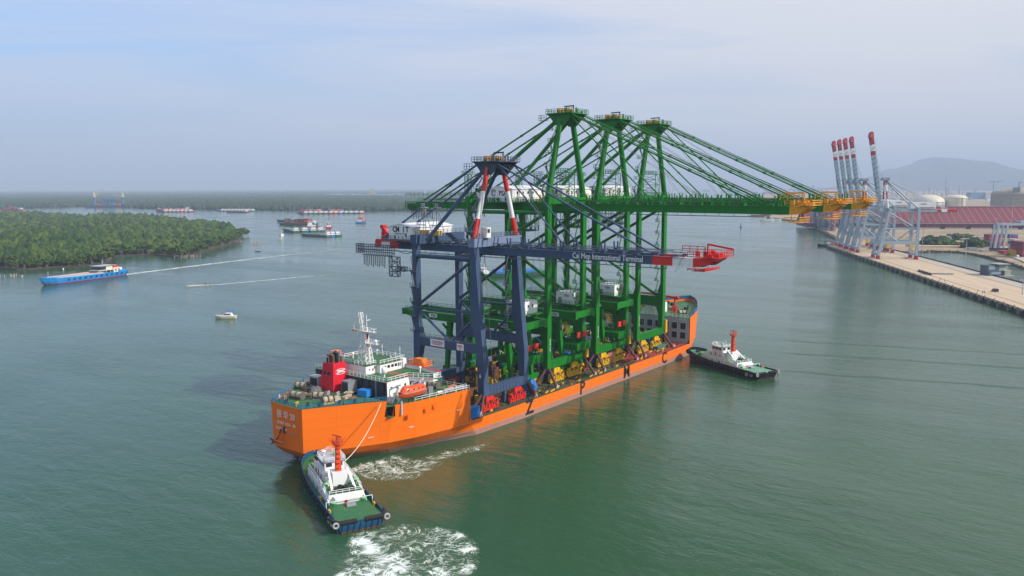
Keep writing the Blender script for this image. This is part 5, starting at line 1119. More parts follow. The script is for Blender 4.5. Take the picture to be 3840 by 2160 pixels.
# thin to a target number
tgt = min(len(cand), 19000); cand = cand[rng.permutation(len(cand))[:tgt]]; D = dist_cam(cand)
def shore_dist(P, poly_pts):
    d = np.full(len(P), 1e9)
    for (x0, y0), (x1, y1) in zip(poly_pts[:-1], poly_pts[1:]):
        dx, dy = x1-x0, y1-y0; l2 = dx*dx+dy*dy; tt = np.clip(((P[:, 0]-x0)*dx+(P[:, 1]-y0)*dy)/l2, 0, 1); d = np.minimum(d, np.hypot(P[:, 0]-(x0+tt*dx), P[:, 1]-(y0+tt*dy)))
    return d
front = isl[:16]; sdist = shore_dist(cand, front); keep = sdist > 9; cand = cand[keep]; D = D[keep]; sdist = sdist[keep]
rad = rng.uniform(1.4, 3.6, len(cand))*np.clip(D/620, 1.0, 2.8); hg = rng.uniform(5.0, 11.8, len(cand))*np.clip(0.85+sdist/300, 0.85, 1.15)+1.5*np.sin(cand[:, 0]/60)*np.cos(cand[:, 1]/85)
near = D < 760
V1, F1, t1 = crowns(cand[near], rad[near], hg[near], np.full(near.sum(), 1.0), 1, 0.5); V2, F2, t2 = crowns(cand[~near], rad[~near], hg[~near], np.full((~near).sum(), 1.0), 1, 0.42)
me = np_mesh('mangrove_forest', np.vstack([V1, V2]), np.vstack([F1, F2+len(V1)]), np.concatenate([t1, t2]), LEAF); fo = bpy.data.objects.new('mangrove_forest', me); COL.objects.link(fo)
tag(fo, 'dense green mangrove canopy covering the near island on the left', 'forest', kind='stuff')
# individual shoreline trees
def tree_proto(i, leafm, hgt=9.0, rr_=3.6, trunk_h=4.5, bare=False):
    t = thing('mangrove_tree', 'tall mangrove tree with pale bare trunks at the island water edge', 'tree', (0, 0, -500), 0, 'mangrove trees along the island shore')
    rnd = random.Random(50+i); m = MB()
    for k in range(4):
        a = rnd.uniform(0, 6.3); r0 = rnd.uniform(0.3, 1.6); x, y = r0*math.cos(a), r0*math.sin(a); tx, ty = x*1.8+rnd.uniform(-1, 1), y*1.8+rnd.uniform(-1, 1)
        m.tube((x, y, 0), (tx, ty, trunk_h+1.5), 0.17, 5, r2=0.08, caps=False); m.tube((tx, ty, trunk_h), (tx+rnd.uniform(-1.4, 1.4), ty+rnd.uniform(-1.4, 1.4), hgt*0.86), 0.1, 4, r2=0.04, caps=False)
        m.tube((x*1.9, y*1.9, 0), (x, y, 1.5), 0.07, 4, caps=False)
    m.build('trunk', mat('pale_bark', (0.22, 0.19, 0.15), 0.8, var=0.25), t)
    n = 34; P = np.column_stack([rng.normal(0, rr_*0.48, n), rng.normal(0, rr_*0.48, n)]); zc_ = rng.uniform(trunk_h, hgt-0.8, n); r_ = rng.uniform(0.6, 1.35, n)
    v, f = ico(1); V = np.repeat(v[None], n, 0)*(1+rng.uniform(-0.35, 0.35, (n, len(v), 1)))*r_[:, None, None]; V[:, :, 2] *= 0.8; V[:, :, 0] += P[:, 0:1]; V[:, :, 1] += P[:, 1:2]; V[:, :, 2] += zc_[:, None]
    F = (f[None]+(np.arange(n)*len(v))[:, None, None]).reshape(-1, 3); me = np_mesh('crown', V.reshape(-1, 3), F, np.repeat(rng.uniform(0.2, 1, n), len(f)), leafm); c = bpy.data.objects.new('crown', me); COL.objects.link(c); c.parent = t; return t
protos = [tree_proto(i, LEAF, 8.5+i*0.7, 3.4+0.25*i, 3.6+0.6*i) for i in range(4)]; snaps = [snapshot(p) for p in protos]
k = 0; rnd = random.Random(9)
segs = list(zip(front[:-1], front[1:]))
for (x0, y0), (x1, y1) in segs:
    Ls = math.hypot(x1-x0, y1-y0); nn = max(1, int(Ls/5.5))
    for i in range(nn):
        if k >= 150: break
        q = (i+rnd.random()*0.8)/nn; nx, ny = -(y1-y0)/Ls, (x1-x0)/Ls; off = rnd.uniform(0.5, 8.5)
        px_, py_ = x0+(x1-x0)*q, y0+(y1-y0)*q
        sgn = 1 if inpoly(np.array([[px_+nx*5, py_+ny*5]]), isl)[0] else -1
        p = (px_+nx*sgn*off, py_+ny*sgn*off, 0.4); i4 = rnd.randrange(4)
        if k < 4: o = protos[k]; o.location = p; o.rotation_euler = (0, 0, rnd.random()*6)
        else: dup(snaps[i4], p, rnd.random()*6, protos[0]['label'], scale=rnd.uniform(0.8, 1.15))
        k += 1
# far forest on the other bank
far = [tuple(G(x, y, 0)[:2]) for x, y in ((-400, 784), (0, 783), (149, 780), (335, 774), (480, 779), (596, 783), (800, 786), (971, 788), (1137, 790), (1439, 792), (1700, 790), (1830, 780), (1700, 740), (1900, 728), (1500, 737), (1150, 739), (1240, 728), (1600, 727))]
far += [tuple(G(x, y, 0)[:2]) for x, y in ((1850, 722), (1850, 709), (1000, 709), (0, 713), (-700, 716))]
g_ = MB(); g_.prism([far[i] for i in range(len(far))], -0.3, 0.9, 0); g_.build('far_bank', mat('forest_floor', (0.022, 0.045, 0.024), 0.9, var=0.3, scale=0.01), kind='structure')
pts = []; rads = []; hs_ = []
for i in range(52000):
    x = rng.uniform(-500, 1900); y = 707+ (rng.uniform(0, 1)**0.8)*88
    pts.append((x, y))
pp = np.array([tuple(G(x, y, 0)[:2]) for x, y in pts]); ok = inpoly(pp, far); pp = pp[ok]; D = dist_cam(pp); ok = D < 16000; pp = pp[ok]; D = D[ok]
rad = rng.uniform(0.7, 1.3, len(pp))*np.clip(D/330, 5, 30); hg = rng.uniform(7, 14, len(pp))+np.clip(D/3000, 0, 3); V3, F3, t3 = crowns(pp, rad, hg, np.full(len(pp), 0.5), 1, 0.2)
me = np_mesh('far_forest', V3, F3, t3, LEAFF); fo = bpy.data.objects.new('far_forest', me); COL.objects.link(fo); tag(fo, 'wide dark forest on the far bank reaching to the hazy horizon', 'forest', kind='stuff')
for k in range(3): pass
# pale trunks along the far shoreline
m = MB(); rnd = random.Random(3)
fs = far[1:10]
for (x0, y0), (x1, y1) in zip(fs[:-1], fs[1:]):
    Ls = math.hypot(x1-x0, y1-y0)
    for i in range(int(Ls/9)):
        q = rnd.random(); x, y = x0+(x1-x0)*q, y0+(y1-y0)*q; m.beam((x, y, 0), (x+rnd.uniform(-1, 1), y+rnd.uniform(-1, 1), rnd.uniform(7, 12)), 0.7, 0.7)
o = m.build('shore_trunks', mat('far_bark', (0.16, 0.15, 0.13), 0.9), None); tag(o, 'pale tree trunks lining the far forest edge at the water', 'trees', kind='stuff')
# fish stakes
def stakes(px, py, n, dx, label, hh=2.6):
    m = MB(); rnd = random.Random(px)
    a = G(px, py, 0); b_ = G(px+dx, py-2, 0)
    for i in range(n):
        p = a.lerp(b_, i/n)+Vector((rnd.uniform(-3, 3), rnd.uniform(-6, 6), 0)); m.beam((p.x, p.y, -0.5), (p.x+rnd.uniform(-.3, .3), p.y, rnd.uniform(0.6, 1)*hh), 0.42, 0.42)
    for i in range(6): m.beam(a.lerp(b_, i/6)+Vector((0, 0, 1)), a.lerp(b_, (i+1)/6)+Vector((0, 0, 1.1)), 0.12, 0.12)
    o = m.build('fish_trap', mat('weathered_stakes', (0.33, 0.29, 0.27), 0.9), None); tag(o, label, 'fish trap')
stakes(655, 966, 26, 90, 'row of pale wooden stakes below the island point'); stakes(-20, 1040, 22, 110, 'row of wooden stakes in the water at the far left'); stakes(948, 917, 22, 32, 'small ring of pale stakes in open water beside the island tip', 3.2); stakes(870, 909, 10, 40, 'few thin stakes at the tip of the island')
p0 = G(1056, 897, 0); m = MB()
for dx in (-1, 1):
    for dy in (-1, 1): m.beam((p0.x+dx*1.5, p0.y+dy*1.5, 0), (p0.x+dx*1.5, p0.y+dy*1.5, 6.5), 0.4, 0.4)
m.box(p0.x-2, p0.x+2, p0.y-2, p0.y+2, 3.4, 6.2); m.box(p0.x-2.3, p0.x+2.3, p0.y-2.3, p0.y+2.3, 6.2, 6.5); m.beam((p0.x, p0.y, 6.5), (p0.x, p0.y, 11), 0.2, 0.2); m.tube((p0.x, p0.y, 0), (p0.x, p0.y, 3.4), 0.6, 8)
o = m.build('channel_beacon', WHITE, None); tag(o, 'white box beacon on piles standing alone in the river', 'beacon')
# ================================================================= SMALL CRAFT AND BARGES
def hull_loft(m, L_, B, D, bowr=0.25, mi=0, mi_low=None, z0=-0.6, sternr=0.9, sheer=0.0, flare=0.15):
    st = [(0.0, sternr*0.9), (0.04, sternr), (0.3, 1.0), (0.7, 1.0), (1-bowr*0.7, 0.9), (1-bowr*0.35, 0.6), (1-bowr*0.1, 0.25), (1.0, 0.02)]
    rows = []
    for z, kx, kw in ((z0, 0.93, 1-flare*1.6), (0.25, 0.955, 1-flare), (D*0.6, 0.98, 1-flare*0.4), (D, 1.0, 1.0)):
        rows.append([(x*L_*kx+(1-kx)*L_*0.25*(x < 0.5), w*B/2*kw, z+(sheer*max(0, (x-0.6)/0.4)**2 if z == D else 0)) for x, w in st])
    n = len(st)
    for s in (-1, 1):
        vs = [(x, s*y, z) for r in rows for x, y, z in r]
        for k in range(3):
            m.add(vs[k*n:(k+2)*n], [((i, i+1, n+i+1, n+i) if s < 0 else (i, n+i, n+i+1, i+1)) for i in range(n-1)], mi if k or mi_low is None else mi_low)
    top = rows[-1]; m.add([(x, -y, z-0.15) for x, y, z in top]+[(x, y, z-0.15) for x, y, z in top[::-1]], [tuple(range(2*n))], mi)
    for k in range(3): a, b_ = rows[k][0], rows[k+1][0]; m.add([(a[0], -a[1], a[2]), (a[0], a[1], a[2]), (b_[0], b_[1], b_[2]), (b_[0], -b_[1], b_[2])], [(0, 3, 2, 1)], mi)
    return rows
def col(name, c, r=0.55): return mat(name, c, r, var=0.12, scale=0.3, dirt=(0.12, 0.08, 0.05), dirt_amt=0.35, streak=True)
HC = {'green': col('barge_green', (0.03, 0.14, 0.08)), 'blue': col('barge_blue', (0.02, 0.20, 0.50)), 'grey': col('barge_grey', (0.10, 0.13, 0.15)), 'red': col('barge_red', (0.42, 0.04, 0.03)), 'navy': col('barge_navy', (0.03, 0.08, 0.16)), 'maroon': col('barge_maroon', (0.20, 0.03, 0.05))}
CC = [col('box_%s' % n, c) for n, c in (('red', (0.42, 0.035, 0.03)), ('orange', (0.60, 0.17, 0.04)), ('maroon', (0.20, 0.03, 0.05)), ('blue', (0.04, 0.16, 0.40)), ('white', (0.60, 0.60, 0.60)), ('green', (0.05, 0.25, 0.16)))]
def barge(label, px, py, hx, L_, B, hcol, cargo, group, D=2.6, seed=0, cabin=True, ph=None):
    """stern at pixel-surveyed point, hx = heading (radians)"""
    p = G(px, py, 0); rnd = random.Random(seed)
    t = thing('barge', label, 'barge', (p.x, p.y, 0), hx, group); m = MB(); hull_loft(m, L_, B, D, 0.16, sheer=1.0); m.build('hull', HC[hcol], t)
    if cargo == 'boxes':
        m = MB(); 
        for i in range(int((L_*0.62)/6.3)):
            for j in range(int((B-1.5)/2.6)):
                for k in range(rnd.choice((1, 2, 2, 3)) if seed != 4 else 3):
                    x = L_*0.2+i*6.3; y = -B/2+0.9+j*2.6; m.box(x, x+6.05, y, y+2.4, D+k*2.6, D+k*2.6+2.55, rnd.choice((0, 0, 1, 1, 2, 3, 4, 5, 2)))
        m.build('container_stack', CC, t, kind='stuff')
    elif cargo == 'cover':
        m = MB(); m.prism([(-B/2+0.6, D), (B/2-0.6, D), (B/2-0.6, D+1.6), (0, D+3.0), (-B/2+0.6, D+1.6)], L_*0.22, L_*0.86, 0, ax='x'); m.build('hatch_cover', rnd.choice((GREY, CC[3], GREY, TARP)) , t)
    elif cargo == 'flat':
        m = MB(); m.box(L_*0.22, L_*0.85, -B/2+0.8, B/2-0.8, D-0.1, D+0.9); m.build('hatch_coaming', GREY, t)
    if cabin:
        m = MB(); m.box(L_*0.04, L_*0.13, -B*0.30, B*0.30, D-0.1, D+2.0); m.box(L_*0.05, L_*0.10, -B*0.22, B*0.22, D+2.0, D+3.8); m.box(L_*0.04, L_*0.11, -B*0.26, B*0.26, D+3.8, D+4.0); m.beam((L_*0.08, 0, D+4.8), (L_*0.08, 0, D+7.0), 0.25, 0.25); c = m.build('cabin', WHITE, t)
        q = MB(); q.box(L_*0.12, L_*0.121+0.05, -B*0.24, B*0.24, D+3.3, D+4.1); sub(q, 'window', GLASS, c); q = MB(); q.box(L_*0.0395, L_*0.0398, -B*0.3, B*0.3, D+1.0, D+1.8); sub(q, 'window', GLASS, c)
    return t
W2 = lambda dx: 0
vh = YAW
# near raft groups (survey points are stern waterlines seen from the ship's side)
barge('green barge stacked high with orange and maroon containers', 1188, 844, vh+1.32, 74, 17, 'green', 'boxes', None, 3.2, seed=4)
barge('small dark tug barge partly behind the container barge', 1114, 831, vh+1.3, 44, 13, 'navy', 'flat', None, 2.8, seed=1)
for i, (px, lab, cg) in enumerate(((1113, 'grey covered barge at the left of the moored foursome', 'cover'), (1146, 'second barge of the foursome with a blue cover', 'cover'), (1178, 'third barge of the foursome with pale covers', 'cover'), (1206, 'green barge with big grey arched cover at the right', 'cover'))):
    barge(lab, px, 873-i*0.8, vh+0.55, 56, 14, 'green', cg, 'moored foursome of covered barges', 3.0, seed=60+i)
for i, (px, lab) in enumerate(((1238, 'leftmost of three pale empty barges nearest the camera'), (1254, 'middle of three pale empty barges nearest the camera'), (1273, 'rightmost of three pale empty barges nearest the camera'))):
    barge(lab, px, 889-i*1.0, vh+0.95, 56, 13, ('grey', 'blue', 'green')[i], 'flat', 'raft of three empty barges', 2.6, seed=80+i)
barge('lone blue barge loaded with orange containers, seen end on', 1347, 838, vh+0.08, 60, 17, 'blue', 'boxes', None, 3.0, seed=7)
cols = ['grey', 'green', 'green', 'green', 'maroon', 'maroon', 'red', 'blue', 'green', 'green', 'navy', 'red']
for i in range(12):
    barge('barge %s from the left in the long raft near the far forest' % ('first second third fourth fifth sixth seventh eighth ninth tenth eleventh twelfth'.split()[i]), 1150+i*19, 803-i*0.15, vh+0.5, 70, 19, cols[i], 'boxes' if i in (0, 1, 2, 3, 6, 7) else ('flat' if i % 2 else 'cover'), 'long raft of twelve moored barges', 3.0, seed=i)
for i in range(7):
    barge('%s barge from the left in the raft before the forest at left centre' % ('first second third fourth fifth sixth seventh'.split()[i]), 628+i*15, 796-i*0.1, vh+0.75, 72, 19, ['grey', 'maroon', 'green', 'green', 'red', 'red', 'maroon'][i], 'boxes' if i in (0, 1, 2, 3, 4) else 'flat', 'raft of seven red laden barges', 3.0, seed=20+i)
for i in range(10):
    barge('%s pale barge from the left in the row of ten empty ones' % ('first second third fourth fifth sixth seventh eighth ninth tenth'.split()[i]), 838+i*12.5, 793+i*0.0, vh+0.6, 66, 17, ['navy', 'grey', 'green', 'navy'][i % 4], 'flat', 'row of ten empty barges', 2.8, seed=40+i)
barge('dark red barge moored in front of the row of ten', 932, 797, vh+1.45, 62, 14, 'maroon', 'flat', None, 2.8, seed=99); barge('long low grey barge against the far forest behind the long raft', 1208, 787, vh+1.5, 100, 14, 'grey', 'flat', None, 2.4, seed=98)
barge('long dark barge at the forest edge between the two rafts', 712, 786, vh+1.5, 100, 14, 'navy', 'flat', None, 2.4, seed=97); barge('long red deck barge at the far left before the forest', 88, 788, vh+1.5, 74, 15, 'red', 'boxes', None, 2.6, seed=96)
barge('dark green barge passing behind the cranes in midstream', 1795, 1040, vh-1.25, 52, 12, 'green', 'cover', None, 2.6, seed=95)
# harbour tug pair far away
def far_tug(px, py, hx, label):
    p = G(px, py, 0); t = thing('tug', label, 'tug', (p.x, p.y, 0), hx, 'two far red tugs side by side'); m = MB(); hull_loft(m, 30, 10, 2.6, 0.35, sheer=1.2); m.build('hull', HC['red'], t)
    m = MB(); m.box(9, 21, -3.2, 3.2, 2.5, 5.2); m.box(13, 20, -2.6, 2.6, 5.2, 7.8); m.box(15, 19.5, -2.2, 2.2, 7.8, 10.4); c = m.build('deckhouse', WHITE, t); q = MB(); q.box(14.95, 19.55, -2.25, 2.25, 9.0, 9.8); sub(q, 'window', GLASS, c)
    m = MB(); m.beam((14.5, 0, 10.4), (14.5, 0, 17.5), 0.5, 0.5); m.box(11, 13, -2.2, -1, 5, 8.5); m.box(11, 13, 1, 2.2, 5, 8.5); m.build('mast', BLACK, t)
far_tug(1204, 855, vh+1.7, 'left of two red tugs with white wheelhouse near the barges'); far_tug(1232, 858, vh+0.2, 'right of two red tugs with white wheelhouse near the barges')
# floating crane ship with two derricks
p = G(410, 778, 0); t = thing('heavy_lift_vessel', 'blue vessel with two cream derrick cranes behind the island', 'ship', (p.x, p.y, 0), vh+PI/2+0.05)
k_ = 1.0; Lh = 168; m = MB(); hull_loft(m, Lh, 26, 7, 0.12, sheer=3); o = m.build('hull', HC['navy'], t); o.location = (-Lh/2, 0, 0)
DB = col('derrick_blue', (0.03, 0.16, 0.34)); CRM = col('cream_paint', (0.62, 0.52, 0.33))
for x, bx, bz in ((46, 26, 26), (-46, 22, -2)):
    sg = -1 if x > 0 else 1
    if x < 0: pass
    m = MB(); m.tube((x, 0, 6), (x, 0, 34), 3.4, 10); m.build('derrick_post', DB, t); m = MB(); m.beam((x, 0, 34), (x+1, 0, 50), 6, 7, w2=3, h2=3); m.build('derrick_head', CRM, t)
    m = MB(); m.beam((x+sg*3, 0, 37), (x+sg*(30 if bz > 0 else 32), 0, 62 if bz > 0 else 39), 3.0, 3.0, w2=2, h2=2); m.build('derrick_boom', CRM, t)
m = MB(); 
for x in (-16, -6, 8, 16): m.box(x-1.6, x+1.6, -8, -5, 6, 28); m.box(x-1.6, x+1.6, 5, 8, 6, 28)
m.box(-22, 20, -10, 10, 26, 30); m.box(-18, -2, -9, 9, 6, 14); m.build('gantry', DB, t)
m = MB(); m.box(24, 40, -8, 8, 6, 12); m.box(-38, -26, -6, 6, 6, 13); m.build('deckhouse', RED, t)
# wooden river boats
def wake(name, label, pts, w0, w1, dens=0.5, z=0.03):
    m = bpy.data.materials.get('wake_foam') or foam_mat('wake_foam', 0.55, 1.0)
    n = len(pts); vs = []
    for i, (x, y) in enumerate(pts):
        a = Vector((x, y, 0)); d = (Vector(pts[min(n-1, i+1)]+(0,))-Vector(pts[max(0, i-1)]+(0,))).normalized(); r = Vector((d.y, -d.x, 0)); w_ = (w0+(w1-w0)*i/(n-1))/2
        for u in (-1, -0.5, 0, 0.5, 1): q = a+r*w_*u; vs.append((q.x, q.y, z))
    me = bpy.data.meshes.new(name); me.from_pydata(vs, [], [(i*5+k, i*5+k+1, (i+1)*5+k+1, (i+1)*5+k) for i in range(n-1) for k in range(4)]); me.materials.append(m)
    a = me.attributes.new('dens', 'FLOAT', 'POINT'); a.data.foreach_set('value', [(dens*(1-(i/(n-1))**1.5)+0.02)*(0.25, 0.75, 1, 0.75, 0.25)[k]*(0 if k in (0, 4) else 1) for i in range(n) for k in range(5)])
    o = bpy.data.objects.new(name, me); COL.objects.link(o); tag(o, label, 'wake', kind='stuff'); return o
def foam_mat(name, lo, scale):
    m = bpy.data.materials.new(name); m.use_nodes = True; t = m.node_tree; b = t.nodes['Principled BSDF']; g = N(t, 'ShaderNodeNewGeometry')
    at = N(t, 'ShaderNodeAttribute', attribute_name='dens')
    n0 = N(t, 'ShaderNodeTexNoise', ins={'Scale': 0.16*scale, 'Detail': 2.0}); L(t, g.outputs['Position'], n0.inputs['Vector'])
    vm = N(t, 'ShaderNodeVectorMath', operation='MULTIPLY_ADD'); L(t, n0.outputs['Color'], vm.inputs[0]); vm.inputs[1].default_value = (7/scale, 7/scale, 0); L(t, g.outputs['Position'], vm.inputs[2])
    def ridge(sc_, dist, k):
        n = N(t, 'ShaderNodeTexNoise', ins={'Scale': sc_*scale, 'Detail': 5.0, 'Roughness': 0.55, 'Distortion': dist}); L(t, vm.outputs[0], n.inputs['Vector'])
        return ramp(t, math_(t, 'ABSOLUTE', math_(t, 'SUBTRACT', n.outputs[0], 0.5)), [(0.0, 1.0), (k, 0.45), (k*3.2, 0.0)], 'EASE')
    r = math_(t, 'MAXIMUM', ridge(0.16, 1.4, 0.018), math_(t, 'MULTIPLY', ridge(0.45, 1.0, 0.03), 0.9))
    n1 = N(t, 'ShaderNodeTexNoise', ins={'Scale': 0.30*scale, 'Detail': 8.0, 'Roughness': 0.68, 'Distortion': 0.9}); L(t, g.outputs['Position'], n1.inputs['Vector'])
    s = math_(t, 'ADD', math_(t, 'MULTIPLY', r, 0.75), math_(t, 'MULTIPLY', n1.outputs[0], 1.5))
    s = math_(t, 'ADD', s, math_(t, 'SUBTRACT', math_(t, 'MULTIPLY', at.outputs['Fac'], 1.05), 1.36))
    foam = ramp(t, s, [(0.0, 0.0), (0.25, 0.35), (0.7, 1.0)])
    milky = math_(t, 'MULTIPLY', ramp(t, math_(t, 'ADD', at.outputs['Fac'], math_(t, 'MULTIPLY', n1.outputs[0], 0.5)), [(0.35, 0.0), (1.1, 1.0)]), 0.42)
    edge = ramp(t, at.outputs['Fac'], [(0.0, 0.0), (0.15, 1.0)])
    al = math_(t, 'MULTIPLY', math_(t, 'MAXIMUM', foam, milky), edge)
    L(t, mix(t, foam, (0.16, 0.25, 0.13), (0.74, 0.80, 0.76)), b.inputs['Base Color']); L(t, al, b.inputs['Alpha']); b.inputs['Roughness'].default_value = 0.6; return m
# the blue river barge with white cabins
p = G(462, 1031, 0); q_ = G(178, 1068, 0); hd = math.atan2(q_.y-p.y, q_.x-p.x); Lb = (q_-p).length+6
t = thing('river_barge', 'bright blue river barge with white aft cabins and open hold under way', 'barge', (p.x, p.y, 0), hd)
BB = hull_mat('river_barge_blue', (0.015, 0.24, 0.62), (0.30, 0.03, 0.06), 0.55, stain=(0.20, 0.35, 0.35), amt=1.0)
m = MB(); hull_loft(m, Lb, 12.0, 3.6, 0.16, sheer=1.6, z0=-0.8); m.build('hull', BB, t)
m = MB(); m.box(Lb*0.3, Lb*0.88, -5.0, 5.0, 3.4, 4.1); m.box(Lb*0.02, Lb*0.12, -5.2, 5.2, 3.4, 4.8, 1); m.build('hold_deck', [mat('pinkish_deck', (0.45, 0.33, 0.30), 0.8), BB], t)
m = MB(); m.box(Lb*0.32, Lb*0.86, -4.9, -4.7, 4.0, 4.7); m.box(Lb*0.32, Lb*0.86, 4.7, 4.9, 4.0, 4.7); m.build('hold_coaming', mat('pinkish_deck2', (0.5, 0.4, 0.36), 0.8), t)
m = MB(); m.box(Lb*0.07, Lb*0.18, -4.3, 4.3, 3.5, 6.6); m.box(Lb*0.19, Lb*0.27, -4.0, 4.0, 5.9, 8.3); m.box(Lb*0.16, Lb*0.37, -4.6, 4.6, 5.5, 5.9)
for x in (0.22, 0.27, 0.355): m.beam((Lb*x, -4.2, 3.5), (Lb*x, -4.2, 5.6), 0.3, 0.3); m.beam((Lb*x, 4.2, 3.5), (Lb*x, 4.2, 5.6), 0.3, 0.3)
c = m.build('cabin', mat('cream_cabin', (0.68, 0.64, 0.52), 0.5), t); q = MB(); q.box(Lb*0.16, Lb*0.36, -4.8, 4.8, 8.6, 8.85); sub(q, 'roof', LGREY, c); q = MB(); q.box(Lb*0.275, Lb*0.345, -3.6, 3.6, 6.4, 8.2); sub(q, 'window', GLASS, c)
for x in (0.10, 0.14, 0.21): q = MB(); q.box(Lb*x, Lb*x+1.4, 4.3, 4.36, 4.2, 5.9); sub(q, 'door', BROWNROPE, c)
m = MB(); m.beam((Lb*0.26, 0, 8.8), (Lb*0.26, 0, 12.5), 0.3, 0.3); m.beam((Lb*0.9, 0, 4.4), (Lb*0.9, 0, 8.6), 0.25, 0.25); m.build('mast', LGREY, t)
m = MB(); m.box(Lb*0.09, Lb*0.13, -1.5, 1.5, 6.6, 8.4); m.build('roof_tank', RED, t)
for i in range(12):
    m = MB(); x = Lb*(0.03+0.065*i); y = 5.95; m.lathe((x, y, 2.6), [(0.28, 0.1), (0.62, 0.12), (0.62, 0.4), (0.28, 0.42)], 10, axis='y'); m.build('tyre', RUBBER, t)
d = Vector((math.cos(hd), math.sin(hd), 0)); pw = Vector((p.x, p.y, 0))
wake('barge_wake', 'long pale wake trailing behind the blue river barge', [((pw-d*(i*28)+Vector((0, 0, 0))).x+0.10*i*i*1.2, (pw-d*(i*28)).y-0.2*i*i) for i in range(14)], 9, 26, 0.85)
# fast longtail boat with long straight wake
a = G(796, 1069, 0); b_ = G(1395, 1015, 0); dd = (a-b_).normalized(); t = thing('longtail_boat', 'thin open motorboat pulling a long straight white wake', 'boat', (a.x, a.y, 0), math.atan2(dd.y, dd.x)); m = MB(); hull_loft(m, 17, 2.0, 0.7, 0.5, sheer=0.9, z0=-0.1); o = m.build('hull', LGREY, t); m = MB(); m.box(4, 4.8, -0.4, 0.4, 0.4, 1.6); m.box(1, 2, -0.3, 0.3, 0.5, 1.1); m.build('engine', BLACK, t)
wake('boat_wake', 'long thin straight white wake of the open motorboat', [tuple((a+(b_-a)*(i/16))[:2]) for i in range(17)], 2.6, 9.0, 1.05)
# cabin cruiser
p = G(887, 1193, 0); t = thing('cabin_cruiser', 'small cream cabin cruiser with blue sunshade alone on the water', 'boat', (p.x, p.y, 0), vh+PI/2+0.06); m = MB(); hull_loft(m, 12.5, 4.0, 1.5, 0.4, sheer=0.5, z0=-0.2); m.build('hull', mat('cream_gelcoat', (0.66, 0.62, 0.52), 0.3), t)
m = MB(); m.prism([(2.0, 1.4), (9.0, 1.4), (7.2, 2.5), (6.2, 3.1), (3.0, 3.1)], -1.5, 1.5, 0, ax='y'); m.box(2.6, 5.4, -1.2, 1.2, 3.1, 3.6); c = m.build('cabin', WHITE, t); q = MB(); q.prism([(3.2, 2.1), (7.4, 2.1), (6.4, 2.8), (3.2, 2.8)], -1.54, 1.54, 0, ax='y'); sub(q, 'window', GLASS, c)
m = MB(); m.box(1.0, 5.6, -1.5, 1.5, 4.5, 4.62); 
for x in (1.2, 5.4):
    for y in (-1.4, 1.4): m.beam((x, y, 2.2), (x, y, 4.5), 0.07, 0.07)
m.build('sunshade', BLUE, t)
q = MB(); q.rail([(9.5, 1.2, 1.6), (12, 0.2, 1.9), (9.5, -1.2, 1.6)], 0.6, 1.0, 0.04); q.build('bow_rail', LGREY, t)
t.scale = (0.85, 0.85, 0.85)
for i, (px, py, lab, cc_) in enumerate(((922, 857, 'small dark boat between the island tip and the barges', BLACK), (978, 943, 'little blue motorboat below the round fish trap', BLUE), (330, 787, 'tiny dark boat left of the derrick vessel', BLACK))):
    p = G(px, py, 0); t = thing('small_boat', lab, 'boat', (p.x, p.y, 0), vh+PI/2); t.scale = (0.55, 0.55, 0.55); m = MB(); hull_loft(m, 11, 3, 1.2, 0.4, sheer=0.5, z0=-0.2); m.build('hull', cc_, t); m = MB(); m.box(3, 6, -1, 1, 1.1, 2.8); m.box(2.6, 6.4, -1.2, 1.2, 2.8, 2.95); m.build('cabin', LGREY if i == 1 else BLACK, t)
p = G(2778, 853, 0); m = MB(); m.lathe((p.x, p.y, 0), [(2.0, -0.3), (2.0, 0.8), (0.8, 1.2), (0.5, 5.5), (0.9, 6.2), (0, 6.6)], 10); o = m.build('navigation_buoy', BLACK, None); tag(o, 'small dark buoy alone on open water right of centre', 'buoy')
p = G(237, 1010, 0); m = MB(); m.lathe((p.x, p.y, 0), [(0.5, -0.2), (0.6, 0.4), (0.3, 0.9), (0, 1.1)], 8); o = m.build('float', WHITE, None); tag(o, 'small white float by the mangrove shore above the blue barge', 'float')
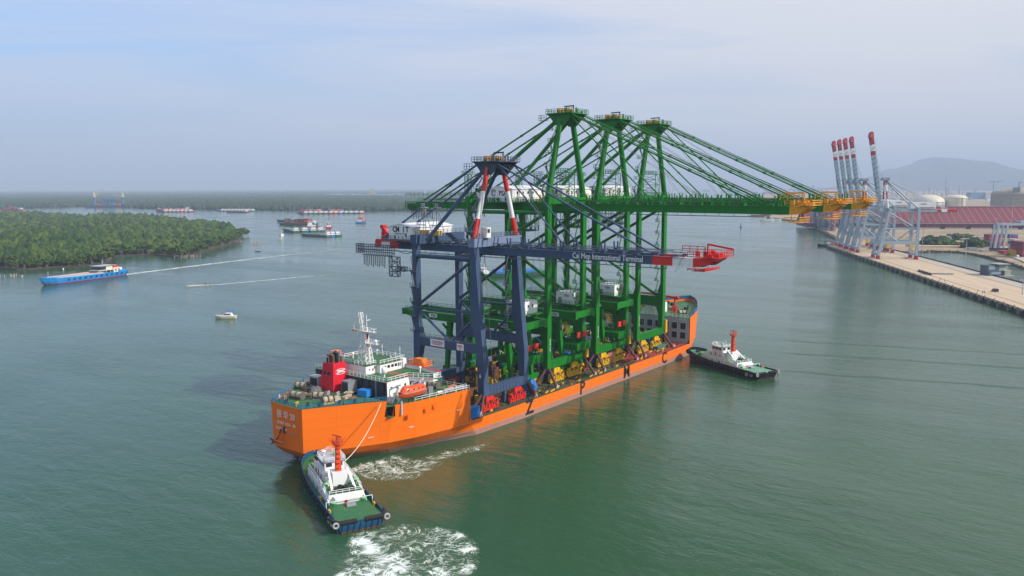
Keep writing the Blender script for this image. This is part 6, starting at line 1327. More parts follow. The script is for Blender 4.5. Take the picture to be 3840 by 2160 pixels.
# ================================================================= HARBOUR TUGS
def tug(label, x, y, rz, hull_c, inner_c, mastc, aft_c, seed=0):
    t = thing('harbour_tug', label, 'tug', (x, y, 0), rz); L_ = 37.5; B = 9.9
    st = [(0.0, 0.86), (0.5, 0.93), (2, 0.97), (10, 1.0), (22, 1.0), (28, 0.97), (32, 0.86), (35, 0.66), (36.8, 0.40), (37.5, 0.05)]
    def zt(xx): return 2.35+max(0, (xx-18)/19.5)**1.6*1.9
    m = MB(); rows = []
    for z, kw, cut in ((-1.0, 0.80, 1.6), (0.25, 0.90, 0.9), (1.2, 0.97, 0.4), (None, 1.0, 0.0)):
        rows.append([(min(max(xx, cut*0.4), L_-cut*1.1) if xx in (0.0, 37.5) else xx*(1-cut*0.02)+cut*0.2, B/2*w_*kw, (zt(xx) if z is None else z)) for xx, w_ in st])
    n = len(st)
    for s in (-1, 1):
        for k in range(3):
            vs = [(a, s*b_, c) for a, b_, c in rows[k]+rows[k+1]]; m.add(vs, [((i, i+1, n+i+1, n+i) if s < 0 else (i, n+i, n+i+1, i+1)) for i in range(n-1)], 1 if k == 0 else 0)
    for k in range(3): a, b_ = rows[k][0], rows[k+1][0]; m.add([(a[0], -a[1], a[2]), (a[0], a[1], a[2]), (b_[0], b_[1], b_[2]), (b_[0], -b_[1], b_[2])], [(0, 3, 2, 1)], 1 if k == 0 else 0)
    for yy in range(-4, 5): m.box(-0.12, 0.02, yy*1.15-0.06, yy*1.15+0.06, 0.4, 2.1)
    m.build('hull', [hull_c, RUST], t)
    # deck inside the bulwark
    d = MB(); top = rows[-1]; d.add([(a, -(b_-0.25), c-(0.12 if a < 9 else 0.75)) for a, b_, c in top]+[(a, b_-0.25, c-(0.12 if a < 9 else 0.75)) for a, b_, c in top[::-1]], [tuple(range(2*n))]); d.build('deck', inner_c, t)
    bw = MB()
    for s in (-1, 1):
        for i in range(2, n-1): a, b_ = top[i], top[i+1]; bw.beam((a[0], s*(a[1]-0.1), a[2]-0.2), (b_[0], s*(b_[1]-0.1), b_[2]-0.2), 0.14, 1.1)
    bw.build('bulwark', hull_c, t)
    # red-brown side deck patch, stern roller, bits
    b_ = MB(); b_.box(13, 24, 3.6, 4.9, 1.72, 1.80); b_.build('deck_patch', RUST, t)
    # rubber: thick stern fender, bow fender of tyres, side tyres
    f = MB()
    for s in (-1, 1):
        f.tube((0.15, s*0.8, 2.25), (0.15, s*4.2, 2.25), 0.42, 10); f.tube((0.15, s*4.2, 2.25), (1.6, s*5.05, 2.25), 0.42, 10); f.tube((1.6, s*5.05, 2.25), (3.2, s*5.3, 2.25), 0.34, 10)
        for k in range(9): f.tube((0.15, s*(0.9+k*0.38), 2.25), (0.15, s*(0.98+k*0.38), 2.25), 0.47, 10)
    f.build('stern_fender', RUBBER, t)
    tm = MB(); tm.lathe((0, 0, 0), [(0.30, -0.16), (0.55, -0.2), (0.66, -0.08), (0.66, 0.08), (0.55, 0.2), (0.30, 0.16), (0.30, -0.16)], 14, axis='y'); tme = tm.mesh('tyre', [RUBBER]); tm2 = tm.mesh('tyre', [mat('pale_tyre', (0.35, 0.35, 0.34), 0.8)])
    rnd = random.Random(seed); kk = 0
    def tyre(px_, py_, pz, rz_, me):
        o = bpy.data.objects.new('tyre', me); COL.objects.link(o); o.parent = t; o.location = (px_, py_, pz); o.rotation_euler = (0, 0, rz_)
    for s in (-1, 1):
        for i in range(15):
            xx = 2.6+i*1.95+rnd.uniform(-0.25, 0.25)
            w_ = np.interp(xx, [a for a, _ in st], [b for _, b in st])*B/2; tyre(xx, s*(w_+0.16), zt(xx)-0.75-rnd.uniform(0, 0.25), 0.0, tm2 if i in (0, 1) else tme)
    for i in range(13):
        q = -1+2*i/12; a = q*1.25; xx = 33.2+4.5*math.cos(a)**1.2 if abs(a) < 1.3 else 33.5; yy = 4.3*math.sin(a); tyre(xx+0.1, yy, zt(35)-0.5, -a+PI/2, tme)
    for s in (-1, 1): tyre(-0.25, s*4.9, 2.1, PI/2, tm2)
    # deckhouse with high side walls sweeping aft
    m = MB(); m.box(10.5, 27, -3.5, 3.5, 1.6, 4.6); m.lathe((27.0, 0, 1.6), [(3.4, 0), (3.4, 3.0), (0, 3.05)], 14)
    for s in (-1, 1): m.prism([(7.6, 1.8), (28, 1.8), (27.5, 5.3), (17, 5.3), (14.5, 4.9), (12, 4.2)], s*3.55, s*3.75, 0, ax='y')
    dh_ = m.build('deckhouse', WHITE, t)
    q = MB(); q.box(10.6, 27.3, -3.4, 3.4, 4.6, 4.68); q.lathe((27.0, 0, 4.62), [(3.3, 0), (3.3, 0.06), (0, 0.07)], 14); sub(q, 'boat_deck', inner_c, dh_)
    for s in (-1, 1):
        for xx in (15.2, 17.4, 20.2, 23.5, 25.2): q = MB(); q.tube((xx, s*3.74, 3.6), (xx, s*3.8, 3.6), 0.2, 10); sub(q, 'porthole', GLASS, dh_)
        for xx in (18.6, 22.0): q = MB(); q.box(xx, xx+0.8, s*3.75-0.03, s*3.75+0.05, 1.9, 3.7); sub(q, 'door', GREY if s > 0 else RED, dh_)
    m = MB(); m.box(18.2, 26.4, -2.7, 2.7, 4.6, 7.2); up_ = m.build('upper_house', WHITE, t)
    for s in (-1, 1):
        for xx in (19.4, 21.6, 23.8): q = MB(); q.box(xx, xx+0.7, s*2.7-0.03, s*2.7+0.05, 5.2, 6.3 if xx != 21.6 else 6.9); sub(q, 'window' if xx != 21.6 else 'door', GLASS if xx != 21.6 else RED, up_)
    m = MB(); m.prism([(19.4, -2.1), (24.4, -2.1), (25.4, -1.2), (25.4, 1.2), (24.4, 2.1), (19.4, 2.1)], 7.2, 9.7, 0); wh_ = m.build('wheelhouse', WHITE, t)
    for (x0, y0, x1, y1) in ((19.7, -2.13, 21.0, -2.13), (21.3, -2.13, 22.7, -2.13), (23.0, -2.13, 24.3, -2.13), (19.7, 2.13, 21.0, 2.13), (21.3, 2.13, 22.7, 2.13), (23.0, 2.13, 24.3, 2.13), (25.43, -1.1, 25.43, -0.1), (25.43, 0.1, 25.43, 1.1), (19.37, -1.7, 19.37, -0.5), (19.37, 0.5, 19.37, 1.7)):
        q = MB(); q.beam((x0, y0, 8.75), (x1, y1, 8.75), 0.06, 1.1); sub(q, 'window', GLASS, wh_)
    q = MB(); q.prism([(19.0, -2.5), (24.6, -2.5), (25.9, -1.4), (25.9, 1.4), (24.6, 2.5), (19.0, 2.5)], 9.7, 9.85, 0); sub(q, 'roof', LGREY, wh_)
    q = MB(); q.rail([(19.2, -2.3, 9.85), (24.4, -2.3, 9.85), (25.6, 0, 9.85), (24.4, 2.3, 9.85), (19.2, 2.3, 9.85)], 1.0, 1.1, 0.05, closed=True); q.lathe((23.5, 1.2, 9.85), [(0.25, 0), (0.25, 0.9), (0.5, 1.1), (0.5, 1.4), (0, 1.6)], 8); q.tube((21, -1.2, 9.85), (21, -1.2, 12.4), 0.07, 5); sub(q, 'roof_rail', WHITE, wh_)
    q = MB(); q.lathe((22.6, -1.0, 9.9), [(0.4, 0), (0.45, 0.7), (0.3, 1.0), (0, 1.1)], 10); sub(q, 'radar_dome', mat('pale_green_paint', (0.25, 0.55, 0.25), 0.5), wh_)
    # white stack base and the tall mast with ladder rungs, platform and scanner
    m = MB(); m.box(14.9, 17.7, -1.5, 1.5, 4.6, 8.3); 
    for s in (-1, 1): m.beam((16.6, s*1.9, 8.6), (12.2, s*2.3, 4.7), 0.5, 0.25); m.tube((15.9, s*2.3, 4.6), (15.9, s*2.3, 7.0), 0.5, 10)
    m.build('stack_casing', WHITE, t)
    m = MB(); m.beam((16.3, 0, 8.2), (16.3, 0, 16.0), 1.15, 1.15, w2=0.75, h2=0.75); mm = m.build('mast', mastc, t)
    q = MB()
    for i in range(10): q.box(16.85-0.02*i, 17.2-0.02*i, -0.3, 0.3, 8.9+i*0.75, 8.98+i*0.75)
    for i in range(5): q.box(15.3, 15.8, -0.4, 0.4, 9.4+i*1.4, 9.5+i*1.4)
    sub(q, 'mast_step', mastc, mm)
    q = MB(); q.lathe((16.3, 0, 14.8), [(0.4, 0.3), (1.15, 1.3), (1.15, 1.4), (0.3, 1.45)], 10); q.rail([(16.3+1.1*math.cos(a*PI/4), 1.1*math.sin(a*PI/4), 16.2) for a in range(8)], 1.0, 3, 0.06, closed=True); sub(q, 'mast_platform', mastc, mm)
    q = MB(); q.tube((16.3, 0, 16.2), (16.3, 0, 18.4), 0.22, 8, r2=0.1); q.beam((15.4, -0.6, 18.1), (17.3, 0.7, 18.2), 0.22, 0.3); q.beam((16.3, -1.6, 16.9), (16.3, 1.6, 16.9), 0.1, 0.1); q.beam((16.3, -1.6, 16.9), (16.3, -1.6, 17.6), 0.1, 0.1); q.beam((16.3, 1.6, 16.9), (16.3, 1.6, 17.8), 0.1, 0.1); sub(q, 'radar_scanner', mastc, mm)
    # rails, stairs, monitors, tow winch and stern gear
    m = MB()
    for s in (-1, 1):
        m.rail([(12.4, s*3.6, 4.7), (18, s*3.6, 5.3), (27.3, s*3.5, 5.3)], 1.0, 1.3, 0.05); m.rail([(18.3, s*2.65, 7.2), (26.3, s*2.65, 7.2)], 1.0, 1.2, 0.045); m.beam((12.2, s*2.9, 4.6), (9.4, s*2.9, 1.9), 0.7, 0.1)
    m.rail([(10.6, -3.3, 4.7), (10.6, 3.3, 4.7)], 1.0, 1.1, 0.05); m.path([(8.0, -4.6, 2.2), (8.2, -4.6, 4.0), (8.2, 4.6, 4.0), (8.0, 4.6, 2.2)], 0.09, 6); m.build('railing', mat('rail_white', (0.7, 0.72, 0.7), 0.5), t)
    for s in (-1, 1):
        for (xx, z0, z1) in ((14.2, 4.6, 6.3), (8.8, 2.2, 3.5)): m = MB(); m.lathe((xx, s*3.0, z0), [(0.32, 0), (0.32, z1-z0-0.3), (0.62, z1-z0-0.2), (0.66, z1-z0), (0, z1-z0+0.05)], 10); m.build('vent_post', mat('pale_green_paint', (0.25, 0.55, 0.25), 0.5), t)
    m = MB(); m.box(8.9, 10.4, -2.6, 2.6, 2.2, 4.2); m.box(8.8, 8.9, -2.4, 2.4, 2.4, 4.0); m.build('aft_casing', WHITE, t)
    m = MB(); m.tube((8.72, 0.5, 3.2), (8.84, 0.5, 3.2), 0.38, 12); m.build('lifebuoy', RED, t)
    m = MB(); m.tube((7.2, -0.9, 2.8), (7.2, 0.9, 2.8), 0.75, 14); m.box(6.6, 7.8, -1.1, 1.1, 2.1, 2.6); m.build('tow_hook_housing', GREY, t)
    for i, (xx, yy) in enumerate(((11.6, -1.6), (11.6, -0.2), (12.0, 1.5), (12.4, 0.7))):
        for k in range(2+(i % 2)):
            o = bpy.data.objects.new('stacked_tyre', tme); COL.objects.link(o); o.parent = t; o.location = (xx, yy, 4.9+0.4*k); o.rotation_euler = (PI/2, 0, i)
    m = MB(); m.tube((30.8, -1.6, 3.6), (30.8, 1.6, 3.6), 1.05, 14); m.box(29.8, 31.8, -2.1, -1.7, 2.2, 4.4); m.box(29.8, 31.8, 1.7, 2.1, 2.2, 4.4); m.build('bow_winch', mat('bright_green_paint', (0.06, 0.40, 0.08), 0.5), t)
    m = MB(); m.box(33.6, 34.0, -0.9, 0.9, 2.8, 4.2); m.box(33.4, 34.2, -0.7, -0.4, 2.8, 4.3); m.box(33.4, 34.2, 0.4, 0.7, 2.8, 4.3); m.build('bow_bitt', BLACK, t)
    for s in (-1, 1):
        for xx in (6.0, 26.8, 13.5): m = MB(); m.tube((xx, s*4.4, 1.9), (xx, s*4.4, 2.7), 0.22, 8); m.tube((xx+0.6, s*4.4, 1.9), (xx+0.6, s*4.4, 2.7), 0.22, 8); m.build('bollard', YEL if xx != 26.8 else BLACK, t)
    for c in list(COL.objects):
        if c.parent is t and c.name.split('.')[0] not in ('hull', 'deck', 'bulwark', 'tyre', 'stern_fender', 'deck_patch', 'bollard', 'bow_bitt'):
            c.scale.z = 0.74; c.location.z = c.location.z*0.74+1.8*0.26
    return t
TB = hull_mat('tug_blue_hull', (0.015, 0.075, 0.16), (0.25, 0.09, 0.04), 0.35, amt=0.5); TK = hull_mat('tug_black_hull', (0.012, 0.016, 0.028), (0.03, 0.02, 0.03), 0.35, amt=0.4)
DG1 = mat('tug_deck_green', (0.025, 0.135, 0.045), 0.55, var=0.15, dirt=(0.16, 0.12, 0.06), dirt_amt=0.5); DG2 = mat('tug_deck_pale_green', (0.13, 0.30, 0.20), 0.55, var=0.1, dirt=(0.2, 0.2, 0.15), dirt_amt=0.4)
MO = mat('mast_vermilion', (0.66, 0.075, 0.02), 0.45)
tug('blue hulled tug with green deck and orange mast pushing at the stern', -14.4, -41.3, 1.125, TB, DG1, MO, None, 1)
tug('black hulled tug with orange mast lying off the starboard bow', 148.6, -58.6, 1.16, TK, DG2, MO, None, 2)
# tow line from the poop bollard down to the tug
a = Vector((15.2, -15.4, 13.9)); b_ = Vector((2.2, -13.8, 7.6)); b_ = Vector((-5.9, -23.5, 6.0)); m = MB(); m.path([a.lerp(b_, i/14)+Vector((0, 0, -2.6*4*(i/14)*(1-i/14))) for i in range(15)], 0.10, 6); o = m.build('towing_line', mat('pale_rope', (0.62, 0.52, 0.42), 0.85), None); tag(o, 'pale towing line drooping from the ship quarter to the blue tug', 'rope')
# foam: propeller wash behind the tug and along the hull
def foam_sheet(name, label, outline_px, hot_px, n=70, z=0.035, mscale=1.0, base=0.35):
    P = [G(x, y, 0) for x, y in outline_px]; x0 = min(p.x for p in P); x1 = max(p.x for p in P); y0 = min(p.y for p in P); y1 = max(p.y for p in P); poly = [(p.x, p.y) for p in P]; H = [(G(x, y, 0), r, s) for x, y, r, s in hot_px]
    gx = np.linspace(x0, x1, n); gy = np.linspace(y0, y1, n); XX, YY = np.meshgrid(gx, gy); pts_ = np.column_stack([XX.ravel(), YY.ravel()]); ins = inpoly(pts_, poly); ed = shore_dist(pts_, poly+[poly[0]]); dn = np.where(ins, np.clip(ed/2.2, 0, 1)*base, 0)
    for c, r_, s_ in H: dn = np.maximum(dn, s_*np.exp(-((pts_[:, 0]-c.x)**2+(pts_[:, 1]-c.y)**2)/(r_*r_))*np.where(ins, np.clip(ed/1.2, 0, 1), 0))
    V = np.column_stack([pts_, np.full(len(pts_), z)]); idx = np.arange(n*n).reshape(n, n); F = np.stack([idx[:-1, :-1].ravel(), idx[:-1, 1:].ravel(), idx[1:, 1:].ravel(), idx[1:, :-1].ravel()], 1); F = F[(dn[F].max(1) > 0.01)]
    me = bpy.data.meshes.new(name); me.from_pydata(V.tolist(), [], F.tolist()); a = me.attributes.new('dens', 'FLOAT', 'POINT'); a.data.foreach_set('value', dn.astype(np.float32)); me.materials.append(bpy.data.materials.get('wash_foam') or foam_mat('wash_foam', 0.5, 1.0)); o = bpy.data.objects.new(name, me); COL.objects.link(o); tag(o, label, 'foam', kind='stuff')
foam_sheet('propeller_wash', 'white churned water fanning out behind the blue tug stern', [(1310, 1990), (1430, 1975), (1520, 1960), (1640, 1970), (1740, 1990), (1800, 2030), (1815, 2090), (1790, 2160), (1700, 2230), (1500, 2280), (1300, 2260), (1230, 2180), (1260, 2100), (1290, 2040)],
           [(1350, 2030, 2.4, 1.15), (1390, 2060, 2.8, 1.1), (1440, 2100, 3.2, 1.1), (1490, 2120, 3.0, 1.0), (1380, 2160, 4.5, 1.0), (1480, 2170, 4.0, 0.95), (1560, 2000, 2.4, 0.72), (1640, 1990, 2.0, 0.7), (1720, 2010, 2.2, 0.78), (1760, 2060, 2.2, 0.78), (1740, 2130, 2.6, 0.75), (1650, 2150, 3.2, 0.8), (1570, 2060, 2.0, 0.62), (1450, 1975, 1.6, 0.6), (1300, 2160, 3.0, 0.8)], 90, base=0.40)
foam_sheet('hull_wash', 'streaks of foam drifting along the ship side below the tow line', [(1290, 1770), (1340, 1735), (1500, 1700), (1560, 1720), (1660, 1690), (1840, 1655), (1850, 1680), (1700, 1720), (1640, 1760), (1560, 1800), (1440, 1810), (1340, 1800)],
           [(1380, 1745, 2.4, 0.82), (1430, 1735, 2.2, 0.8), (1480, 1715, 1.6, 0.75), (1340, 1760, 2.2, 0.75), (1620, 1715, 1.8, 0.6), (1700, 1680, 2.0, 0.56)], 80, base=0.42)
# ================================================================= RIGHT BANK: QUAY, YARD, WAREHOUSE, TANKS
QO = Vector((604.6, 22.8, 0)); QE = Vector((0.8809, 0.4733, 0)).normalized(); QN = Vector((QE.y, -QE.x, 0)); QR = math.atan2(QE.y, QE.x)
def qp(u, n, z=0.0): return QO+QE*u+QN*n+Vector((0, 0, z))
def conc(name, base, stripes=True):
    m = bpy.data.materials.new(name); m.use_nodes = True; t = m.node_tree; b = t.nodes['Principled BSDF']; tcx = N(t, 'ShaderNodeTexCoord')
    mp_ = N(t, 'ShaderNodeMapping'); mp_.inputs['Scale'].default_value = (0.012, 0.35, 1); L(t, tcx.outputs['Object'], mp_.inputs[0])
    n1 = N(t, 'ShaderNodeTexNoise', ins={'Scale': 1.0, 'Detail': 6.0, 'Roughness': 0.65}); L(t, mp_.outputs[0], n1.inputs['Vector'])
    n2 = N(t, 'ShaderNodeTexNoise', ins={'Scale': 0.08, 'Detail': 7.0, 'Roughness': 0.6}); L(t, tcx.outputs['Object'], n2.inputs['Vector'])
    c = ramp(t, n1.outputs[0], [(0.3, tuple(x*0.80 for x in base)), (0.7, tuple(x*1.12 for x in base))]); c = mix(t, math_(t, 'MULTIPLY', n2.outputs[0], 0.45), c, tuple(x*0.75 for x in (base[0], base[0]*0.9, base[0]*0.85)))
    L(t, c, b.inputs['Base Color']); b.inputs['Roughness'].default_value = 0.85; return m
QC = conc('quay_concrete', (0.58, 0.43, 0.27)); QG = conc('quay_grey_concrete', (0.46, 0.39, 0.31)); DK = mat('dark_concrete_and_shade', (0.045, 0.04, 0.035), 0.8, var=0.4)
def qbuild(mb, name, mats, parent=None, kind=None): 
    o = mb.build(name, mats, parent, loc=(QO.x, QO.y, 0) if parent is None else None, rz=QR if parent is None else None, kind=kind); return o
# local: X along the quay (away), Y seaward (so inland n = -Y)
U0, U1, NW = -520.0, 158.0, 49.0
m = MB(); m.box(U0, U1, -NW, 0, 2.0, 3.1); quay = qbuild(m, 'quay', QC, kind='structure')
def qkid(mb, name, mats, kind=None): return mb.build(name, mats, quay, kind=kind)
m = MB(); m.box(U0, U1, -NW+0.3, -38.0, 3.1, 3.106); qkid(m, 'grey_apron', QG)
for n_ in (7.0, 7.9, 36.6, 37.5):
    m = MB(); m.box(U0, U1, -n_-0.12, -n_+0.12, 3.1, 3.13); qkid(m, 'crane_rail', DK)
m = MB(); m.box(U0, U1, -1.9, -1.55, 3.1, 3.12); qkid(m, 'edge_line', YEL)
m = MB(); m.box(U0, U1, -0.5, 0.06, 3.1, 3.35); qkid(m, 'quay_coping', QC)
for i in range(14):
    n_ = 3.5+i*2.6; m = MB(); m.box(U0, U1, -n_-0.06, -n_+0.06, 3.1, 3.115); qkid(m, 'deck_joint', mat('joint_brown', (0.22, 0.15, 0.09), 0.9))
m = MB(); m.box(U0, U1, -40, -0.9, -1, 2.0); qkid(m, 'under_deck_shade', DK)  # solid dark block, the shade beneath the deck painted as its colour
pm = MB(); pm.box(-1.1, 1.1, -0.9, 0.25, -1.5, 2.6); pm.box(-1.3, 1.3, -0.95, 0.35, 2.2, 3.0); pme = pm.mesh('quay_pile', [mat('pile_concrete', (0.24, 0.20, 0.16), 0.85, var=0.25)])
fm = MB(); fm.box(-0.5, 0.5, 0.02, 0.7, 1.2, 2.7); fm.tube((-0.2, -0.4, 3.3), (-0.2, -0.4, 3.75), 0.3, 8); fme = fm.mesh('fender_bollard', [BLACK])
i = 0; u = U0+2
while u < U1:
    o = bpy.data.objects.new('quay_pile', pme); COL.objects.link(o); o.parent = quay; o.location = (u, 0, 0)
    o = bpy.data.objects.new('bollard', fme); COL.objects.link(o); o.parent = quay; o.location = (u+6, 0, 0); u += 12.0
m = MB(); m.box(U0, U1, -NW, -NW+0.5, 3.1, 3.9); qkid(m, 'rear_parapet', DK)
# people, van, small quay gear
VAN = lambda: 0
def car(name, label, cat, x, y, z, rz, m_, van=True):
    t = thing(name, label, cat, (x, y, z), rz); q = MB(); q.prism([(-2.3, 0.35), (2.3, 0.35), (2.35, 0.95), (1.5, 1.05), (0.9, 1.9 if van else 1.45), (-2.1 if van else -1.3, 1.9 if van else 1.45), (-2.3, 0.95)], -0.9, 0.9, 0, ax='y'); q.build('body', m_, t)
    q = MB(); q.prism([(1.42, 1.1), (0.92, 1.78 if van else 1.38), (-1.9 if van else -1.2, 1.78 if van else 1.38), (-2.1, 1.1)], -0.92, 0.92, 0, ax='y'); q.build('window', GLASS, t)
    for xx in (-1.5, 1.5):
        for yy in (-0.85, 0.85): q = MB(); q.tube((xx, yy-0.12, 0.36), (xx, yy+0.12, 0.36), 0.36, 12); q.build('wheel', RUBBER, t)
p = G(3731, 1094, 3.12); car('van', 'dark van parked alone on the open quay apron', 'van', p.x, p.y, p.z, QR+0.1, mat('dark_van_paint', (0.02, 0.03, 0.03), 0.3))
p = G(3700, 1019, 3.12); car('car', 'white car beside the little quay house', 'car', p.x, p.y, p.z, QR+0.4, WHITE, van=False)
for i, (px, py, lab, mm) in enumerate(((3525.5, 1052, 'left of two workers in red on the quay edge', RDC), (3542, 1057, 'right of two workers in red on the quay edge', RDC), (3666.5, 1096, 'worker in dark red standing by the quay bollard', RDC), (3685, 1101, 'worker in dark clothes, left of a close pair', DKC), (3691.5, 1101, 'taller worker in dark clothes, right of a close pair', DKC))):
    p = G(px, py, 3.12); person(p.x, p.y, p.z, QR+i, lab, mm, DKC, 0.2)
ords = ['first', 'second', 'third', 'fourth', 'fifth', 'sixth']
for i, (px, py) in enumerate(((3447.5, 1020), (3457.5, 1023), (3465, 1026), (3471, 1028), (3477, 1029.5), (3486.5, 1032))):
    p = G(px, py, 3.12); q = MB(); q.prism([(-1.4, 0), (1.4, 0), (1.0, 1.2), (-1.0, 1.2)], -0.9, 0.9, 0, ax='y'); q.tube((0, -0.6, 1.2), (0, 0.6, 1.2), 0.6, 8); o = q.build('fender_block', BLACK, None, loc=tuple(p), rz=QR); tag(o, '%s of six dark lumps in a row on the quay edge' % ords[i], 'fender', 'dark lumps in a row on the quay')
for i, (px, py) in enumerate(((3500.5, 1027.5), (3523.5, 1028), (3550, 1028.5))):
    p = G(px, py, 3.12); q = MB(); q.box(-4.2, 4.2, -1.4, 1.4, 0, 0.5); o = q.build('steel_plate_stack', STEEL, None, loc=tuple(p), rz=YAW-PI/2); tag(o, '%s of three flat plate stacks on the quay' % ('left', 'middle', 'right')[i], 'plates', 'three flat plate stacks')
# quay house
p = G(3752, 1034, 3.1); t = thing('quay_house', 'two storey grey quay house with flat roof terrace and glass stair', 'building', tuple(p), YAW-PI/2+0.12)
m = MB(); m.box(-8.5, 6.5, 0, 9, 0, 3.2, 1); m.box(-9.0, -1, 0.5, 8.5, 3.2, 7.0, 1); m.box(-1, 5.2, 1, 8, 3.2, 7.6, 0); m.box(-3.0, 6.4, -0.6, 9.6, 7.6, 8.0, 0); m.box(1.5, 7.2, -0.8, 9.8, 3.2, 3.7, 0); m.box(2.2, 6.6, -1.2, 0, 0, 3.0, 0)
b_ = m.build('wall', [mat('pale_render', (0.34, 0.35, 0.31), 0.8), mat('blue_grey_render', (0.07, 0.10, 0.12), 0.6)], t); SG = mat('sky_glass', (0.25, 0.33, 0.42), 0.15)
for bb in ((-8.6, -4.2, 0.42, 0.5, 4.2, 6.4), (-0.6, 4.4, 0.93, 1.0, 5.0, 6.8), (-7, 0, -0.07, 0, 1.0, 2.6)): q = MB(); q.box(*bb); sub(q, 'window', SG, b_)
m = MB(); m.box(-14, 9, -2.5, 10.5, -0.1, 0.0); m.build('paving', QG, t)
# light masts
for i, (px, py, top, lab) in enumerate(((3457, 957, 862, 'slim light mast on the quay rear edge nearest the cranes'), (3619, 1004, 897, 'slim light mast on the quay rear edge by the basin'), (3786, 932, 744, 'tallest pale mast among the red containers'), (3734, 878, 819, 'light mast with cross head before the warehouse'), (3833, 1106, 1052, 'mast foot at the right edge of the quay yard'))):
    p = G(px, py, 3.0); dpt = (p-CAM).dot(FW); hh = (py-top)*dpt/FPX; q = MB(); q.tube(tuple(p), (p.x, p.y, 3+hh), 0.32, 6, r2=0.16); q.box(p.x-0.6, p.x+0.6, p.y-1.6, p.y+1.6, 3+hh, 3.4+hh); o = q.build('light_mast', LGREY, None); tag(o, lab, 'light mast', 'light masts on the right bank')
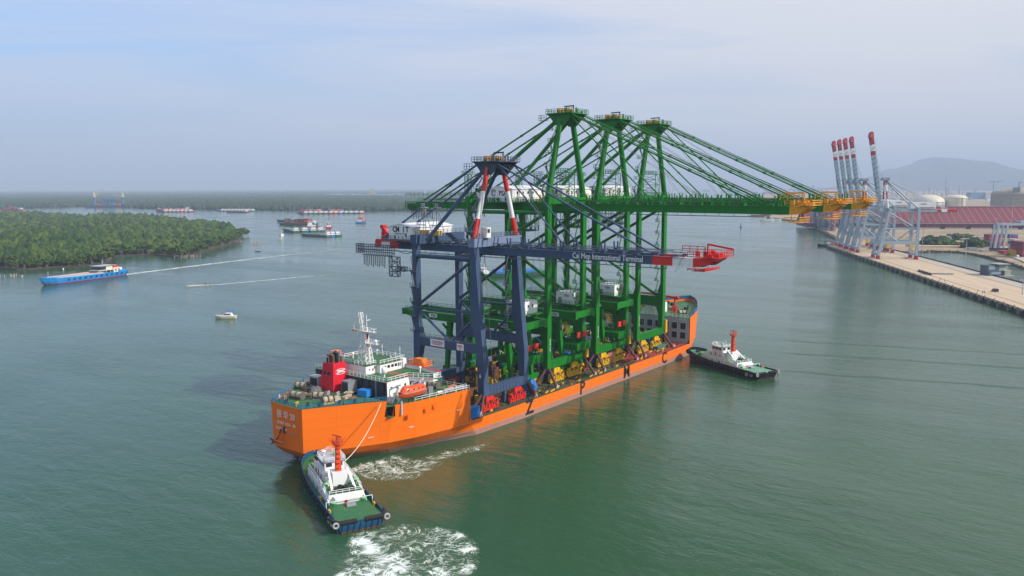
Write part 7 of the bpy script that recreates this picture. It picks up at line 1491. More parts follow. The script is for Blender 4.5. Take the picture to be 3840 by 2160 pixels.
# ---- quay container cranes with raised booms
LB = mat('quay_crane_blue_grey', (0.33, 0.42, 0.50), 0.4, var=0.05, dirt=(0.2, 0.22, 0.25), dirt_amt=0.3, streak=True); QRED = mat('quay_crane_red', (0.42, 0.03, 0.04), 0.5)
LBR = mat('quay_crane_rail', (0.22, 0.30, 0.35), 0.5)
def qcrane(u, label):
    t = thing('quay_crane', label, 'crane', tuple(qp(u, 0, 3.1)), QR, 'quay cranes with booms raised', zb=0)
    Z = lambda z: z-3.1
    ws, ls = -7.4, -37.4
    for s in (-1, 1):
        m = MB(); m.beam((s*8.4, ws, Z(6.2)), (s*8.2, ws-3.2, Z(21)), 1.9, 2.1, up=(0, 1, 0), w2=2.2, h2=2.4); m.beam((s*8.2, ws-3.2, Z(21)), (s*7.8, ws-7.2, Z(43)), 2.0, 2.2, up=(0, 1, 0), w2=1.6, h2=1.7); m.build('leg', LB, t)
        m = MB(); m.beam((s*8.4, ls, Z(6.2)), (s*8.4, ls, Z(44)), 1.8, 2.0, up=(0, 1, 0)); m.build('leg', LB, t)
        m = MB(); m.box(s*8.4-0.8, s*8.4+0.8, ls, ws-2.6, Z(15.6), Z(18.2)); m.build('portal_beam', LB, t)
        for (y0, z0, y1, z1, r) in ((ws-7, 42, ls, 28, 0.5), (ls, 28, ws-5, 28.5, 0.45), (ws-4.5, 27, -22, 18, 0.4), (ls, 27, -26, 18, 0.4)): m = MB(); m.tube((s*8.2, y0, Z(z0)), (s*8.2, y1, Z(z1)), r, 8); m.build('brace', LB, t)
    for y in (ws, ls):
        m = MB(); m.box(-8.4, 8.4, y-0.8, y+0.8, Z(6.0), Z(8.2)); m.build('sill_beam', LB, t)
        for s in (-1, 1):
            m = MB(); m.box(s*7.4-3.6, s*7.4+3.6, y-0.6, y+0.6, Z(4.6), Z(6.0))
            for k in range(4): xx = s*7.4-2.9+k*1.9; m.prism([(xx-0.9, Z(3.3)), (xx+0.9, Z(3.3)), (xx+0.3, Z(4.9)), (xx-0.3, Z(4.9))], y-0.8, y+0.8, 0, ax='y'); m.tube((xx, y-0.5, Z(3.6)), (xx, y+0.5, Z(3.6)), 0.5, 8)
            m.build('bogie', QRED, t)
    for s in (-1, 1):
        m = MB(); m.box(s*3.4-0.6, s*3.4+0.6, -68.0, -8.0, Z(42.4), Z(44.4)); m.build('girder', LB, t)
    m = MB(); m.box(-8.8, 8.8, ls-1, ls+1.2, Z(44), Z(46)); m.build('cross_beam', LB, t); m = MB(); m.box(-8.8, 8.8, ws-8.4, ws-6.4, Z(43.6), Z(45.8)); m.build('cross_beam', LB, t)
    for (y0, y1, mm) in ((-56, -53, QRED), (-60.5, -56, WHITE), (-68, -60.5, QRED)): m = MB(); m.box(-4.15, 4.15, y0, y1, Z(42.35), Z(44.5)); m.build('girder_band', mm, t)
    m = MB(); m.box(-4.4, 4.4, -51.5, -32, Z(45.2), Z(50.4)); hh_ = m.build('machinery_house', WHITE, t); q = MB()
    for k in range(8): q.box(-4.5, -4.4, -50+k*1.6, -49.1+k*1.6, Z(45.6), Z(46.4))
    sub(q, 'vent', BLACK, hh_)
    text('SUMEC', 1.5, hh_, (-4.45, -42, Z(48.8)), (PI/2, 0, -PI/2), 'house_lettering', GREY)
    # mast, stays, raised boom
    apx = (0, -11.7, Z(68.8))
    for s in (-1, 1):
        for a_, c_, mm in ((0, .33, 'w'), (.33, .62, 'r'), (.62, .85, 'w'), (.85, 1, 'r')):
            p0 = Vector((s*7.4, -13.3, Z(45.6))); p1 = Vector((s*2.6, -11.9, Z(68))); m = MB(); m.tube(p0.lerp(p1, a_), p0.lerp(p1, c_), 0.62, 8); m.build('mast_leg', {'w': WHITE, 'r': QRED}[mm], t)
        m = MB(); m.tube((s*2.4, -12.6, Z(68.4)), (s*6.8, -36.5, Z(46)), 0.6, 8); m.build('back_leg', LB, t)
        m = MB(); m.tube((s*2.0, -13.0, Z(68.8)), (s*3.4, -60.5, Z(45)), 0.32, 6); m.build('backstay', LB, t)
        m = MB(); m.tube((s*1.6, -10.6, Z(69.4)), (s*3.0, -2.6, Z(88)), 0.16, 5); m.tube((s*2.2, -10.6, Z(69)), (s*3.0, -5.6, Z(70)), 0.2, 5); m.build('boom_stay', LB, t)
    m = MB(); m.box(-4.0, 4.0, -14.5, -9.3, Z(68.4), Z(69.6)); m.rail([(-4, -14.5, Z(69.6)), (4, -14.5, Z(69.6)), (4, -9.3, Z(69.6)), (-4, -9.3, Z(69.6))], 1.2, 1.2, 0.08, closed=True); m.build('mast_head', LBR, t)
    h0 = Vector((0, -9.2, Z(44))); h1 = Vector((0, 1.4, Z(107.0))); dv = (h1-h0)
    for a_, c_, mm in ((0, .735, LB), (.735, .775, QRED), (.775, .86, WHITE), (.86, 0.955, QRED)):
        if mm is QRED and a_ < 0.8: a_ = .72
        if mm is LB: c_ = .72
        for s in (-1, 1): m = MB(); q0, q1 = h0+dv*a_, h0+dv*c_; m.beam((s*3.2, q0.y, q0.z), (s*3.2, q1.y, q1.z), 1.1, 2.1, up=(0, 1, 0)); m.build('boom', mm, t)
    m = MB()
    for k in range(15): q0 = h0+dv*(0.03+k*0.064); m.box(-2.7, 2.7, q0.y-0.3, q0.y+0.3, q0.z-0.3, q0.z+0.3)
    for k in range(14):
        q0 = h0+dv*(0.05+k*0.064); m.box(-4.5, -3.8, q0.y-1.6, q0.y+0.4, q0.z, q0.z+0.15); m.beam((-4.4, q0.y-1.4, q0.z), (-4.4, q0.y-1.0, q0.z+3.8), 0.12, 0.12)
    m.build('boom_tie', LBR, t)
    m = MB(); q1 = h0+dv*0.955; m.prism([(-3.9, q1.z-0.4), (3.9, q1.z-0.4), (2.6, q1.z+3.4), (-2.6, q1.z+3.4)], q1.y-1.3, q1.y+1.6, 0, ax='y'); m.tube((-1.6, q1.y, q1.z+3.2), (1.6, q1.y, q1.z+3.2), 1.6, 10); m.build('boom_tip', QRED, t)
    for yy in (-15, -33): m = MB(); m.tube((-9.4, yy, Z(14)), (-9.0, yy, Z(14)), 1.8, 12); m.build('cable_reel', YEL, t)
    m = MB()
    for k in range(26): m.box(3.9, 4.05, -64+k*0.9, -63.7+k*0.9, Z(40.4+0.4*(k % 3)), Z(42.4))
    m.build('festoon_cable', LBR, t)
    m = MB()
    for k in range(8): z = 9+k*4.6; m.box(8.6+0.8, 10.8, ls-1.2, ls+1.0, Z(z), Z(z+0.15)); m.rail([(10.8, ls-1.2, Z(z)), (10.8, ls+1, Z(z))], 1.1, 1.0, 0.07); m.beam((10.0, ls-1, Z(z)), (10.0, ls+0.9, Z(z+4.6)), 0.6, 0.15)
    m.build('stairway', LBR, t)
    return t
q5 = qcrane(8.6, 'nearest raised boom quay crane, standing a little apart from the other four')
sq = snapshot(q5)
for i, (u, lab) in enumerate(((74.5, 'second raised boom quay crane from the right'), (98.5, 'middle of the five raised boom quay cranes'), (122, 'second raised boom quay crane from the left'), (146, 'farthest and leftmost raised boom quay crane'))): dup(sq, tuple(qp(u, 0, 3.1)), QR, lab)
# mooring boat at the quay end
p = G(3120, 925, 0); t = thing('mooring_boat', 'black work boat lying at the far end of the quay', 'boat', tuple(p), YAW-PI/2+PI); m = MB(); hull_loft(m, 16, 5, 2.4, 0.3, sheer=1.0); m.build('hull', BLACK, t); m = MB(); m.box(2, 6, -1.6, 1.6, 2.2, 4.4); m.build('cabin', LGREY, t)
# ---- land behind
land_px = [(3840, 1066), (3900, 1085), (4400, 1240)]
SAND = mat('dry_ground', (0.34, 0.25, 0.16), 0.95, var=0.3, scale=0.01, dirt=(0.11, 0.10, 0.06), dirt_amt=0.7, dirt_scale=0.018)
# east bank outline: from the far river down the shore to the quay, then inland round the basin
shore = [G(2850, 738, 0), G(2905, 790, 0), G(2880, 818, 0), G(2960, 828, 0), G(3010, 838, 0), G(3060, 856, 0), G(3110, 884, 0), G(3150, 905, 0), qp(U1+6, 3), qp(U1, NW+2)]
basin_far = [G(3424, 945, 1), G(3500, 941, 1), G(3590, 944, 1), G(3625, 948, 1), G(3700, 962, 1), G(3780, 984, 1), G(3860, 1010, 1), G(3960, 1045, 1)]
pts = [(p.x, p.y) for p in shore]+[(qp(112, NW+1)).to_tuple()[:2]]+[(p.x, p.y) for p in basin_far]+[tuple(G(4300, 1120, 1)[:2]), tuple(G(5200, 1000, 1)[:2]), tuple(G(5200, 735, 1)[:2]), tuple(G(4400, 708, 1)[:2]), tuple(G(3400, 708, 1)[:2]), tuple(G(2900, 710, 1)[:2])]
m = MB(); m.prism(pts, -0.5, 1.6, 0); o = m.build('east_bank_ground', SAND, kind='structure')
rip = MB()
for a, c in zip(shore[1:8], shore[2:9]):
    k = int((c-a).length/5)
    for i in range(k): p = a.lerp(c, i/k); rip.box(p.x-2.4, p.x+2.4, p.y-2.4, p.y+2.4, -0.4, 1.6+rr.random()*1.2)
for a, c in zip(basin_far[:-1], basin_far[1:]):
    k = int((c-a).length/3)
    for i in range(k): p = a.lerp(c, i/k)+Vector((rr.uniform(-1, 1), rr.uniform(-1, 1), 0)); s = rr.uniform(0.8, 1.8); rip.box(p.x-s, p.x+s, p.y-s, p.y+s, -0.3, 1.2+rr.random()*0.9)
o = rip.build('shore_rocks', mat('rip_rap', (0.12, 0.10, 0.085), 0.9, var=0.4, scale=0.3), None); tag(o, 'dark rocks edging the basin and the far east shore', 'rocks', kind='stuff')
# causeway road and yard paving
def strip(name, a, c, w_, z, m_, h_=0.5):
    q = MB(); q.beam(Vector(a)+Vector((0, 0, z-h_/2)), Vector(c)+Vector((0, 0, z-h_/2)), w_, h_); return q.build(name, m_, kind='structure')
a, c = G(3415, 931, 0), G(3730, 934, 0); strip('causeway_road', (a.x, a.y, 0), (c.x, c.y, 0), 11, 3.0, QC, 1.2)
m = MB(); yd = [G(3615, 931, 2.4), G(3715, 932, 2.4), G(3850, 985, 2.4), G(4000, 1035, 2.4), G(4300, 1060, 2.4), G(4300, 905, 2.4), G(3700, 905, 2.4)]; m.prism([(p.x, p.y) for p in yd], 1.2, 2.45, 0); m.build('yard_paving', QG, kind='structure')
m = MB(); gr = [G(3340, 880, 1.6), G(3840, 880, 1.6), G(4300, 880, 1.6), G(4300, 862, 1.6), G(3300, 860, 1.6)]; m.prism([(p.x, p.y) for p in gr], 1.5, 1.62, 0); m.build('dirt_field', mat('pale_dirt', (0.34, 0.25, 0.17), 0.95, var=0.25, scale=0.006, dirt=(0.13, 0.12, 0.07), dirt_amt=0.8, dirt_scale=0.01), kind='structure')
m = MB(); pn = [G(3395, 925, 1.66), G(3395, 908, 1.66), G(3500, 912, 1.66), G(3520, 922, 1.66)]; m.prism([(p.x, p.y) for p in pn], 1.6, 1.66, 0); m.build('pond_water', mat('pond', (0.05, 0.09, 0.09), 0.08), kind='structure')
# ---- long red warehouse
wa = Vector((1173, 101, 0)); wd = Vector((0.4733, -0.8809, 0)); wn = Vector((0.8809, 0.4733, 0))
t = thing('warehouse', 'very long warehouse with faded red corrugated roof and pale rib lines', 'building', (wa.x, wa.y, 1.6), math.atan2(wd.y, wd.x))
# local X along wd (to the right), local Y = left-hand normal of wd = away
WR = mat('faded_red_roof', (0.17, 0.024, 0.030), 0.6, var=0.16, scale=0.02, dirt=(0.15, 0.04, 0.05), dirt_amt=0.5, dirt_scale=0.03); WRw = mat('red_wall_sheet', (0.15, 0.035, 0.055), 0.7, var=0.25, scale=0.2)
x0_, x1_, dep, eh, rh = -150.0, 420.0, 84.0, 9.9, 32.5
m = MB(); m.box(x0_, x1_, 0, dep, 1.6, eh-0.4); w_ = m.build('wall', WRw, t)
for sgn, ya, yb in ((0, -1.5, dep/2), (1, dep+1.5, dep/2)):
    m = MB(); nseg = int((x1_-x0_)/9.0)
    for i in range(nseg):
        xa = x0_+i*9.0; m.add([(xa, ya, eh-1.6), (xa+8.86, ya, eh-1.6), (xa+8.86, yb, rh-1.6), (xa, yb, rh-1.6), (xa, ya, eh-2.0), (xa+8.86, ya, eh-2.0)], [(0, 1, 2, 3), (4, 5, 1, 0)] if not sgn else [(3, 2, 1, 0)])
        if not sgn and i < 60:
            q = MB(); q.add([(xa+0.1, ya, eh-1.58+0.0), (xa+8.76, ya, eh-1.58), (xa+8.76, yb, rh-1.58), (xa+0.1, yb, rh-1.58)], [(0, 1, 2, 3)]); q.build('roof_panel', WR, t)
    m.build('roof', WR, t)
RIB = mat('pale_rib', (0.42, 0.30, 0.36), 0.6)
rbm = MB(); rbm.beam((0, -1.6, eh-1.5), (0, dep/2, rh-1.5), 0.42, 0.3); rbe = rbm.mesh('roof_rib', [RIB])
for i in range(int((x1_-x0_)/9.0)): o = bpy.data.objects.new('roof_rib', rbe); COL.objects.link(o); o.parent = t; o.location = (x0_+i*9.0-0.07, 0, 0)
m = MB(); m.box(x0_, x1_, dep/2-1.4, dep/2+1.4, rh-1.5, rh-0.2); m.build('roof_ridge', mat('ridge_pale', (0.36, 0.25, 0.30), 0.6), t); m = MB(); m.box(x0_, x1_, -1.9, -1.45, eh-2.0, eh-1.4); m.build('gutter', LGREY, t)
m = MB(); m.box(x0_, x1_, -0.25, 0.0, 1.6-1.5, 1.6+0.6); m.build('plinth', mat('pale_plinth', (0.45, 0.44, 0.42), 0.8), t)
for i in range(16): q = MB(); xx = x0_+12+i*34.5; q.box(xx, xx+6.5, -0.5, 0.05, 0, 4.8); q.build('door', BLACK, t)
for i in range(56): q = MB(); xx = x0_+4+i*10.2; q.box(xx, xx+0.4, -0.2, 0.0, 0, eh-2.2); q.build('wall_post', GREY, t)
# ---- storage tanks
def tank(label, px, py, r_px, top_px, cl, dome=0.25, z0=2.0):
    p = G(px, py, 2.0); dpt = (p-CAM).dot(FW); r_ = r_px*dpt/FPX; hh = (py-top_px)*dpt/FPX; t = thing('storage_tank', label, 'tank', (p.x, p.y, 2.0)); m = MB()
    m.lathe((0, 0, 0), [(r_, 0), (r_, hh)], 40); w_ = m.build('shell', cl, t); m = MB(); prof = [(r_*1.01, hh)]+[(r_*math.cos(a*PI/16), hh+r_*dome*math.sin(a*PI/16)) for a in range(1, 9)]; m.lathe((0, 0, 0), prof, 40); m.build('dome_roof', cl, t)
    for zz in (0.35, 0.68, 0.98): m = MB(); m.lathe((0, 0, 0), [(r_*1.01, hh*zz), (r_*1.02, hh*zz), (r_*1.02, hh*zz+0.8), (r_*1.01, hh*zz+0.8)], 40); m.build('wind_girder', LGREY, t)
    for k in range(5): m = MB(); a = -2.4+k*0.5; m.beam((r_*1.02*math.cos(a), r_*1.02*math.sin(a), 0), (r_*1.02*math.cos(a), r_*1.02*math.sin(a), hh), 0.9, 0.9); m.build('riser_pipe', GREY, t)
    return t, r_, hh
CRT = mat('cream_tank', (0.62, 0.58, 0.44), 0.5, var=0.05, dirt=(0.4, 0.38, 0.33), dirt_amt=0.4, streak=True); GT = mat('grey_concrete_tank', (0.30, 0.27, 0.20), 0.7, var=0.12, scale=0.05, dirt=(0.2, 0.19, 0.16), dirt_amt=0.5, streak=True)
tank('wide cream tank with low dome partly behind the quay crane house', 3480, 790, 54, 757, CRT, 0.50); tank('cream storage tank with domed roof beyond the warehouse', 3583, 790, 37, 742, CRT, 0.32)
t, r_, hh = tank('huge grey concrete gas tank with dome at the right edge', 3822, 800, 96, 727, GT, 0.22)
m = MB(); m.box(-r_*0.95, -r_*0.80, -4, 10, hh, hh+14); m.tube((-r_*0.78, 0, hh), (-r_*0.78, 0, hh+26), 1.2, 6); m.beam((-r_*0.78, 0, hh+25), (-r_*0.5, -8, hh+25), 2.2, 2.2); m.build('roof_platform', GREY, t)
# tower crane, chimneys, blue hall, works
def stick(name, label, cat, px, py, top, w_px, cl, jib=None):
    p = G(px, py, 2.0); dpt = (p-CAM).dot(FW); hh = (py-top)*dpt/FPX; w_ = w_px*dpt/FPX; t = thing(name, label, cat, (p.x, p.y, 0), YAW-PI/2); m = MB(); m.tube((0, 0, 0), (0, 0, hh), w_/2, 8); m.build('tower', cl, t)
    if jib: m = MB(); m.beam((jib[0]*dpt/FPX, 0, hh), (jib[1]*dpt/FPX, 0, hh+2), w_*0.9, w_*0.9); m.build('jib', cl, t)
    return t
HG = mat('hazy_steel', (0.20, 0.21, 0.24), 0.7)
stick('tower_crane', 'tower crane with a flat level jib beside the gas tank', 'crane', 3722, 752, 680, 3.4, HG, (-14, 32)); stick('chimney', 'tallest slim chimney on the hazy plant', 'chimney', 3545, 730, 664, 3, HG); stick('chimney', 'left of two thick pale chimneys above the cream tank', 'chimney', 3560, 730, 696, 8, LGREY); stick('chimney', 'right of two thick pale chimneys above the cream tank', 'chimney', 3599, 730, 696, 8, LGREY)
stick('radio_mast', 'thin lattice mast above the gas tank at the right edge', 'mast', 3826, 730, 668, 1.6, HG)
def blockb(name, label, px, py, w_px, h_px, cl, dpx=None, cat='building', nwin=0):
    p = G(px, py, 1.8); dpt = (p-CAM).dot(FW); w_ = w_px*dpt/FPX; hh = h_px*dpt/FPX; t = thing(name, label, cat, (p.x, p.y, 1.6), YAW-PI/2); m = MB(); d_ = (dpx or w_px*0.6)*dpt/FPX; m.box(-w_/2, w_/2, 0, d_, 0, hh); wv = m.build('wall', cl, t); m = MB(); m.box(-w_/2-0.5, w_/2+0.5, -0.5, d_+0.5, hh, hh+0.6); m.build('roof', LGREY, t)
    for k in range(nwin): q = MB(); xx = -w_/2+(k+0.5)*w_/nwin; q.box(xx-w_/nwin*0.3, xx+w_/nwin*0.3, -0.15, 0, hh*0.4, hh*0.75); sub(q, 'window', GLASS, wv)
    return t
blockb('plant_hall', 'big blue hall of the power plant beyond the tanks', 3668, 746, 55, 24, mat('plant_blue', (0.08, 0.20, 0.34), 0.6)); blockb('plant_hall', 'pale grey hall joined to the blue one', 3713, 746, 36, 21, LGREY); blockb('plant_block', 'white many windowed block on the hazy shore behind the boom tips', 3122, 730, 36, 17, WHITE, nwin=9); blockb('plant_block', 'long low pale shed right of the white block', 3165, 730, 46, 12, LGREY)
rs = random.Random(21)
names_ = ['plant_block']*1
def ordname(i): return ['first', 'second', 'third', 'fourth', 'fifth', 'sixth', 'seventh', 'eighth', 'ninth', 'tenth', 'eleventh', 'twelfth', 'thirteenth', 'fourteenth', 'fifteenth', 'sixteenth', 'seventeenth', 'eighteenth', 'nineteenth', 'twentieth'][i]
COLS = [LGREY, WHITE, mat('hazy_tan', (0.35, 0.28, 0.22), 0.8), mat('hazy_rust', (0.30, 0.14, 0.10), 0.8), mat('hazy_blue', (0.15, 0.22, 0.32), 0.8), GREY]
for i in range(20): blockb('plant_building', '%s low plant building from the left beyond the red roof' % ordname(i), 3320+i*26+rs.uniform(-5, 5), 738+rs.uniform(0, 26), rs.uniform(10, 26), rs.uniform(5, 17), rs.choice(COLS))
for i in range(18): stick('plant_column', '%s process column from the left on the hazy plant' % ordname(i), 'tower', 3345+i*19+rs.uniform(-6, 6), 735+rs.uniform(0, 10), 700+rs.uniform(0, 22), rs.uniform(1.6, 4), rs.choice([HG, LGREY, GREY]))
for i in range(20): blockb('shore_building', '%s far shore building from the left between the forest and the quay cranes' % ordname(i), 2420+i*38+rs.uniform(-10, 10), 725+rs.uniform(-6, 8), rs.uniform(8, 34), rs.uniform(4, 11), rs.choice(COLS))
for i in range(20): blockb('horizon_building', '%s pale building from the left on the horizon above the forest' % ordname(i), 1160+i*30+rs.uniform(-8, 8), 708.5+rs.uniform(0, 3), rs.uniform(5, 16), rs.uniform(2, 4), rs.choice(COLS[:2]))
# far gantry cranes on the skyline
def skycrane(label, px, py, h_px, cl, up_=False, scale=1.0):
    p = G(px, py, 1.0); dpt = (p-CAM).dot(FW); k = h_px*dpt/FPX/100.0; t = thing('far_gantry_crane', label, 'crane', (p.x, p.y, 0), YAW-PI/2); m = MB()
    for x in (-14, 14): m.beam((x*k, 0, 0), (x*k, 0, 55*k), 5*k, 5*k)
    m.beam((-14*k, 0, 20*k), (14*k, 0, 20*k), 4*k, 4*k); m.build('portal', cl, t)
    m = MB(); m.beam((-50*k, 0, 57*k), (16*k, 0, 57*k), 4*k, 5*k); m.beam((14*k, 0, 55*k), (4*k, 0, 98*k), 3.5*k, 3.5*k); m.beam((-6*k, 0, 57*k), (4*k, 0, 98*k), 3*k, 3*k); m.beam((4*k, 0, 97*k), (-46*k, 0, 58*k), 1.5*k, 1.5*k)
    if up_: m.beam((16*k, 0, 57*k), (8*k, 0, 150*k), 5*k, 5*k)
    else: m.beam((16*k, 0, 57*k), (90*k, 0, 57*k), 4*k, 5*k); m.beam((4*k, 0, 97*k), (84*k, 0, 58*k), 1.5*k, 1.5*k)
    m.build('boom', cl, t)
TEAL = mat('far_crane_teal', (0.08, 0.24, 0.32), 0.6)
for i, (px, py, h_, lab) in enumerate(((2985, 742, 56, 'tallest teal gantry crane on the hazy far quay'), (3004, 740, 44, 'teal gantry crane just right of the tallest one'), (3046, 738, 44, 'teal gantry crane standing apart on the right of the far quay'), (2762, 742, 46, 'far gantry crane above the middle of the green booms'), (2742, 740, 38, 'lower far gantry crane left of the middle pair'), (2930, 742, 30, 'small far gantry crane left of the tallest teal one'))): skycrane(lab, px, py, h_, TEAL)
for i, (px, lab) in enumerate(((1603, 'left raised boom of the faint pair on the horizon'), (1617, 'right raised boom of the faint pair on the horizon'))): skycrane(lab, px, 709, 17, HG, True)
p = G(1397, 731, 1); dpt = (p-CAM).dot(FW); t = thing('jack_up_rig', 'faint orange lattice rig beyond the forest', 'rig', (p.x, p.y, 0), YAW-PI/2); k = dpt/FPX; m = MB()
for x in (-8, -3, 3, 8): m.lattice((x*k, 0, 0), (x*k*0.8, 0, (24-abs(x)*0.5)*k), 2.4*k, 2.4*k, 5, 0.35*k)
m.box(-10*k, 10*k, -6*k, 6*k, 3*k, 6*k); m.build('frame', mat('far_amber', (0.6, 0.35, 0.12), 0.7), t)
for i, (px, lab) in enumerate(((1440, 'faint red crane left of a pair beyond the forest'), (1458, 'faint red crane right of a pair beyond the forest'))): skycrane(lab, px, 726, 16, QRED)
p = G(1590, 728, 0); t = thing('far_ship', 'long pale ship with white stern house far beyond the forest', 'ship', (p.x-0, p.y, 0), YAW-PI/2); k = (p-CAM).dot(FW)/FPX; m = MB(); hull_loft(m, 95*k, 14*k, 5*k, 0.1); m.build('hull', mat('hazy_tan', (0.35, 0.28, 0.22), 0.8), t); m = MB(); m.box(2*k, 8*k, -5*k, 5*k, 5*k, 12*k); m.build('deckhouse', WHITE, t)
# coal jetty ship and conveyor region on the near right shore
p = G(2815, 809, 0); t = thing('moored_coaster', 'maroon and white ship moored at the trestle below the booms', 'ship', (p.x, p.y, 0), YAW-PI/2+0.05); k = (p-CAM).dot(FW)/FPX; m = MB(); hull_loft(m, 72*k, 12*k, 5*k, 0.12, mi=0); m.build('hull', HC['maroon'], t); m = MB(); m.box(4*k, 14*k, -4*k, 4*k, 5*k, 9*k); m.box(18*k, 60*k, -4*k, 4*k, 5*k, 6*k); m.build('deckhouse', WHITE, t)
a, c = G(2880, 803, 0), G(2955, 810, 0); q = MB(); q.beam((a.x, a.y, 9), (c.x, c.y, 9), 8, 2.2); 
for i in range(9): p = a.lerp(c, i/8); q.beam((p.x, p.y, 0), (p.x, p.y, 8), 2.5, 2.5)
o = q.build('jetty_trestle', LGREY, None); tag(o, 'pale trestle jetty joining the moored ship to the shore', 'jetty')
for i, (px, py) in enumerate(((2852, 829), (2880, 826))):
    p = G(px, py, 0); t = thing('work_boat', '%s of two small pale boats below the moored ship' % ('left', 'right')[i], 'boat', (p.x, p.y, 0), YAW-PI/2); m = MB(); hull_loft(m, 26, 7, 2.6, 0.3); m.build('hull', WHITE, t); m = MB(); m.box(4, 10, -2, 2, 2.4, 5.4); m.build('cabin', LGREY, t)
t = blockb('silo_block', 'dark green clad tower beside the red conveyor', 3162, 870, 26, 72, mat('dark_teal_clad', (0.04, 0.10, 0.11), 0.7)); t = blockb('hopper_building', 'long maroon building behind the far shore works', 3090, 850, 80, 18, mat('maroon_clad', (0.22, 0.05, 0.06), 0.7))
a, c = G(3068, 850, 0), G(3118, 868, 0); q = MB(); q.beam((a.x, a.y, 42), (c.x, c.y, 7), 6, 5); q.beam((c.x, c.y, 0), (c.x, c.y, 7), 4, 4); q.beam((c.x, c.y, 7), (G(3126, 868, 0).x, G(3126, 868, 0).y, 7), 8, 6); q.beam((a.x, a.y, 0), (a.x, a.y, 42), 3, 3); o = q.build('coal_conveyor', QRED, None); tag(o, 'sloping red conveyor gallery beside the quay cranes', 'conveyor')
for i in range(7):
    px = 3035+i*14; p = G(px, 858+i*2, 0); q = MB(); q.lattice((p.x, p.y, 1.6), (p.x, p.y, 20+(i % 3)*9), 7, 7, 4, 0.4); o = q.build('steel_tower', (HG, TEAL, HC['navy'])[i % 3], None); tag(o, '%s lattice tower from the left on the works by the far shore' % ordname(i), 'tower', 'lattice towers of the shore works')
# ---- trees, sheds and containers on the right bank
def bush(name, label, px, py, r_, hh, n=40, group=None, cat='tree', lm=None):
    p = G(px, py, 1.6); t = thing(name, label, cat, (p.x, p.y, 1.6), 0, group); m = MB(); m.tube((0, 0, 0), (0, 0, hh*0.55), 0.3, 6, r2=0.15); m.tube((0, 0, hh*0.3), (r_*0.4, 0.3, hh*0.7), 0.15, 5); m.tube((0, 0, hh*0.3), (-r_*0.4, -0.3, hh*0.7), 0.15, 5); m.build('trunk', MATS['pale_bark'], t)
    a = rng.uniform(0, 6.28, n); q = np.sqrt(rng.uniform(0, 1, n))*r_; z = rng.uniform(0.2, 1, n)*hh*np.sqrt(np.clip(1-(q/(r_*1.15))**2, 0.05, 1)); rr_ = rng.uniform(0.16, 0.36, n)*r_
    v, f = ico(1); V = np.repeat(v[None], n, 0)*(1+rng.uniform(-0.35, 0.35, (n, len(v), 1)))*rr_[:, None, None]; V[:, :, 0] += (q*np.cos(a))[:, None]; V[:, :, 1] += (q*np.sin(a))[:, None]; V[:, :, 2] = V[:, :, 2]*0.8+z[:, None]
    F = (f[None]+(np.arange(n)*len(v))[:, None, None]).reshape(-1, 3); me = np_mesh('crown', V.reshape(-1, 3), F, np.repeat(rng.uniform(0.1, 0.9, n), len(f)), lm or LEAF); c = bpy.data.objects.new('crown', me); COL.objects.link(c); c.parent = t
for i, (px, py, r_, hh) in enumerate(((3478, 919, 9, 12), (3498, 921, 10, 13), (3520, 922, 11, 15), (3545, 922, 10, 14), (3560, 915, 8, 10), (3487, 908, 9, 13), (3530, 905, 8, 11), (3590, 900, 8, 13), (3607, 898, 8, 12), (3575, 921, 7, 6), (3600, 922, 8, 6), (3620, 923, 7, 7), (3650, 930, 11, 20), (3667, 928, 9, 17), (3684, 928, 8, 14), (3640, 918, 7, 8), (3585, 888, 10, 5), (3625, 889, 9, 5))):
    bush('shore_tree', '%s green tree from the left along the basin shore' % ordname(i), px, py, r_*0.85, hh*0.55, 46, 'trees along the basin shore')
sh = [(3452, 898, 20, 9, WHITE), (3560, 895, 34, 7, LGREY), (3625, 890, 30, 7, GREY), (3672, 906, 38, 17, mat('pink_shed', (0.40, 0.32, 0.34), 0.7)), (3628, 904, 40, 8, mat('tan_shed', (0.42, 0.28, 0.17), 0.8)), (3600, 915, 36, 5, QRED), (3708, 924, 26, 8, LGREY), (3650, 936, 30, 5, mat('pale_green_shed', (0.3, 0.4, 0.36), 0.7)), (3690, 944, 16, 6, LGREY)]
for i, (px, py, w_, h_, cl) in enumerate(sh): blockb('shed', '%s low shed from the left among the trees behind the basin' % ordname(i), px, py, w_, h_, cl, 14, 'shed')
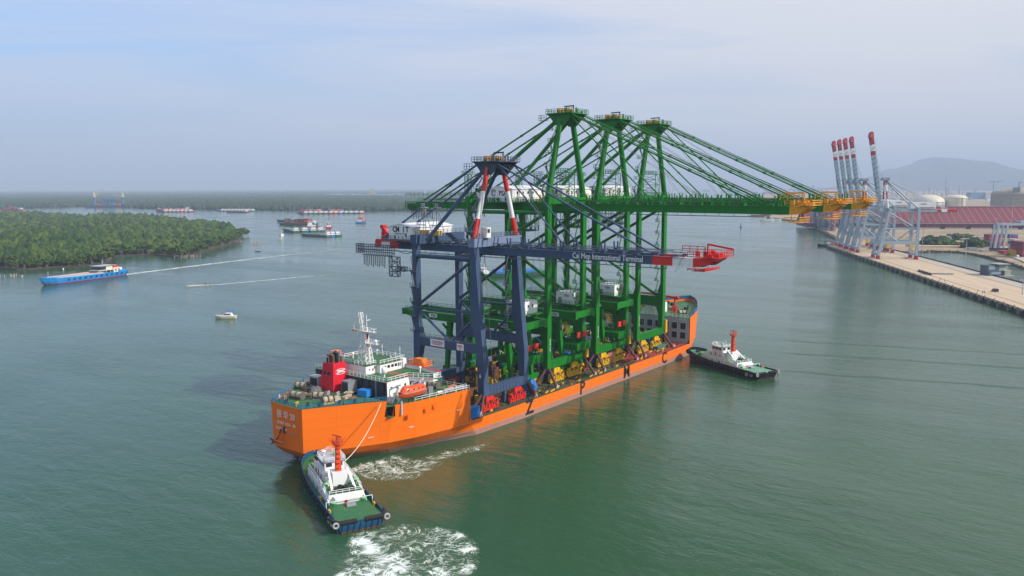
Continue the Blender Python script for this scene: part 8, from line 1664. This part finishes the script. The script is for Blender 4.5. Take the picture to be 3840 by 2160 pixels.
# container stacks: every box is a thing
cbm = MB(); cbm.box(-6.05, 6.05, -1.22, 1.22, 0, 2.55)
for k in range(20): cbm.box(-5.8+k*0.6, -5.55+k*0.6, -1.27, 1.27, 0.15, 2.4)
YC = [('red', CC[0]), ('maroon', CC[2]), ('orange', CC[1]), ('blue', CC[3]), ('white', CC[4]), ('yellow', YEL)]
cme = {n_: cbm.mesh('container', [c_]) for n_, c_ in YC}
stacks = [(3722, 915, 3, 4, [1, 1, 0, 1], 'stack under the pale gantry, far left'), (3735, 914, 3, 4, [1, 0, 0, 1], 'red stack left of the gantry legs'), (3752, 914, 3, 4, [1, 0, 1, 1], 'red stack right of the gantry legs'), (3773, 922, 2, 3, [2, 2, 5], 'orange stack beyond the tall mast'), (3800, 915, 2, 4, [1, 3, 0, 3], 'blue and red stack right of the tall mast'), (3806, 936, 2, 4, [4, 4, 3, 4], 'white stack beside the tall mast'), (3735, 930, 2, 2, [0, 1], 'low red row in front of the gantry'), (3828, 958, 3, 5, [1, 1, 0, 1, 1], 'tall maroon stack at the right edge'), (3850, 962, 3, 5, [1, 0, 1, 1, 1], 'maroon stack cut by the right edge'), (3798, 958, 1, 2, [5, 5], 'yellow pair near the loader'), (3770, 950, 2, 1, [0], 'single row of rusty boxes behind the loader')]
for px, py, nx, nz, cs, lab in stacks:
    p = G(px, py, 2.45); rz = QR+0.05; e = Vector((math.cos(rz+PI/2), math.sin(rz+PI/2), 0))
    for a in range(nx):
        for b_ in range(nz):
            cn = YC[cs[b_ % len(cs)]]; o = bpy.data.objects.new('container', cme[cn[0]]); COL.objects.link(o); o.location = p+e*(a*2.7)+Vector((0, 0, b_*2.6)); o.rotation_euler = (0, 0, rz)
            lev = ('bottom', 'second', 'third', 'fourth', 'top')[b_ if b_ < nz-1 or nz == 1 else 4]; row = ('near', 'middle', 'far')[a if nx > 2 else (a*2)] if nx > 1 else 'only'
            tag(o, '%s container, %s box of %s row, %s' % (cn[0], lev, row, lab), 'container', 'containers stacked on the right bank yard')
# yard gantry
p = G(3762, 940, 2.45); dpt = (p-CAM).dot(FW); t = thing('yard_gantry', 'pale blue rubber tyred gantry striding over the red container stacks', 'crane', tuple(p), YAW-PI/2-0.1); m = MB()
for x in (-8, 0): m.beam((x, 0, 1.5), (x+2.5, 0, 24.5), 2.0, 1.8); m.beam((x, 8, 1.5), (x+2.5, 8, 24.5), 1.4, 1.4)
m.build('leg', LB, t); m = MB(); m.box(-4, 42, -0.8, 1.0, 24, 26); m.box(-4, 42, 7, 8.6, 24, 26); m.build('girder', LB, t); m = MB(); m.box(-12, 4, -1.4, 1.4, 0, 2.6); m.build('wheel_carriage', BLACK, t); m = MB(); m.box(14, 19, 0, 8, 26, 28); m.build('trolley', LB, t)
p = G(3779, 958, 2.45); car('truck', 'small orange loader truck on the yard road', 'truck', p.x, p.y, p.z, QR, RUST); p = G(3813, 964, 2.45); car('truck', 'small white truck on the yard road near the right edge', 'truck', p.x, p.y, p.z, QR, WHITE)
# ---- distant hill
hx = [(3180, 706), (3260, 690), (3319, 657), (3371, 636), (3425, 617), (3469, 600), (3490, 595), (3557, 599), (3610, 604), (3656, 610), (3687, 626), (3730, 634), (3775, 643), (3840, 641), (3900, 650), (3990, 668), (4100, 690), (4250, 706)]
DH = 12500.0; fwf = Vector((FW.x, FW.y, 0)).normalized(); rtf = Vector((RT0.x, RT0.y, 0)); vs = []; n_ = 120; rows_ = [(-2600, 0.0), (-2100, 0.14), (-1600, 0.32), (-1100, 0.55), (-500, 0.80), (0, 1.0), (500, 0.85), (1300, 0.5), (2300, 0.0)]
hxx = np.linspace(3180, 4250, n_); hyy = np.interp(hxx, [a for a, _ in hx], [b for _, b in hx])
for j, (dd_, fr) in enumerate(rows_):
    for i in range(n_):
        lat = (hxx[i]-1920)/FPX*DH*0.997; hgt_ = max(0, (702-hyy[i])/FPX*DH+58)*fr*(1+ (0.10*math.sin(i*0.9+j*1.3)+0.07*math.sin(i*0.37+j*2.1) if 0 < j < 8 and j != 5 else 0)); p = Vector((CAM.x, CAM.y, 0))+fwf*(DH+dd_)+rtf*lat; vs.append((p.x, p.y, max(0.5, hgt_)))
me = bpy.data.meshes.new('hill'); me.from_pydata(vs, [], [(j*n_+i, j*n_+i+1, (j+1)*n_+i+1, (j+1)*n_+i) for j in range(len(rows_)-1) for i in range(n_-1)]); me.materials.append(mat('hill_scrub', (0.03, 0.05, 0.03), 0.9, var=0.4, scale=0.004)); me.polygons.foreach_set('use_smooth', [True]*len(me.polygons)); o = bpy.data.objects.new('hill', me); COL.objects.link(o); o['kind'] = 'structure'
